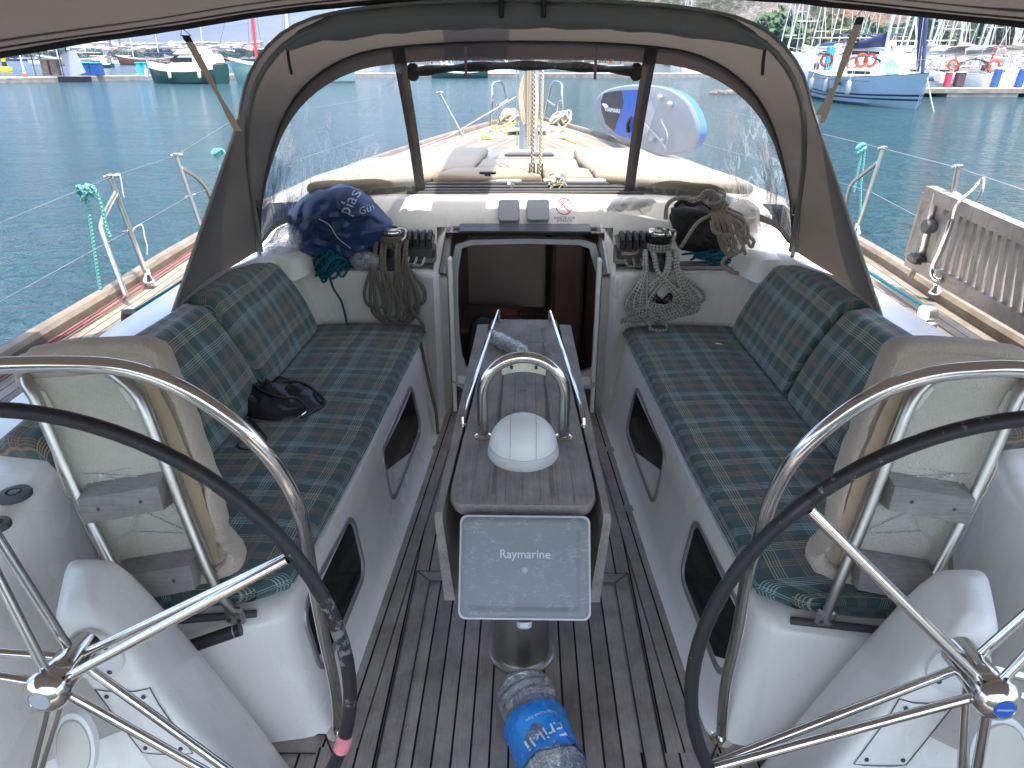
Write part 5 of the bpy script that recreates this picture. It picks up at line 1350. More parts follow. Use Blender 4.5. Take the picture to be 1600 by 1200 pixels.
mb = MB(); L = [onseat(385, 655, .02), onseat(400, 672, .002), onseat(412, 690, .002), onseat(400, 702, .002), onseat(378, 706, .002), onseat(366, 698, .002), onseat(380, 688, .004)]
mb.loft([[p, p + V((.012, .006, .008))] for p in spline(L, 5)]); mb.build('strap_end', M['leather'], t)
MB().tube(spline([onseat(462, 655, .045), onseat(470, 650, .05), onseat(478, 644, .045)], 4), .003, 6).build('zip_pull', M['steel'], t)
t = thing('key_bunch', onseat(455, 600), 'bunch of keys lying just beyond the black handbag', 'keys')
mb = MB(); mb.tube([onseat(452, 600, .004) + V((.012 * math.cos(a), .012 * math.sin(a), 0)) for a in [k * .7 for k in range(9)]], .0015, 5, closed=True); mb.build('key_ring', M['steel'], t)
for d in ((.03, .01), (.035, -.012), (-.01, .02)):
    a = onseat(454, 600, .004); MB().box(a + V((d[0] * .7, d[1], 0)), (.035, .010, .003), Matrix.Rotation(math.atan2(d[1], d[0]), 3, 'Z'), bev=.001).build('key', M['steel_soft'], t)

# bottles
def bottle(base, axis, L, r, name, label, mat='pet', capm=None, prof=None, cap=True):
    t = thing('water_bottle', base, label, 'bottle')
    pr = prof or [(r * .3, 0), (r * .9, .004), (r, .012), (r, L * .10), (r * .93, L * .14), (r, L * .18), (r, L * .30), (r * .94, L * .33), (r, L * .36), (r, L * .48), (r * .93, L * .52), (r, L * .56), (r * .99, L * .66), (r * .80, L * .78), (r * .48, L * .88), (r * .36, L * .91), (r * .36, L * .95)]
    mb = MB(); mb.lathe(pr, base, axis=axis, n=24, cap=True); mb.v = [p + V((.0022 * noise.noise(p * 40), .0022 * noise.noise(p * 40 + V((5, 0, 0))), .002 * noise.noise(p * 45))) for p in mb.v]
    b = mb.build('bottle_body', M[mat], t)
    if capm: MB().lathe([(r * .40, L * .93), (r * .42, L * .94), (r * .42, L), (r * .38, L * 1.005), (.001, L * 1.005)], base, axis=axis, n=18).build('bottle_cap', M[capm], t)
    return t, b
a = P(766, 524, z=TZ + .03); b = P(832, 556, z=TZ + .012); bottle(a, (b - a).normalized(), (b - a).length, .031, 'b', 'empty clear plastic bottle without cap lying on the table')
a = P(575, 512, y=3.36); b = P(505, 519, y=3.36); a.z = b.z + .005
t, bd = bottle(a, (b - a).normalized(), .23, .031, 'b', 'clear water bottle with purple cap lying on the port seat below the bulkhead', capm='purple')
MB().lathe([(.0325, .10), (.0325, .135)], a, axis=(b - a).normalized(), n=22).build('bottle_label', M['txt_grey'], t)
# crumpled five litre bottle on the sole
a = V((.0, 1.515, .082)); ax = V((.12, -.40, .0)).normalized()
t = thing('water_bottle', V((.05, 1.45, 0)), 'crushed large clear water bottle with blue label standing out on the teak sole', 'bottle')
L = .40; pr = [(.01, 0), (.05, .0), (.072, .012), (.081, .03), (.075, .045), (.082, .06), (.075, .075), (.082, .09), (.076, .105), (.081, .12), (.082, .14), (.082, .29), (.070, .31), (.06, .34), (.03, .37), (.02, .40)]
def crush(p): return p + V((.010 * noise.noise(p * 14), .010 * noise.noise(p * 14 + V((9, 0, 0))), .011 * noise.noise(p * 16 + V((0, 4, 0))))) + V((.004, .004, .004)) * abs(noise.noise(p * 45))
mb = MB(); mb.lathe(pr, a, axis=ax, n=40); mb.v = [crush(p) for p in mb.v]; mb.v = [V((p.x, p.y, max(p.z, .004))) for p in mb.v]; mb.build('bottle_body', M['pet'], t, ang=25)
mb = MB(); mb.lathe([(.0865, .135 + .0055 * k) for k in range(28)], a, axis=ax, n=64, cap=False); mb.v = [crush(p) for p in mb.v]; mb.v = [V((p.x, p.y, max(p.z, .003))) for p in mb.v]
lb = mb.build('bottle_label', M['label_blue'], t, ang=25)
bvl = bvh_of(lb); ol = ORG[lb.name]
exl = V((ax.x, ax.y, 0)); 
def lt(txt, px, py, size, ang, sx=1.0, m_='txt_white'):
    c = P(px, py, z=.155); a_ = R(ang); ex = V((math.cos(a_), math.sin(a_), 0)); ey = V((-math.sin(a_), math.cos(a_), 0)); text_surf('label_lettering', txt, c + V((0, 0, .05)), ex, ey, size, M[m_], lb, bvl, ol, off=.0015, sx=sx)
lt('Erikli', 852, 1150, .056, 205, 1.0); lt('Doğal Kaynak Suyu', 846, 1122, .011, 200)

# ================================================================== ON DECK
# sun pads on the coachroof
def pad(pxs, z0, th, label):
    pts = []
    for px, py in pxs: pts.append(P(px, py, z=z0 + th))
    c = sum(pts, V()) / len(pts); pts = resample(spline(pts + [pts[0]], 1), 49)[:-1]
    def rg(d, dz_): return [V((p.x, p.y, z0 + dz_)) + V((c.x - p.x, c.y - p.y, 0)).normalized() * d for p in pts]
    mb = MB(); mb.loft([rg(.015, 0), rg(.0, .02), rg(.0, th - .02), rg(.012, th - .004), rg(.04, th + .004), [V((lerp(p.x, c.x, .6), lerp(p.y, c.y, .6), z0 + th + .014)) for p in pts]], closed=True, cap=True)
    return one('sun_pad', mb, M['cream'], label, 'sun pad', 'cream sun pads on the coachroof', ang=50)
RZ = 1.118
pad([(672, 272), (476, 287), (522, 272), (566, 262), (694, 262)], RZ, .055, 'cream sun pad at the port aft corner of the coachroof')
pad([(846, 272), (676, 272), (698, 263), (844, 263)], RZ, .055, 'cream sun pad in the middle aft, partly under the boom shadow')
pad([(928, 272), (850, 272), (848, 263), (922, 263)], RZ, .055, 'short cream sun pad just behind the sheet blocks')
pad([(1178, 287), (932, 272), (926, 263), (1082, 262), (1128, 272)], RZ, .055, 'cream sun pad at the starboard aft corner of the coachroof')
pad([(694, 261), (568, 261), (596, 249), (640, 231), (764, 230), (748, 247), (738, 261)], RZ, .05, 'cream sun pad left of the deck hatch in the boom shadow')
pad([(906, 261), (742, 261), (752, 248), (902, 248)], RZ, .05, 'cream sun pad right in front of the deck hatch')
pad([(1076, 261), (920, 261), (904, 247), (896, 231), (1000, 231), (1044, 248)], RZ, .05, 'cream sun pad right of the deck hatch')
t = thing('deck_hatch', P(845, 240, z=RZ), 'smoked deck hatch in a cream surround between the sun pads', 'hatch')
q = [P(a, b, z=RZ + .045) for a, b in ((770, 247), (882, 247), (872, 234), (788, 234))]
MB().loft([[p - V((0, 0, .05)) for p in q], q, inset_poly(q, .05)], closed=True, cap=True).build('hatch_surround', M['cream'], t)
q2 = [P(a, b, z=RZ + .05) for a, b in ((788, 243.5), (866, 243.5), (862, 240), (795, 240))]
MB().loft([q2, [p + V((0, 0, .008)) for p in q2]], closed=True, cap=True).build('hatch_pane', M['rubber'], t)
# mast, boom and sail cover
t = thing('mast', (0.0, 6.15, 1.05), 'grey alloy mast standing on the coachroof, hung with coiled halyards', 'mast')
mb = MB(); rings = []
for z in (.95, 3, 9, 16): rings.append([V((.025 + .078 * math.cos(a), 6.15 + .12 * math.sin(a), z)) for a in [2 * math.pi * k / 16 for k in range(16)]])
mb.loft(rings, closed=True, cap=True); mb.build('mast_tube', M['alu'], t)
mb = MB(); mb.tube([V((-.02, 6.05, 2.75)), V((-.02, 1.2, 2.85))], .09, 10); mb.build('boom', M['alu'], t)
mb = MB(); rings = []
for y in (6.0, 5, 4, 3, 2, 1.3):
    w = interp(y, [(1.3, .12), (3, .17), (6, .21)]); h = interp(y, [(1.3, .25), (6, .55)])
    rings.append([V((-.02 + w * .8 * math.cos(a), y, 2.85 + h / 2 + (h / 2 + .1) * math.sin(a))) for a in [2 * math.pi * k / 12 for k in range(12)]])
mb.loft(rings, closed=True, cap=True).build('sail_cover', M['canvas_dark'], t)
# halyards hanging at the mast
mb = MB(); rr = random.Random(3)
for k in range(9):
    x = -.02 + k * .011; z0 = 1.60 + .03 * rr.random(); w = .02 + .02 * rr.random()
    mb.tube(spline([V((x, 6.0, z0)), V((x - w, 5.99, z0 - .12)), V((x - w * .6, 5.98, z0 - .27)), V((x + .01, 5.98, z0 - .33 - .05 * rr.random())), V((x + w, 5.98, z0 - .22)), V((x + w * .6, 5.99, z0 - .06)), V((x, 6.0, z0))], 5), .0085, 7)
for k in range(5): mb.tube([V((.0 + k * .012, 6.01, 1.15)), V((.0 + k * .014, 6.01, 1.9))], .007, 6)
one('halyard_coil', mb, M['r_cream'], 'cream halyards coiled at the foot of the mast', 'rope')
mb = MB()
for k in range(3): mb.tube([V((.015 + k * .016, 5.96, 1.1)), V((.01 + k * .02, 5.98, 2.4))], .009, 7)
one('mast_rope', mb, M['r_beige'], 'pinkish ropes running down beside the coiled halyards', 'rope')
one('mast_wire', MB().rod(P(808, 228, y=5.95), P(807, 60, y=5.95), .005, 6), M['steel_soft'], 'thin steel wire just left of the mast', 'wire')
# two sheets to blocks on the coachroof aft edge
for px0, px1, mt, lb in ((831, 834, 'r_olive', 'left of two thick sheets with block in front of the mast'), (843.5, 846, 'r_cream', 'right of two thick sheets with block in front of the mast')):
    b = P(px0, 297, y=3.93); tp = P(px1, 60, y=3.93)
    tp.x = b.x + .01
    t = thing('mainsheet_block', b, lb, 'sheet and block', 'pair of sheets in front of the mast')
    MB().tube([b + V((0, 0, .06)), V((b.x + .012, 3.96, 2.72))], .0085, 8).build('sheet_rope', M[mt], t)
    mb = MB()
    for d in (-.013, .013): mb.box(b + V((d, 0, .075)), (.006, .03, .13), bev=.002)
    mb.build('block_cheek', M['black'], t)
    MB().lathe([(.022, -.01), (.016, 0), (.022, .01)], b + V((0, 0, .02)), axis=(1, 0, 0), n=16).build('block_sheave', M['steel'], t)
    MB().lathe([(.020, 0), (.018, .02), (.008, .03)], b + V((0, 0, -.02)), n=14).build('block_foot', M['black'], t)
# track and gear across the coachroof just ahead of the riser
t = thing('mainsheet_track', V((0, 3.86, 1.07)), 'dark sheet track with cars and lines across the coachroof behind the window', 'track')
mb = MB()
for i, (y, z, r) in enumerate(((3.80, 1.092, .008), (3.83, 1.10, .009), (3.86, 1.112, .010), (3.89, 1.125, .008))): mb.tube([V((-.62 + .03 * i, y, z)), V((.62 - .02 * i, y, z + .004))], r, 8)
mb.build('track_bar', M['rubber'], t)
MB().tube([V((.10, 3.90, 1.14)), V((.52, 3.90, 1.14))], .012, 10).build('white_pole', M['white'], t)
MB().tube([V((-.34, 3.92, 1.135)), V((-.02, 3.90, 1.135))], .013, 10).build('grey_pole', M['gel_dark'], t)
mb = MB(); c = V((-.20, 3.92, 1.15)); mb.box(c, (.03, .03, .05)); mb.box(c + V((0, 0, .028)), (.09, .02, .012), bev=.003); mb.box(c - V((.02, 0, .026)), (.13, .03, .012), bev=.003); mb.build('track_cleat', M['black'], t)
for cc, r_ in ((V((.19, 3.88, 1.15)), .030), (V((.165, 3.87, 1.13)), .022), (V((-.075, 3.86, 1.12)), .02)):
    mb = MB(); mb.lathe([(r_, -.012), (r_ * .6, 0), (r_, .012)], cc, axis=(.7, -.7, .1), n=14); mb.sphere(cc, r_ * .6, 8, 6); mb.build('track_car', M['steel_soft'], t)
MB().tube(spline([V((.13, 3.88, 1.17)), V((.17, 3.86, 1.18)), V((.22, 3.86, 1.12)), V((.26, 3.86, 1.11))], 5), .006, 6).build('track_hose', M['steel_soft'], t)
mb = tangle(V((.17, 3.86, 1.12)), .05, .03, .04, 5, .004, 71); mb.build('track_line', M['r_olive'], t)

# stanchions and lifelines
def stanchion(foot, top, s, label, brace=None, braces2=None):
    f = V(foot); tp = V(top); t = thing('stanchion', f, label, 'stanchion', 'steel stanchions along the deck edge')
    MB().rod(f, tp, .0125, 10, .0115).build('stanchion_post', M['steel_soft'], t)
    mb = MB(); mb.box(tp + V((0, 0, .004)), (.03, .03, .02), bev=.004); mb.tube([tp + V((-.03, .0, 0)), tp + V((.03, .02, .004))], .006, 6); mb.build('stanchion_top', M['steel'], t)
    MB().lathe([(.03, 0), (.028, .012), (.016, .03), (.015, .06)], f - V((0, 0, .01)), n=14).build('stanchion_socket', M['steel'], t)
    if brace: MB().tube(spline(brace, 6), .0115, 10).build('stanchion_brace', M['steel_soft'], t)
    m_ = f.lerp(tp, .5); mb = MB(); mb.tube([m_ + V((-.02, -.03, -.005)), m_ + V((.02, .03, .005))], .004, 6); mb.build('wire_eye', M['steel'], t)
    return tp, m_
fA = P(232, 437, z=.75); tA = P(172, 277, y=fA.y)
stanchion(fA, tA, -1, 'gate stanchion with lashing nearest the port side, right of the knotted green rope', [P(182, 300, y=fA.y - .02), P(160, 345, y=3.25), P(163, 372, y=3.18), P(197, 462, z=.75)])
fB = P(318, 365, z=.77); tB = P(275, 243, y=fB.y)
stanchion(fB, tB, -1, 'port stanchion with bent brace just left of the sprayhood', [P(283, 262, y=fB.y), P(310, 280, y=4.5), P(325, 300, y=4.6), P(335, 330, y=4.7), P(345, 375, y=4.75)])
fC = P(1338, 362, z=.77); tC = P(1380, 232, y=fC.y)
stanchion(fC, tC, 1, 'starboard stanchion with bent brace just right of the sprayhood', [P(1372, 254, y=fC.y), P(1345, 275, y=4.6), P(1328, 292, y=4.7), P(1320, 330, y=4.75), P(1312, 355, y=4.8)])
fD = P(1462, 455, z=.75); tD = P(1497, 262, y=fD.y)
stanchion(fD, tD, 1, 'starboard stanchion behind the slatted gangway', [P(1487, 300, y=fD.y), P(1500, 310, y=3.2), P(1492, 330, y=3.2)])
fE = P(725, 216, y=7.4); stanchion(fE, P(687, 145, y=7.4), -1, 'thin foredeck stanchion seen through the open middle window')
def wire(name, pts, mat, r, label, cat='lifeline', group=None, n=6): return one(name, MB().tube(pts, r, n), M[mat], label, cat, group)
G = 'steel lifelines'
pA = P(0, 345, y=2.2); mA = fA.lerp(tA, .5); mB = fB.lerp(tB, .5)
wire('lifeline', [P(-160, 415, y=1.7), tA, tB, P(360, 190, y=5.2), V((-1.5, 7.4, 1.38))], 'steel_soft', .0018, 'upper steel lifeline along the port side', group=G)
wire('lifeline', [P(-160, 560, y=1.7), mA, mB, V((-1.5, 7.4, 1.05))], 'steel_soft', .0016, 'lower steel lifeline along the port side', group=G)
wire('lifeline', [V((1.45, 7.4, 1.38)), tC, tD, P(1700, 330, y=2.5)], 'steel_soft', .0018, 'upper steel lifeline along the starboard side', group=G)
wire('lifeline', [V((1.45, 7.4, 1.05)), fC.lerp(tC, .5), fD.lerp(tD, .5)], 'steel_soft', .0016, 'lower steel lifeline along the starboard side', group=G)
def cordpx(name, L, y, r, mat, label, cat='rope', group=None, extra=None):
    mb = MB(); mb.tube(spline([P(a, b, y=y + (d[0] if d else 0)) for a, b, *d in L], 6), r, 7)
    if extra:
        for c, rad, sd in extra: 
            tm = tangle(P(*c, y=y), rad, rad * .7, rad * 1.0, 5, r, sd); base = len(mb.v); mb.v += tm.v; mb.f += [[k + base for k in f] for f in tm.f]; mb.uv += tm.uv; mb.mi += tm.mi
    return one(name, mb, M[mat], label, cat, group)
GR = 'green ropes knotted to the lifelines'
cordpx('mooring_rope', [(160, 470), (152, 420), (145, 370), (137, 320), (130, 300), (136, 290), (148, 296), (158, 320), (165, 350), (172, 370)], 3.15, .008, 'r_green', 'green rope knotted on the port lifeline nearest the viewer', group=GR, extra=[((134, 303), .035, 5)])
cordpx('mooring_rope', [(344, 275), (343, 258), (338, 242), (343, 233), (352, 240), (354, 260)], 4.9, .008, 'r_green', 'green rope knot hanging at the edge of the sprayhood on the port side', group=GR, extra=[((341, 240), .03, 6)])
cordpx('mooring_rope', [(1334, 300), (1340, 270), (1346, 240), (1345, 230), (1349, 228), (1350, 245), (1345, 290), (1344, 335)], 4.75, .008, 'r_green', 'green rope knotted on the starboard lifeline beside the bent stanchion', group=GR, extra=[((1346, 233), .03, 8)])
cordpx('white_lashing', [(176, 275), (186, 272), (190, 285), (192, 300), (194, 308)], fA.y, .003, 'r_white', 'white cord end hanging from the port gate stanchion top')
cordpx('white_lashing', [(205, 366), (212, 355), (222, 352), (226, 370), (230, 385), (230, 398)], fA.y, .003, 'r_white', 'white cord end hanging halfway down the port gate stanchion')
# lines lying along the port side deck
def deckline(offs, mat, label, r=.006, y0=1.2, y1=5.0):
    mb = MB(); L = [V((-(edge(y) - offs - .012 * noise.noise(V((y * 1.7, offs * 30, 0)))), y, dz(y) + .02)) for y in [lerp(y0, y1, k / 24) for k in range(25)]]
    mb.tube(L, r * .75, 6); return one('deck_line', mb, M[mat], label, 'rope')
deckline(.10, 'r_red', 'faded red line lying along the port toe rail'); deckline(.125, 'r_red', 'second faded red line lying inboard of the first on the port deck', .0055)
wire('jackline', [V((-1.93, 4.9, .80)), P(700, 214, y=7.5), P(808, 150, y=10.2)], 'r_pink', .007, 'pink line rising forward along the port foredeck', 'rope', n=7)
for L, lb in (([(808, 191), (790, 195), (775, 201), (768, 198)], 'yellow line lying on the foredeck near the pulpit'), ([(806, 204), (780, 207), (760, 212), (752, 216), (770, 218)], 'yellow line lying on the foredeck nearer the mast')):
    mb = MB(); mb.tube(spline([V((q := P(a, b, z=1.0)).xyz if False else P(a, b, z=1.0)) for a, b in L], 5), .010, 6); one('deck_line', mb, M['r_yel'], lb, 'rope')
one('deck_line', MB().tube(spline([P(878, 216, z=.99), P(890, 220, z=.99), P(900, 224, z=.99)], 5), .010, 6), M['r_yel'], 'short orange line on the foredeck at starboard', 'rope')
# grey hatch on the foredeck
t = thing('foredeck_hatch', P(842, 199, z=.98), 'foredeck hatch with white rim in front of the pulpit', 'hatch')
q = [P(a, b, z=1.0) for a, b in ((793, 200), (855, 200), (853, 196), (797, 196))]
MB().loft([[p - V((0, 0, .03)) for p in q], q, inset_poly(q, .06)], closed=True, cap=True).build('hatch_rim', M['white'], t)
q2 = inset_poly(q, .09); MB().loft([[p + V((0, 0, .004)) for p in q2], [p + V((0, 0, .012)) for p in q2]], closed=True, cap=True).build('hatch_pane', M['rubber'], t)
for px, lb in ((775, 'white deck block left of the mast'), (871, 'white deck block right of the mast')):
    c = P(px, 216, z=1.0); t = thing('deck_block', c, lb, 'deck block', 'white deck blocks by the mast')
    mb = MB(); mb.box(c + V((0, 0, .02)), (.16, .10, .04), bev=.012); mb.build('block_base', M['white'], t)
    for d in (-.045, .045): MB().lathe([(.03, 0), (.02, .02), (.03, .04)], c + V((d, 0, .04)), n=12).build('block_wheel', M['gel_dark'], t)
# pulpit: two open halves
for s in (-1, 1):
    t = thing('pulpit', V((s * .45, 10.2, .95)), 'port half of the steel bow pulpit' if s < 0 else 'starboard half of the steel bow pulpit', 'pulpit', 'bow pulpit halves')
    a = (767, 197) if s < 0 else (880, 196)
    X = (lambda x: x) if s < 0 else (lambda x: 1647 - x)
    mb = MB(); mb.tube(spline([P(X(767), 199, y=9.9), P(X(769), 150, y=9.9), P(X(770), 131, y=9.95), P(X(784), 129, y=10.2), P(X(790), 150, y=10.3), P(X(799), 190, y=10.4)], 4), .013, 8); mb.build('pulpit_rail', M['steel'], t)
    mb = MB(); mb.rod(P(X(779), 165, y=10.1), P(X(793), 156, y=10.3), .011, 8); mb.tube(spline([P(X(770), 157, y=9.9), P(X(775), 162, y=10), P(X(778), 188, y=10)], 4), .010, 8); mb.build('pulpit_brace', M['steel'], t)
for (px, py), lb, sd in (((793, 186), 'cream mooring rope heaped inside the port half of the pulpit', 31), ((876, 188), 'cream mooring rope heaped inside the starboard half of the pulpit', 32)):
    c = P(px, py, y=9.9); one('mooring_coil', tangle(c, .12, .12, .11, 12, .013, sd), M['r_cream'], lb, 'rope', 'cream mooring ropes at the bow')

# paddle board standing on edge at the starboard rail
A = V((.86, 9.0, .9)); B = V((1.42, 5.6, .9)); dd = (B - A).normalized(); nb = V((dd.y, -dd.x, 0)); nb = nb if nb.dot(CAM - A) > 0 else -nb
def sup(px, py, o=0): return PL(px, py, A, nb) + nb * o
t = thing('paddle_board', V((1.15, 7, .9)), 'blue and white paddle board with black deck pad standing on edge at the starboard rail', 'paddle board')
ol_ = [(927, 165), (931, 152), (945, 141), (970, 134), (1000, 132), (1035, 136), (1062, 148), (1080, 168), (1090, 195), (1088, 218), (1074, 236), (1040, 242), (1005, 233), (972, 222), (950, 207), (935, 190)]
sp = spline([V((a, b, 0)) for a, b in ol_], 4, closed=True); cx_, cy_ = 1003, 186
def ring(k, o): return [sup(cx_ + (a.x - cx_) * k, cy_ + (a.y - cy_) * k, o) for a in sp]
MB().loft([ring(.93, -.10), ring(.985, -.08), ring(1.0, -.02)], closed=True, cap=True).build('board_rail', M['sup_side'], t)
MB().loft([ring(.999, -.02), ring(.97, .0), ring(.95, .003)], closed=True, cap=True).build('board_deck', M['sup_white'], t)
def patch(L, mat, nm, o, par, smooth=False): 
    mb = MB(); q = [sup(a, b, o) for a, b in L]; mb.loft([q, [p + nb * .002 for p in q]], closed=True, cap=True); return mb.build(nm, M[mat], par, smooth=False)
patch([(944, 146), (955, 143), (972, 141), (975, 160), (968, 180), (960, 205), (947, 193), (941, 175), (940, 158)], 'txt_black', 'deck_pad', .006, t)
bp = patch([(973, 141), (1000, 140), (1003, 165), (1003, 205), (992, 218), (970, 212), (960, 206), (969, 180), (976, 160)], 'sup_blue', 'blue_panel', .0055, t)
patch([(1003, 141), (1018, 150), (1024, 172), (1018, 200), (1005, 215), (990, 219), (1002, 205), (1003, 165)], 'gel_dark', 'grey_panel', .006, t)
mb = MB(); mb.tube([sup(990, 183, .03), sup(986, 194, .035), sup(984, 206, .02)], .018, 8); mb.build('board_handle', M['black'], t)
vs, fs = text_mesh('VIAMARE', 1.0)
mb = MB(); mb.add([sup(958.5 + v.x * 6.2 + 0 * v.y, 172.5 + v.x * .9 - v.y * 9.5, .012) for v in vs], fs); mb.add([sup(958.9 + v.x * 6.2, 172.5 + v.x * .9 - v.y * 9.5, .0125) for v in vs], fs); mb.build('board_lettering', M['txt_white'], t, smooth=False)
mb = MB()
for k in range(3): mb.rod(sup(944 + k * 2.2, 163 + k * .4, .012), sup(947.5 + k * 2, 167 + k * .5, .012), .012, 5)
mb.build('board_logo', M['txt_white'], t)
# cords over the board
mb = MB()
for L in ([(1036, 150), (1030, 175), (1022, 200), (1012, 232)], [(1052, 160), (1040, 185), (1050, 210), (1046, 235)], [(1010, 190), (1030, 210), (1048, 232)]): mb.tube(spline([sup(a, b, .04) for a, b in L], 5), .007, 6)
for a, b in ((1036, 152), (1052, 163), (1024, 218), (1040, 220)): mb.sphere(sup(a, b, .03), .028, 8, 6)
mb.build('bungee_cord', M['gel_dark'], t)

# slatted gangway stowed along the starboard lifelines
gy = lambda px, py, o=0: (lambda p: V((p.x - o, p.y, p.z)))(P(px, py, x=2.02))
t = thing('gangway', V((2.02, 3.0, .75)), 'grey weathered teak slatted gangway stowed upright along the starboard rail', 'gangway')
GX = 1.87
def farpt(a, b, k): a = P(*a, x=GX); b = P(*b, x=GX); return a, a + (b - a) * k
TL, TR = farpt((1462, 297), (1600, 357), 3.3); BL, BR = farpt((1430, 408), (1600, 503), 3.0)
def gp(u, v, o=0): return TL.lerp(TR, u).lerp(BL.lerp(BR, u), v) + V((-o, 0, 0))
def bar(u0, v0, u1, v1, w, th, o=0):
    """board lying in the gangway plane from (u0,v0) to (u1,v1)"""
    a = gp(u0, v0, o); b = gp(u1, v1, o); d = (b - a).normalized(); nrm = V((-1, 0, 0)); wd = d.cross(nrm).normalized() * w / 2
    return [[a - wd, a + wd, a + wd + nrm * th, a - wd + nrm * th], [b - wd, b + wd, b + wd + nrm * th, b - wd + nrm * th]]
for v, nm in ((.03, 'gangway_stringer'), (.97, 'gangway_stringer')):
    MB().loft(bar(0, v, 1, v, .058, .05), closed=True, cap=True).build(nm, M['teak_gang'], t, smooth=False)
for u, w_ in ((.10 / (TR - TL).length, .13),):
    MB().loft(bar(u, .08, u, .92, w_, .022, .01), closed=True, cap=True).build('end_board', M['teak_gang'], t, smooth=False)
mb = None
GL = (TR - TL).length
for k in range(int((GL - .26) / .054)):
    u = (.215 + k * .054) / GL
    MB().loft(bar(u, .08, u, .92, .030, .02, .012), closed=True, cap=True).build('slat', M['teak_gang'], t, smooth=False)
MB().loft(bar(-.012, .05, -.012, .95, .02, .04, .0), closed=True, cap=True).build('end_cap', M['teak_gang'], t, smooth=False)
mb = MB(); pA_ = P(1465, 300, x=1.96); mb.tube([P(1464, 302, x=1.83), P(1440, 400, x=1.83), P(1423, 432, x=1.86)], .0145, 10); mb.build('gangway_pole', M['steel_soft'], t)
MB().lathe([(.03, -.02), (.034, 0), (.03, .02)], P(1451, 354, x=1.81), axis=(1, 0, 0), n=18).build('gangway_roller', M['rubber'], t)
mb = MB(); mb.box(P(1432, 404, x=1.81), (.06, .08, .04), bev=.01); mb.build('pole_clamp', M['black'], t)
t = thing('support_arm', P(1462, 455, z=.76), 'bent steel arm with white lashing holding up the gangway', 'support arm')
MB().tube(spline([P(1487, 344, x=1.79), P(1480, 365, x=1.79), P(1468, 395, x=1.79), P(1459, 415, x=1.79), P(1458, 430, x=1.79), P(1466, 438, x=1.80), P(1474, 432, x=1.83)], 6), .0125, 10).build('arm_tube', M['steel'], t)
MB().tube(spline([P(1488, 342, x=1.79), P(1492, 325, x=1.80), P(1503, 310, x=1.82), P(1518, 298, x=1.88), P(1532, 282, x=1.92), P(1537, 280, x=1.92), P(1534, 300, x=1.92), P(1524, 315, x=1.94)], 5), .005, 6).build('arm_lashing', M['r_white'], t)
# mooring cleats / cars on the side decks
for q, lb, ln in (((205, 508), 'black jib car with blue line on the port side deck', -1), ((1447, 500), 'steel jib car with blue line on the starboard side deck', 1)):
    c = P(*q, z=.76); t = thing('deck_car', c, lb, 'sheet car', 'sheet cars on the side decks')
    mb = MB(); mb.lathe([(.035, -.02), (.038, 0), (.035, .02)], c + V((0, 0, .03)), axis=(1, .2, 0), n=20); mb.box(c + V((0, 0, -.01)), (.05, .1, .03), bev=.006); mb.build('car_body', M['black' if ln < 0 else 'steel_soft'], t)
    MB().lathe([(.016, .021), (.012, .026), (.001, .027)], c + V((0, 0, .03)), axis=(1, .2, 0), n=14).build('car_pin', M['steel'], t)
    MB().tube([c + V((0, .02, .045)), c + V((ln * -.10, .18, .10)), c + V((ln * -.22, .33, .17))], .0065, 7).build('car_line', M['r_teal'], t)
c = P(1490, 541, z=.80); t = thing('deck_plate', c, 'small steel fitting behind the towel backrest on the starboard coaming', 'deck fitting')
MB().lathe([(.03, 0), (.03, .014), (.022, .02), (.001, .02)], c, n=20).build('plate_body', M['steel'], t)
c = P(272, 468, z=.88)

# ================================================================== SEA, HILLS, TOWN, MARINA
mb = MB(); mb.add([V((x, y, WZ)) for x, y in ((-9000, -300), (9000, -300), (9000, 1700), (-9000, 1700))], [(0, 1, 2, 3)])
tag(mb.build('water', M['water'], org=(0, 0, WZ), smooth=False), kind='structure')

def ridge(name, x0, x1, y0, depth, hfun, mat, nx=90, ny=10, seed=1):
    mb = MB(); rings = []
    for j in range(ny + 1):
        v = j / ny; rg = []
        for i in range(nx + 1):
            u = i / nx; x = lerp(x0, x1, u); h = hfun(u) * math.sin(min(v * 1.15, 1) * math.pi / 2) ** .9
            h *= 1 + .25 * noise.noise(V((u * 9, v * 3, seed))) + .12 * noise.noise(V((u * 30, v * 9, seed)))
            rg.append(V((x, y0 + depth * v + 20 * noise.noise(V((u * 20, v * 4, seed))), WZ - 1 + h)))
        rings.append(rg)
    return tag(mb.loft(rings).build(name, mat, org=(0, y0, WZ)), kind='structure')
ridge('far_hills', -7000, 3500, 5600, 1500, lambda u: 330 + 420 * abs(math.sin(u * 4.2 + .6)) + 120 * math.sin(u * 17), M['farhill'], seed=3)
ridge('middle_hills', -4200, 900, 2900, 900, lambda u: 60 + 95 * abs(math.sin(u * 5 + 1.9)) ** 1.5 + 18 * math.sin(u * 21), M['farhill'], seed=7)
ridge('town_shore', -1400, 800, 880, 200, lambda u: 4 + 2 * noise.noise(V((u * 6, 0, 2))), M['farhill'], 60, 6, seed=9)
mb = MB(); mb.loft([[V((x, 890, WZ + 2)) for x in (-1500, -800, 0, 500)], [V((x, 1500, WZ + 22)) for x in (-2400, -1200, 0, 700)], [V((x, 3000, WZ + 60)) for x in (-4400, -2200, 0, 1000)]]); tag(mb.build('town_slope', M['farhill'], org=(0, 900, WZ)), kind='structure')
def hh(u): return interp(u, [(0, 4), (.08, 55), (.16, 90), (.3, 110), (.45, 125), (.62, 100), (.8, 80), (1, 95)])
hill = ridge('rocky_hill', -10, 560, 300, 190, hh, M['hill'], 120, 26, seed=5)
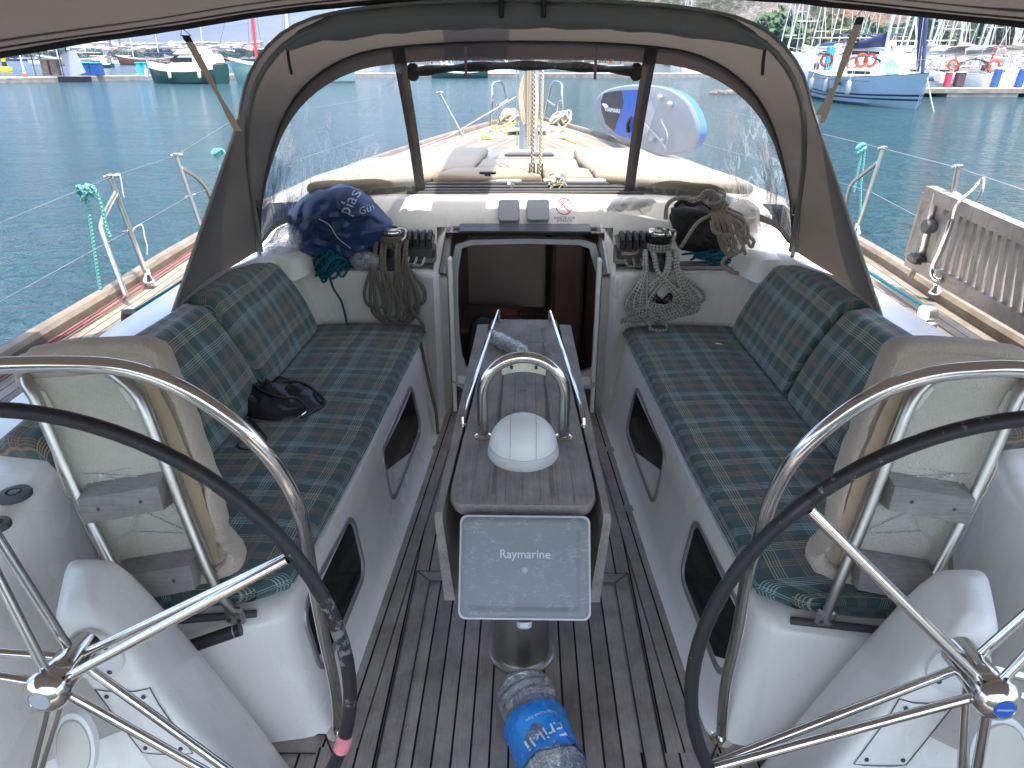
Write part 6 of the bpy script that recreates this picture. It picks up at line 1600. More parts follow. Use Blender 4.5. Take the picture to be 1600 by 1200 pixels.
mb = MB(); mb.loft([[V((62, 170, WZ + .9)), V((600, 150, WZ + .9))], [V((50, 330, WZ + 2)), V((600, 330, WZ + 4))]]).add([V((62, 170, WZ - 1)), V((600, 150, WZ - 1)), V((600, 150, WZ + .9)), V((62, 170, WZ + .9))], [(0, 1, 2, 3)])
tag(mb.build('marina_quay', M['concrete'], org=(60, 170, WZ)), kind='structure')

# trees
def crown_mesh(seed, R_, H, n=520, squash=1.0):
    rr = random.Random(seed); mb = MB()
    for i in range(n):
        d = V((rr.gauss(0, 1), rr.gauss(0, 1), rr.gauss(0, 1))).normalized(); k = rr.random() ** .4
        lobes = 1 + .35 * noise.noise(d * 2.2 + V((seed, 0, 0)))
        c = V((d.x * R_ * k * lobes, d.y * R_ * k * lobes, H * .55 + d.z * H * .42 * k * lobes * squash)); s_ = R_ * (.10 + .10 * rr.random())
        a = V((rr.gauss(0, 1), rr.gauss(0, 1), rr.gauss(0, 1))).normalized() * s_; b = a.orthogonal().normalized() * s_ * .7
        mb.add([c - a, c + b, c + a, c - b], [(0, 1, 2, 3)])
    return mb
def tree(name, loc, R_, H, seed, mat, label, group):
    t = thing(name, loc, label, 'tree', group); L = V(loc)
    cm = crown_mesh(seed, R_, H); cm.v = [p + L for p in cm.v]; cm.build('crown', M[mat], t, smooth=False)
    mb = MB(); mb.tube([L, L + V((R_ * .05, 0, H * .35)), L + V((0, 0, H * .7))], [R_ * .10, R_ * .07, R_ * .03], 7)
    for a in (0, 2.1, 4.2): mb.rod(L + V((0, 0, H * .3)), L + V((math.cos(a) * R_ * .5, math.sin(a) * R_ * .5, H * .6)), R_ * .04, 5, R_ * .015)
    mb.build('trunk', M['bark'], t); return t
def proj(q): q = V(q) - CAM; d = q.dot(Fw); return (CX + FPX * q.dot(Rt) / d, CY - FPX * q.dot(Up) / d)
shoreT = [tree('shore_tree', (0, 880, WZ), 12, 13, 11, 'leaf', 'x', 'trees along the town shore'), tree('shore_tree', (0, 880, WZ), 9, 16, 12, 'leaf', 'x', 'trees along the town shore')]
placed = []
for i in range(95):
    px = rnd.uniform(-20, 470); d = rnd.uniform(800, 900); x = (px - VX) / FPX * d * .92
    if 120 < px < 250 or rnd.random() < .75: placed.append((x, d, px))
tl = ['dark green tree', 'tall green tree', 'low bushy tree']
ZT = [(25, 'above the yellow buoy'), (62, 'above the orange marker post'), (105, 'above the flat roofed shelter'), (135, 'between shelter and blue bin'), (165, 'above the blue bin'), (200, 'below the twin minarets'), (240, 'above the dark gulet'), (275, 'left of the webbing strap'), (320, 'over the white motor yacht'), (360, 'left of the red covered gulet'), (420, 'behind the red covered gulet'), (999, 'behind the edge of the sprayhood')]
def zone(px): return next(b for a, b in ZT if px < a)
for i, (x, d, px) in enumerate(placed):
    src = shoreT[i % 2]; lab = tl[i % 2] + ' on the town shore ' + zone(px)
    if i < 2: src.location = (x, d, WZ + 4); src['label'] = lab; src.scale = (.5,) * 3
    else: copy_tree(src, (x, d, WZ + rnd.uniform(2, 5)), rnd.uniform(0, 6), lab, scale=rnd.uniform(.32, .62))
# houses of the town
def house(w, dp, h, label, seed):
    t = thing('town_house', (0, 950, WZ), label, 'house', 'houses of the town across the bay'); o = V((0, 950, WZ))
    MB().box(o + V((0, 0, h / 2)), (w, dp, h)).build('wall', M['wall_w'], t, smooth=False)
    mb = MB(); e = .6
    mb.add([o + V(p) for p in ((-w / 2 - e, -dp / 2 - e, h), (w / 2 + e, -dp / 2 - e, h), (w / 2 + e, dp / 2 + e, h), (-w / 2 - e, dp / 2 + e, h), (-w / 2 + dp * .3, 0, h + 2.6), (w / 2 - dp * .3, 0, h + 2.6))], [(0, 1, 5, 4), (2, 3, 4, 5), (1, 2, 5), (3, 0, 4), (0, 3, 2, 1)])
    mb.build('roof', M['roof_r' if seed == 1 else 'wall_w'], t, smooth=False)
    for fl in range(int(h // 3)):
        for k in range(int(w // 4)):
            MB().box(o + V((-w / 2 + 2 + k * 4, -dp / 2 - .02, 1.6 + fl * 3)), (1.3, .1, 1.4)).build('window', M['tint'], t, smooth=False)
    return t
H = [house(14, 10, 7, 'x', 1), house(20, 12, 10, 'x', 2), house(11, 10, 10, 'x', 3)]
HL = ['low white house with red roof', 'wide pale apartment block', 'narrow pale house with pale roof']
k = 0
for i in range(230):
    px = rnd.uniform(-10, 480); d = rnd.uniform(905, 1500); x = (px - VX) / FPX * d * .92; zt = WZ + 3 + (d - 905) * .034
    src = H[i % 3]; lab = HL[i % 3] + (' at the waterfront ' if d < 1040 else ' midway up the town ' if d < 1260 else ' high up the town ') + zone(px)
    if i < 3: src.location = (x, d, zt); src['label'] = lab
    else: copy_tree(src, (x, d, zt), rnd.uniform(-.5, .5), lab, scale=rnd.uniform(.55, .9))
# minarets
for dx, lb in ((0, 'left of two slim white minarets rising over the town'), (14, 'right of two slim white minarets rising over the town')):
    d = 1150; x = (179 - VX) / FPX * d * .92 + dx; o = V((x, d, WZ + 10)); t = thing('minaret', o, lb, 'minaret', 'twin minarets')
    MB().lathe([(1.6, 0), (1.5, 18), (1.9, 18.5), (1.9, 19.5), (1.1, 20), (1.0, 25)], o, n=12).build('minaret_shaft', M['wall_w'], t); MB().lathe([(1.2, 25), (.05, 30)], o, n=12).build('minaret_spire', M['gel_dark'], t)

# ---- boats
def hullrings(L, B, F, tr=.75, nst=14, sheer=.18, z0=-.25, plumb=.0):
    rings = []
    for i in range(nst + 1):
        u = i / nst; x = -L / 2 + L * u
        b = B / 2 * (1 - max(0, (u - .42) / .58) ** 2.1) * (tr + (1 - tr) * min(1, u / .35)); b = max(b, .02)
        f = F * (1 + sheer * (2 * u - .9) ** 2); rk = (.05 * L * (1 - plumb)) * max(0, u - .8) / .2
        pr = [(b, f), (b * .98, f * .55), (b * .90, f * .1), (b * .55, z0)]
        rings.append([V((x - rk * (1 - q[1] / f) * .9, q[0], q[1])) for q in pr] + [V((x - rk * (1 - q[1] / f) * .9, -q[0], q[1])) for q in pr[::-1]])
    return rings
class Loc:
    """local boat frame (x forward, y port, z up from the waterline) placed in the world"""
    def __init__(s, o, hd): s.o = V(o); s.R = Matrix.Rotation(hd, 3, 'Z')
    def p(s, q): return s.o + s.R @ V(q)
    def mb(s, m): m.v = [s.p(q) for q in m.v]; return m
def boatbox(x0, x1, w0, w1, z0, z1, ins=.15, fr=.3):
    """cabin: loft with slanted front and rounded-off top"""
    m = MB(); m.loft([[V((x0, w0, z0)), V((x1, w1, z0)), V((x1, -w1, z0)), V((x0, -w0, z0))], [V((x0 + ins * .3, w0 - ins * .5, lerp(z0, z1, .85))), V((x1 - fr * .85, w1 - ins * .5, lerp(z0, z1, .85))), V((x1 - fr * .85, -w1 + ins * .5, lerp(z0, z1, .85))), V((x0 + ins * .3, -w0 + ins * .5, lerp(z0, z1, .85)))], [V((x0 + ins, w0 - ins, z1)), V((x1 - fr, w1 - ins, z1)), V((x1 - fr, -w1 + ins, z1)), V((x0 + ins, -w0 + ins, z1))]], closed=True, cap=True); return m
def arched(x0, x1, w, z0, z1, n=8, th=.04):
    m = MB(); r = []
    for x, k in ((x0, .96), (lerp(x0, x1, .5), 1.0), (x1, .95)):
        r.append([V((x, w * math.cos(math.pi * i / n), z0 + (z1 - z0) * math.sin(math.pi * i / n) ** .6 * k)) for i in range(n + 1)])
    m.loft(r); return m
def sailboat(o, hd, L, B, F, label, hull='gel', cloth='grey_cloth', mast=14, stripes=None, group=None, bim=True, hoodc=None, buoy=True, sail='grey_cloth', cat='sailing boat', furl='white', spr=2, name='moored_sailboat'):
    f = Loc(o, hd); t = thing(name, o, label, cat, group)
    f.mb(MB().loft(hullrings(L, B, F), cap=True)).build('hull', M[hull], t)
    rg = hullrings(L, B, F); top = MB(); top.loft([[r[0] + V((0, -.06, .03)), r[-1] + V((0, .06, .03))] if r[0].y > .1 else [r[0] + V((0, 0, .03)), r[-1] + V((0, 0, .03))] for r in rg]); f.mb(top).build('deck', M['gel'], t)
    if stripes:
        for z_, mt in stripes:
            for sd in (1, -1):
                m = MB(); m.loft([[V((p.x, sd * (p.y + .012), p.z)) for p in (r[1].lerp(r[2], z_), r[1].lerp(r[2], z_ + .13))] for r in rg]); f.mb(m).build('hull_stripe', M[mt], t)
    cb = f.mb(boatbox(-L * .12, L * .26, B * .30, B * .16, F, F + .42, .12, .5)).build('coachroof', M['gel'], t)
    for sd in (1, -1): f.mb(MB().box((L * .05, sd * B * .262, F + .22), (L * .22, .03, .16), Matrix.Rotation(sd * -.05, 3, 'Z'))).build('cabin_window', M['tint'], cb)
    mx = L * .08
    m = MB(); m.tube([V((mx, 0, F + .3)), V((mx - .15, 0, mast))], .09 if L > 10 else .07, 8); m_ = f.mb(m).build('mast', M['alu'], t)
    m = MB()
    for k in range(spr):
        z = lerp(F, mast, (k + 1) / (spr + 1)); m.rod(V((mx - .1, -1.0, z)), V((mx - .1, 1.0, z)), .03, 5)
    f.mb(m).build('spreader', M['alu'], m_)
    m = MB()
    for sd in (-1, 1):
        z = lerp(F, mast, spr / (spr + 1)); m.rod(V((mx, sd * B * .45, F)), V((mx - .1, sd * 1.0, z)), .015, 4); m.rod(V((mx - .1, sd * 1.0, z)), V((mx - .15, 0, mast)), .015, 4)
    m.rod(V((-L * .47, 0, F)), V((mx - .15, 0, mast)), .015, 4); f.mb(m).build('rigging', M['steel_soft'], t)
    f.mb(MB().tube([V((L * .45, 0, F + .3)), V((mx + .3, 0, mast * .93))], [.09, .05], 7)).build('furled_genoa', M[furl], t)
    m = MB(); m.tube([V((mx - .2, 0, F + 1.3)), V((-L * .30, 0, F + 1.4))], .08, 7); f.mb(m).build('boom', M['alu'], t)
    m = MB(); m.loft([[V((x, w * math.cos(a), F + 1.42 + h / 2 + h / 2 * math.sin(a))) for a in [math.pi * k / 5 for k in range(10)]] for x, w, h in ((mx - .2, .22, .75), (-L * .1, .2, .5), (-L * .3, .13, .28))], closed=True, cap=True); f.mb(m).build('sail_cover', M[sail], t)
    f.mb(arched(-L * .16, -L * .10, B * .30, F, F + 1.05)).build('sprayhood', M[hoodc or cloth], t)
    if bim:
        f.mb(arched(-L * .42, -L * .22, B * .36, F + 1.55, F + 1.85)).build('bimini', M[cloth], t)
        for sx_ in (-.40, -.24): f.mb(MB().tube([V((L * sx_, -B * .36, F)), V((L * sx_, -B * .36, F + 1.56)), V((L * sx_, 0, F + 1.82)), V((L * sx_, B * .36, F + 1.56)), V((L * sx_, B * .36, F))], .02, 5)).build('bimini_hoop', M['steel_soft'], t)
    m = MB()
    for sd in (-1, 1):
        pr = []
        for r in rg[1:]:
            q = V((r[0].x, sd * r[0].y * .97, r[0].z)); pr.append(q + V((0, 0, .6)))
            m.rod(q, q + V((0, 0, .6)), .014, 4)
        m.tube(pr, .010, 4)
    f.mb(m).build('guard_wires', M['steel_soft'], t)
    if buoy:
        m = MB(); m.tube([V((-L * .46, B * .22 + .32 * math.cos(a), F + .65 + .32 * math.sin(a))) for a in [2 * math.pi * k / 14 for k in range(14)]], .075, 7, closed=True); f.mb(m).build('lifebuoy', M['orange'], t)
    f.mb(MB().lathe([(.13, -.02), (.15, .05), (.15, .3), (.1, .36)], (-L * .49 + .3, -B * .3, F + .3), axis=(0, 0, 1), n=10)).build('outboard_cover', M['rubber'], t)
    return t
# the pale blue yacht, bow towards us on the right
o = V((18.75, 42.2, WZ)); hd = R(-90) + R(-3)
by = sailboat(o, hd, 12.8, 4.0, 1.30, 'pale blue yacht with navy stripes moored bow out at the end of the pontoon', 'hull_blue', 'navy_cloth', 15.5, [(.30, 'navy'), (.58, 'navy')], sail='navy_cloth', furl='navy_cloth', name='blue_yacht')
f = Loc(o, hd)
m = MB(); m.loft([[V((x, -w, F_)) for F_, w in ((1.15, 2.005 * kk), (1.175, 2.008 * kk))] for x, kk in ((-5.5, .90), (-2, 1.0), (0, 1.0), (2.4, .88), (3.4, .74))]); f.mb(m).build('sheer_line', M['navy'], by)
for i, x in enumerate((-3.6, -1.0, 2.2)):
    t = thing('fender', f.p((x, -2.1, .4)), ['grey tubular fender hanging nearest the stern of the pale blue yacht', 'grey tubular fender amidships on the pale blue yacht', 'grey tubular fender hanging nearest the bow of the pale blue yacht'][i], 'fender', 'fenders of the pale blue yacht')
    yy = -(2.02 if x < 1 else 1.92) - .05
    f.mb(MB().lathe([(.03, .45), (.10, .5), (.13, .58), (.13, 1.05), (.10, 1.14), (.03, 1.18)], (x, yy, 0), n=14)).build('fender_body', M['navy_cloth' if 0 else 'gel_dark'], t); f.mb(MB().rod(V((x, yy, 1.15)), V((x, yy + .1, 1.75)), .015, 5)).build('fender_line', M['r_white'], t)
f.mb(MB().box((.9, -2.02, 1.0), (.55, .02, .18), bev=.0)).build('hull_window', M['tint'], by)
for x, y_ in ((-4.6, -1.1), (-3.2, .9), (-2.9, .3)):
    f.mb(MB().tube([V((x, y_ + .32 * math.cos(a), 2.1 + .32 * math.sin(a))) for a in [2 * math.pi * k / 14 for k in range(14)]], .08, 7, closed=True)).build('lifebuoy', M['orange'], by)
t = thing('inflatable_toy', f.p((3.2, .2, 1.4)), 'green and white inflatable lying on the foredeck of the pale blue yacht', 'inflatable')
m = MB(); m.sphere(V((2.4, .0, 1.95)), .62, 18, 12, (1.3, .9, .9), lambda d: 1 + .2 * noise.noise(d * 2)); f.mb(m).build('inflatable_body', M['whitebag'], t); m = MB(); m.sphere(V((3.3, -.3, 1.85)), .5, 16, 10, (1.3, .8, .9), lambda d: 1 + .25 * noise.noise(d * 2.2)); f.mb(m).build('inflatable_end', M['green'], t)
m = MB(); b0 = f.p((6.35, 0, 1.35)); m.tube([b0, b0 + V((.6, 4, -.5)), V((b0.x + 1.5, 48.5, .1))], .03, 5); m.tube([b0, b0 + V((.15, -.5, -.9)), b0 + V((.3, -.8, -1.5))], .03, 5)
one('mooring_line', m, M['r_cream'], 'pale mooring lines at the bow of the pale blue yacht', 'rope')

# right pontoon on concrete floats
t = thing('pontoon', (34, 49.5, WZ), 'pontoon walkway on stained concrete floats right of the pale blue yacht', 'pontoon')
MB().box((47, 49.6, WZ + .43), (46, 2.2, .12)).build('pontoon_deck', M['pont_top'], t, smooth=False)
MB().box((47, 48.46, WZ + .36), (46, .06, .26)).build('pontoon_fascia', M['pontoon'], t, smooth=False)
for k in range(6): MB().box((28.6 + k * 6.6, 49.6, WZ + .05), (4.4, 2.1, .46)).build('pontoon_float', M['concrete'], t, smooth=False)
MB().box((47, 50.2, WZ + .1), (45.5, .6, .4)).build('float_shadow_bar', M['dark'], t, smooth=False)  # near-black bar put in for the shade between the floats
for (px, lb) in ((1554, 'blue service pedestal on the right pontoon, the one nearer the pale blue yacht'), (1592, 'blue service pedestal at the far right end of the pontoon')):
    c = P(px, 134, y=50.3); c.z = WZ + .49; t = thing('service_pedestal', c, lb, 'service pedestal', 'blue service pedestals on the right pontoon')
    MB().box(c + V((0, 0, .55)), (.42, .3, 1.1), Matrix.Rotation(R(4), 3, 'Y'), bev=.05).build('pedestal_body', M['blue_box'], t); MB().box(c + V((.04, 0, 1.13)), (.34, .26, .10), bev=.03).build('pedestal_cap', M['ltgrey'], t)
# stern-to boats behind the pontoon
MG = 'sailing boats moored behind the right pontoon'
specs = [
 (1472, 56.5, 12, 'white sailing boat with grey hood and bimini directly behind the pontoon', 'gel', 'grey_cloth', 15, 'grey_cloth'),
 (1552, 57, 11.5, 'white sailing boat with orange lifebuoy and tan bimini behind the blue pedestals', 'gel', 'tan_cloth', 14, 'tan_cloth'),
 (1610, 57.5, 12, 'white sailing boat at the right edge with tan bimini', 'gel', 'tan_cloth', 15, 'cream_cloth'),
 (1425, 60, 12, 'white sailing boat with cream bimini just beyond the bow of the pale blue yacht', 'gel', 'cream_cloth', 16, 'grey_cloth')]
made = []
for px, d, L, lb, hl, cl, ms, sl_ in specs:
    x = (px - VX) / FPX * d * .945; made.append(sailboat((x, d, WZ), R(90 + rnd.uniform(-4, 4)), L, 3.9, 1.15, lb, hl, cl, ms, group=MG, sail=sl_, hoodc='canvas_dark' if cl == 'grey_cloth' else None))
G2 = 'sailing boats in the rows farther back'
row = [(1218, 112, 'far white sailing boat seen over the top of the sprayhood'), (1240, 92, 'white sailing boat whose spreaders show beside the sprayhood top'), (1262, 118, 'far sailing boat just right of the sprayhood top'), (1290, 100, 'sailing boat left of the tan strap'), (1322, 124, 'far sailing boat with mast left of the strap buckle'), (1362, 96, 'sailing boat right behind the tan strap'), (1385, 130, 'far sailing boat right of the strap'), (1405, 84, 'sailing boat above the navy sail cover'), (1428, 112, 'far sailing boat left of the navy furled sail'), (1455, 90, 'sailing boat right of the navy furled sail'), (1478, 120, 'far sailing boat over the grey sail cover'), (1497, 82, 'sailing boat over the grey bimini'), (1516, 110, 'far sailing boat over the red flag'), (1538, 92, 'sailing boat over the first blue pedestal'), (1560, 122, 'far sailing boat over the tan bimini'), (1580, 86, 'sailing boat over the second blue pedestal'), (1600, 108, 'sailing boat masts at the right edge'), (1230, 150, 'most distant sailing boat above the hood'), (1345, 150, 'most distant sailing boat under the hillside'), (1500, 150, 'most distant sailing boat under the trees')]
for i, (px, d, lb) in enumerate(row):
    x = (px - VX) / FPX * d * .94; copy_tree(made[i % 4], (x, d, WZ), rnd.uniform(-.35, .35) + (math.pi if rnd.random() < .4 else 0), lb, scale=rnd.uniform(.9, 1.15))
    bpy.context.scene  # keep
for o_ in COL.objects:
    if o_.get('label') in [r[2] for r in row]: o_['group'] = G2
# navy furled sail standing at the pontoon end
t = thing('furled_sail', P(1432, 118, y=52), 'dark navy furled sail standing upright beside the bow of the pale blue yacht', 'furled sail')
MB().tube([P(1434, 112, y=51), P(1437, 70, y=51), P(1442, 10, y=51), P(1446, -60, y=51)], [.10, .16, .19, .12], 9).build('sail_roll', M['navy_cloth'], t)
# motor boats and blue canopy near the left of the marina
def motorboat(o, hd, L, B, F, label, cloth, group=None, hull='gel', fly=False, cat='motor boat', tent=None, name='motor_boat'):
    f = Loc(o, hd); t = thing(name, o, label, cat, group); rg = hullrings(L, B, F, .9, sheer=.3)
    f.mb(MB().loft(rg, cap=True)).build('hull', M[hull], t)
    top = MB(); top.loft([[r[0] + V((0, 0, .02)), V((r[0].x, r[0].y * .4, r[0].z + .18)), V((r[0].x, -r[0].y * .4, r[0].z + .18)), r[-1] + V((0, 0, .02))] for r in rg]); f.mb(top).build('deck', M['gel'], t)
    cb = f.mb(boatbox(-L * .30, L * .22, B * .38, B * .20, F, F + 1.25, .2, 2.0)).build('cabin', M['gel'], t)
    for sd in (1, -1): f.mb(MB().loft([[V((-L * .22, sd * (B * .38 - .01), F + .55)), V((-L * .22, sd * (B * .36 - .02), F + .95))], [V((L * .10, sd * (B * .27), F + .50)), V((L * .02, sd * (B * .285), F + .95))]])).build('side_window', M['tint'], cb)
    f.mb(MB().loft([[V((L * .225 - .35, B * .16, F + .42)), V((L * .225 - 1.3, B * .17, F + 1.08))], [V((L * .225 - .35, -B * .16, F + .42)), V((L * .225 - 1.3, -B * .17, F + 1.08))]])).build('windscreen', M['tint'], cb)
    if fly:
        f.mb(boatbox(-L * .34, L * .06, B * .36, B * .26, F + 1.25, F + 1.7, .1, .7)).build('flybridge', M['gel'], t)
        f.mb(MB().loft([[V((x, w, F + 2.25 + z)) for w, z in ((-B * .33, -.06), (0, .05), (B * .33, -.06))] for x in (-L * .40, -L * .1, L * .10)])).build('bimini', M[cloth], t)
        m = MB()
        for x in (-L * .33, -L * .02):
            f.mb(MB().tube([V((x, -B * .3, F + 1.6)), V((x, -B * .32, F + 2.18)), V((x, B * .32, F + 2.18)), V((x, B * .3, F + 1.6))], .03, 5)).build('canopy_hoop', M['steel_soft'], t)
        f.mb(MB().rod(V((-L * .30, 0, F + 2.2)), V((-L * .33, 0, F + 4.6)), .025, 5)).build('antenna', M['white'], t)
    if tent: f.mb(boatbox(-L * .46, -L * .26, B * .40, B * .38, F, F + 1.9, .15, .2)).build('cockpit_tent', M[tent], t)
    m = MB(); pr = []
    for r in rg[7:]:
        for sd in (1, -1): q = V((r[0].x, sd * r[0].y * .95, r[0].z)); m.rod(q, q + V((.1, 0, .55)), .016, 4)
    for sd in (1, -1): m.tube([V((r[0].x + .1, sd * r[0].y * .95, r[0].z + .55)) for r in rg[7:]], .016, 5)
    f.mb(m).build('bow_rail', M['steel_soft'], t)
    return t, f
motorboat((0.0, 0, 0), 0, 1, 1, 1, 'x', 'navy_cloth') if 0 else None
for px, d, hdg, L, lb, cl, hl, tn in ((1300, 74, 170, 11, 'white cabin boat with blue canopy behind the pale blue yacht', 'navy_cloth', 'gel', None), (1262, 86, 178, 13, 'pale grey boat hull beside the top of the sprayhood', 'grey_cloth', 'ltgrey', None), (1375, 100, 165, 15, 'large white motor yacht with antenna mast behind the navy sail cover', 'cream_cloth', 'gel', None), (1580, 104, 175, 17, 'large pale blue motor yacht at the far right behind the masts', 'cream_cloth', 'hull_blue', None)):
    x = (px - VX) / FPX * d * .945; motorboat((x, d, WZ), R(hdg), L, 4.2, 2.0, lb, cl, 'motor boats of the marina', hl, True)
c = V((P(1293, 110, y=70).x, 70, WZ)); t = thing('service_cabinet', c, 'bright blue upright cabinet beside the tan strap in the marina', 'cabinet')
MB().box(c + V((0, 0, 1.9)), (.6, .5, 2.6), bev=.05).build('cabinet_body', M['cyan'], t); MB().box(c + V((0, 0, .5)), (1.0, 1.2, .5), bev=.1).build('cabinet_float', M['pontoon'], t)
c = V((P(1478, 125, y=52.5).x, 52.4, WZ + .5)); t = thing('dinghy', c, 'grey inflatable dinghy stern on, lying behind the pontoon', 'dinghy')
m = MB()
for s_ in (-1, 1): m.tube([c + V((s_ * .65, 0, .55)), c + V((s_ * .65, 2.0, .6)), c + V((s_ * .2, 2.9, .8))], [.26, .26, .18], 10)
m.build('dinghy_tube', M['gel_dark'], t); MB().box(c + V((0, .1, .5)), (1.0, .06, .6)).build('dinghy_transom', M['ltgrey'], t)
c = V((P(1470, 125, y=50.8).x, 50.7, WZ + .49))
for i, dx in enumerate((0.1, .85)):
    t = thing('deck_box', c + V((dx + .3, 0, 0)), ['bright red box on the pontoon', 'maroon patterned chest on the pontoon beside the red box'][i], 'box', 'boxes on the right pontoon')
    MB().box(c + V((dx + .3, 0, .45)), (.55 if i else .3, .4, .85), bev=.04).build('box_body', M['red_cloth' if i == 0 else 'maroon'], t); MB().box(c + V((dx + .3, 0, .9)), (.6 if i else .34, .45, .06), bev=.02).build('box_lid', M['ltgrey'], t)
for px, py, y, lb in ((1503, 84, 62, 'small red flag between the masts'), (1549, 90, 54, 'red flag over the boat with the tan bimini')):
    c = P(px, py, y=y); t = thing('flag', c, lb, 'flag', 'red flags in the marina'); MB().rod(c + V((0, 0, -1.6)), c + V((.35, 0, .8)), .02, 5).build('flag_staff', M['white'], t)
    m = MB(); m.loft([[c + V((.30 - .25 * k, .05 * math.sin(k * 2.5), .75 - .18 * k)), c + V((.15 - .20 * k, .05 * math.sin(k * 2.5 + 1), -.05 - .1 * k))] for k in (0, .5, 1.0)]); m.build('flag_cloth', M['red_cloth'], t)

# trees behind the marina
for i in range(60):
    px = rnd.uniform(1190, 1680); d = rnd.uniform(190, 285); x = (px - VX) / FPX * d * .93
    if i < 2: mt = tree('hill_tree', (x, d, WZ + 1), 4.6, 8.0, 40 + i, ['leaf2', 'leaf'][i], 'x', 'trees behind the marina'); made_t = [mt] if i == 0 else made_t + [mt]; src = mt; src['label'] = ['olive green', 'dark green'][i] + ' tree behind the marina masts, one of many at the hill foot'
    else: copy_tree(made_t[i % 2], (x, d, WZ + 1 + rnd.random() * 3), rnd.uniform(0, 6), ['olive green', 'dark green'][i % 2] + ((' tall' if i % 4 < 2 else ' low') + (' near' if d < 235 else ' far') + ' tree at the hill foot ' + ('beside the sprayhood' if px < 1260 else 'above the blue yacht stern' if px < 1340 else 'right of the tan strap' if px < 1440 else 'right of the navy sail' if px < 1530 else 'above the blue pedestals' if px < 1600 else 'at the right edge')), scale=rnd.uniform(.7, 1.3))

# ---- left: breakwater pontoon and its things
t = thing('breakwater', (-30, 84, WZ), 'long floating breakwater across the bay on the left', 'pontoon')
L = [(-75, 66), (-50, 76.5), (-42, 88), (-14, 101), (14, 98), (40, 104)]
m = MB(); rg = []
for x, y in L: rg.append([V((x, y, WZ - .1)), V((x, y, WZ + .42)), V((x, y + 2.4, WZ + .42)), V((x, y + 2.4, WZ - .1))])
m.loft(rg).build('breakwater_body', M['pontoon'], t, smooth=False)
m = MB(); m.loft([[V((x, y - .02, WZ + .40)), V((x, y - .02, WZ + .52)), V((x, y + 2.5, WZ + .53))] for x, y in L]).build('breakwater_deck', M['pont_top'], t, smooth=False)
def onbw(px):
    for (a, b), (c_, d_) in zip(L, L[1:]):
        for k in range(41):
            x, y = lerp(a, c_, k / 40), lerp(b, d_, k / 40) + 1.2
            if abs(proj((x, y, WZ + .5))[0] - px) < 3: return V((x, y, WZ + .53))
    return V((-45, 80, WZ + .5))
c = onbw(148); t = thing('waste_bin', c, 'bright blue double bin on the breakwater', 'bin')
for d in (-.58, .58): MB().box(c + V((d, 0, .62)), (1.08, .9, 1.2), bev=.06).build('bin_body', M['blue_box'], t)
MB().box(c + V((0, 0, 1.27)), (2.35, 1.0, .08), bev=.03).build('bin_lid', M['cyan'], t)
for px, lb in ((218, 'light blue pedestal on the breakwater, farther from the white motor yacht'), (231, 'light blue pedestal on the breakwater, nearer the white motor yacht')):
    c = onbw(px); t = thing('service_pedestal', c, lb, 'service pedestal', 'light blue pedestals on the breakwater'); MB().box(c + V((0, 0, .6)), (.45, .4, 1.2), bev=.06).build('pedestal_body', M['cyan'], t); MB().box(c + V((0, 0, 1.25)), (.6, .5, .14), bev=.03).build('pedestal_cap', M['cyan'], t)
c = onbw(84); t = thing('fuel_shelter', c, 'small flat roofed shelter with pumps on the breakwater', 'shelter')
for x, y in ((-1.6, -.6), (1.3, -.6), (-1.6, .8), (1.3, .8)): MB().rod(c + V((x, y, 0)), c + V((x, y, 2.7)), .06, 6).build('shelter_post', M['rubber'], t)
MB().box(c + V((.1, .1, 2.78)), (4.2, 2.2, .14)).build('shelter_roof', M['ltgrey'], t, smooth=False)
for x in (-.7, .25): MB().box(c + V((x, 0, .85)), (.75, .6, 1.5), bev=.05).build('pump_body', M['debris'], t)
MB().box(c + V((2.3, -.2, 1.2)), (1.7, .06, 2.2), Matrix.Rotation(R(-16), 3, 'Y')).build('glass_panel', M['gel_dark'], t, smooth=False)
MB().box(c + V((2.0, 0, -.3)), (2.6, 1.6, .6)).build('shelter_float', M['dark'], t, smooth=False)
c = onbw(38); t = thing('marker_post', c, 'orange and white marker light post on the breakwater', 'marker'); MB().lathe([(.16, 0), (.12, .6), (.07, .9), (.05, 2.2)], c, n=12).build('marker_body', M['white'], t); MB().lathe([(.25, 0), (.22, .25), (.1, .35)], c, n=12).build('marker_base', M['orange'], t)
c = V((P(8, 105, y=150).x, 150, WZ)); t = thing('buoy', c, 'yellow and black navigation buoy at the left edge', 'buoy')
MB().lathe([(1.1, -.2), (1.2, .3), (1.1, .7), (.5, .8)], c, n=16).build('buoy_float', M['yellow'], t); MB().lathe([(.45, .8), (.42, 1.7)], c, n=12).build('buoy_band', M['black'], t); MB().lathe([(.42, 1.7), (.35, 2.7), (.6, 2.75), (.05, 3.6)], c, n=12).build('buoy_top', M['yellow'], t)
# navy boat stern at the left edge
o = V((-50.5, 64.5, WZ)); t, f = motorboat(o, R(168), 8.5, 2.9, .95, 'dark blue motor boat with white top and two fenders at the left edge', 'cream_cloth', None, 'navy')
for x in (-3.9, -1.6): 
    c = f.p((x, 1.55, .55)); q = thing('fender', c, 'cream round fender on the dark blue boat at the left edge, ' + ('the stern one' if x < -3 else 'the forward one'), 'fender', 'fenders of the dark blue boat'); m = MB(); m.sphere(c, .34, 14, 9, (1, 1, 1.25)); m.build('fender_body', M['cream'], q); MB().rod(c + V((0, 0, .4)), c + V((0, 0, .8)), .015, 5).build('fender_line', M['r_white'], q)
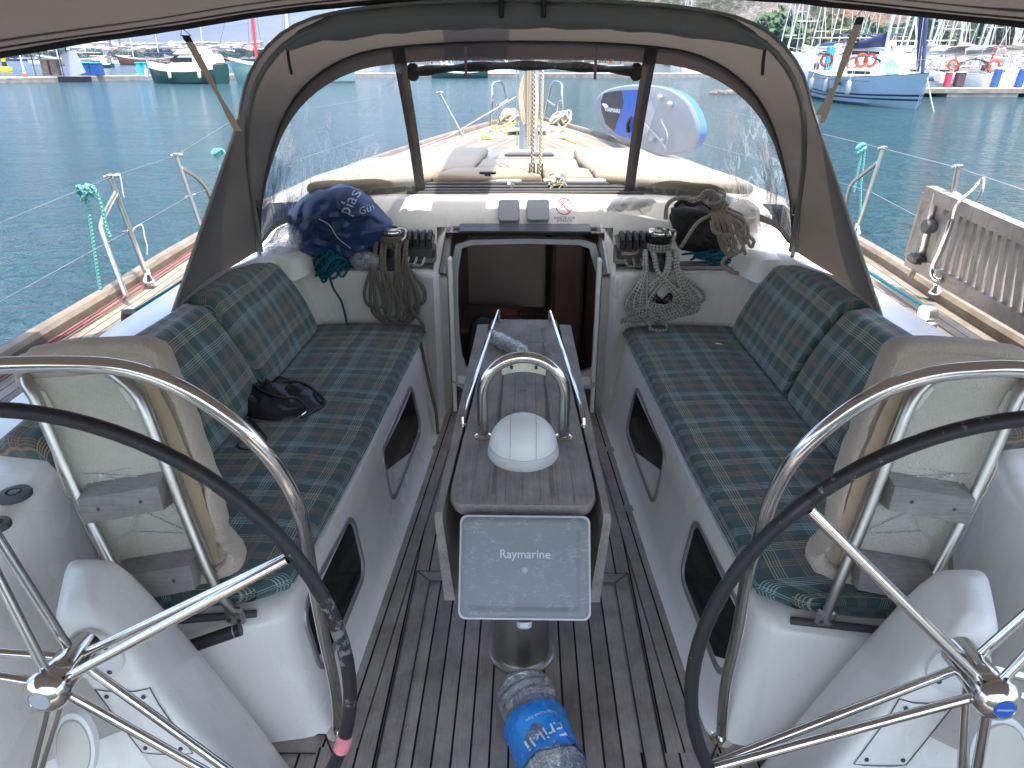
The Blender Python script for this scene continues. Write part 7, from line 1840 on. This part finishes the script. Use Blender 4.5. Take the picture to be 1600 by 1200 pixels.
# white motor yacht, bow to the left
o = V((-33.0, 74.5, WZ)); t, f = motorboat(o, R(168), 8.0, 2.8, 1.35, 'white motor yacht with dark lower hull and flybridge beside the strap', 'cream_cloth', None, 'dgreen', True, name='motor_yacht')
rg = hullrings(8.0, 2.8, 1.35, .9, sheer=.3)
for sd in (1, -1):
    m = MB(); m.loft([[V((p.x, sd * (p.y + .015), p.z)) for p in (r[0], r[0].lerp(r[1], .5))] for r in rg]); f.mb(m).build('white_sheer', M['gel'], t)
f.mb(boatbox(-3.8, -2.5, 1.1, 1.1, 1.2, 2.6, .2, .3)).build('cockpit_tent', M['cream_cloth'], t)
for x in (-2.6, .6, 3.9):
    c = f.p((x, 1.50 if x < 3 else .5, .9)); q = thing('fender', c, {-2.6: 'white fender near the stern of the white motor yacht', .6: 'white fender amidships on the white motor yacht', 3.9: 'white fender at the bow of the white motor yacht'}[x], 'fender', 'fenders of the white motor yacht'); MB().lathe([(.02, -.42), (.14, -.36), (.17, -.2), (.17, .2), (.14, .36), (.02, .42)], c, n=12).build('fender_body', M['cream_cloth'], q); MB().rod(c + V((0, 0, .4)), c + V((0, 0, .8)), .015, 5).build('fender_line', M['r_white'], q)
# gulet with red covers
def gulet(o, hd, L, B, F, label, hull, cloth, group=None, masts=(.18, -.22), mh=12, redm=False):
    f = Loc(o, hd); t = thing('wooden_gulet', o, label, 'gulet', group); rg = hullrings(L, B, F, .8, sheer=.55)
    f.mb(MB().loft(rg, cap=True)).build('hull', M[hull], t); m = MB(); m.loft([[r[0] + V((0, 0, .01)), r[-1] + V((0, 0, .01))] for r in rg]); f.mb(m).build('deck', M['pont_top'], t)
    for sd in (-1, 1):
        m = MB(); m.loft([[V((r[0].x, sd * (r[0].y + .03), r[0].z - .12)), V((r[0].x, sd * (r[0].y + .03), r[0].z + .12))] for r in rg]); f.mb(m).build('rubbing_strake', M['white'], t)
    f.mb(boatbox(-L * .36, L * .12, B * .3, B * .24, F, F + .8, .1, .3)).build('cabin', M['wood_hull'], t)
    f.mb(MB().loft([[V((x, w, F + 2.3 + z)) for w, z in ((-B * .42, -.12), (0, .05), (B * .42, -.12))] for x in (-L * .42, -L * .2, L * .02)])).build('awning', M[cloth], t)
    m = MB()
    for x in (-.40, -.18, 0):
        for sd in (-1, 1): m.rod(V((L * x, sd * B * .40, F)), V((L * x, sd * B * .42, F + 2.2)), .03, 5)
    f.mb(m).build('awning_post', M['steel_soft'], t)
    for i, k in enumerate(masts):
        mm = f.mb(MB().tube([V((L * k, 0, F)), V((L * k - .4, 0, mh * (1 if i == 0 else .88)))], .14, 7)).build('mast', M['white' if not redm else ('sign_red' if i == 0 else 'white')], t)
        m = MB()
        for sd in (-1, 1):
            for e in (-.5, .5): m.rod(V((L * k + e, sd * B * .45, F)), V((L * k - .4, 0, mh * (.95 if i == 0 else .84))), .02, 4)
        f.mb(m).build('shroud', M['rubber'], mm)
    f.mb(MB().tube([V((L * .47, 0, F * 1.5)), V((L * .62, 0, F * 1.9))], .10, 7)).build('bowsprit', M['wood_hull'], t)
    f.mb(MB().rod(V((L * .58, 0, F * 1.8)), V((L * masts[0] - .4, 0, mh)), .02, 4)).build('forestay', M['rubber'], t)
    return t
gulet((-23.2, 77, WZ), R(192), 12, 3.8, 1.35, 'teal hulled gulet with red covers and tall masts partly behind the sprayhood', 'teal_hull', 'red_cloth', masts=(.28, .02), mh=12.5, redm=True)
gulet(V((P(232, 97, y=300).x, 300, WZ)), R(175), 26, 6.5, 2.1, 'dark wooden two masted gulet anchored in front of the town', 'wood_hull', 'navy_cloth', 'gulets anchored across the bay', (.22, -.18), 19)
gulet(V((P(115, 98, y=290).x, 290, WZ)), R(185), 26, 6.5, 2.1, 'white and varnished two masted gulet behind the shelter', 'wall_w', 'cream_cloth', 'gulets anchored across the bay', (.2, -.2), 19)
motorboat(V((P(150, 103, y=210).x, 210, WZ)), R(180), 9, 2.6, .7, 'small dark open boat with yellow top in front of the far gulet', 'yellow', None, 'dgreen', True)
for px, d, lb in ((190, 330, 'small white boat at anchor left of the dark gulet'), (165, 380, 'tiny white boat below the minarets'), (330, 330, 'small white boat behind the red covered gulet'), (60, 300, 'small white boat near the yellow buoy')):
    motorboat(V((P(px, 97, y=d).x, d, WZ)), R(rnd.uniform(160, 200)), 11, 3.2, 1.2, lb, 'cream_cloth', 'small boats in the bay', 'gel', d < 350)
for px, d, hl, lb in ((720, 96, 'dgreen', 'dark green wooden boat at the breakwater seen under the rolled window'), ):
    gulet(V((P(px - 4, 110, y=d).x, d, WZ)), R(186), 7.2, 2.6, .7, lb, 'dgreen', 'grey_cloth', None, (.2, -.2), 9)
# boats seen through the windshield top, beyond the breakwater
for px, d, lb in ((540, 112, 'sailing boat seen hazily through the port window'), (575, 118, 'white sailing boat near the port window zip'), (690, 130, 'sailing boat mast above the rolled window, left'), (790, 125, 'sailing boat above the rolled window near the centre'), (930, 128, 'sailing boat above the rolled window, right'), (1060, 120, 'sailing boat seen through the starboard window top')):
    x = (px - VX) / FPX * d * .94; copy_tree(made[hash(lb) % 1 + (px % 4)], (x, d, WZ), rnd.uniform(-.5, .5), lb)['group'] = 'sailing boats beyond the breakwater'
# weed covered mooring float with a red marker
c = V((P(1150, 147, y=52).x, 52, WZ)); t = thing('mooring_float', c, 'brown weedy floating heap with a small red marker, seen through the starboard window', 'float')
m = MB(); rr = random.Random(2)
for k in range(26):
    q = c + V((rr.uniform(-1.7, 1.7), rr.uniform(-.5, .5), rr.uniform(0, .22))); m.sphere(q, rr.uniform(.14, .32), 7, 5, (1.3, 1, .7))
m.build('float_heap', M['debris'], t); MB().lathe([(.14, .3), (.10, .8), (.03, .9)], c, n=10).build('float_marker', M['orange'], t)

# haze over the bay
hz = MB(); x0, x1, y0, y1, z0, z1 = -7600, 7600, -60, 7600, WZ - 3, 900
hz.add([V((a, b, c_)) for a in (x0, x1) for b in (y0, y1) for c_ in (z0, z1)], [(0, 1, 3, 2), (4, 6, 7, 5), (0, 4, 5, 1), (2, 3, 7, 6), (0, 2, 6, 4), (1, 5, 7, 3)])
mt = bpy.data.materials.new('haze_air'); mt.use_nodes = True; nt = mt.node_tree; nt.nodes.clear()
vo = nt.nodes.new('ShaderNodeVolumePrincipled'); vo.inputs['Color'].default_value = (.40, .52, 1, 1); vo.inputs['Density'].default_value = 0.00010
ou = nt.nodes.new('ShaderNodeOutputMaterial'); nt.links.new(vo.outputs[0], ou.inputs['Volume'])
HAZE = True
if HAZE: tag(hz.build('haze', mt, org=(0, 3000, 0), smooth=False), kind='stuff')
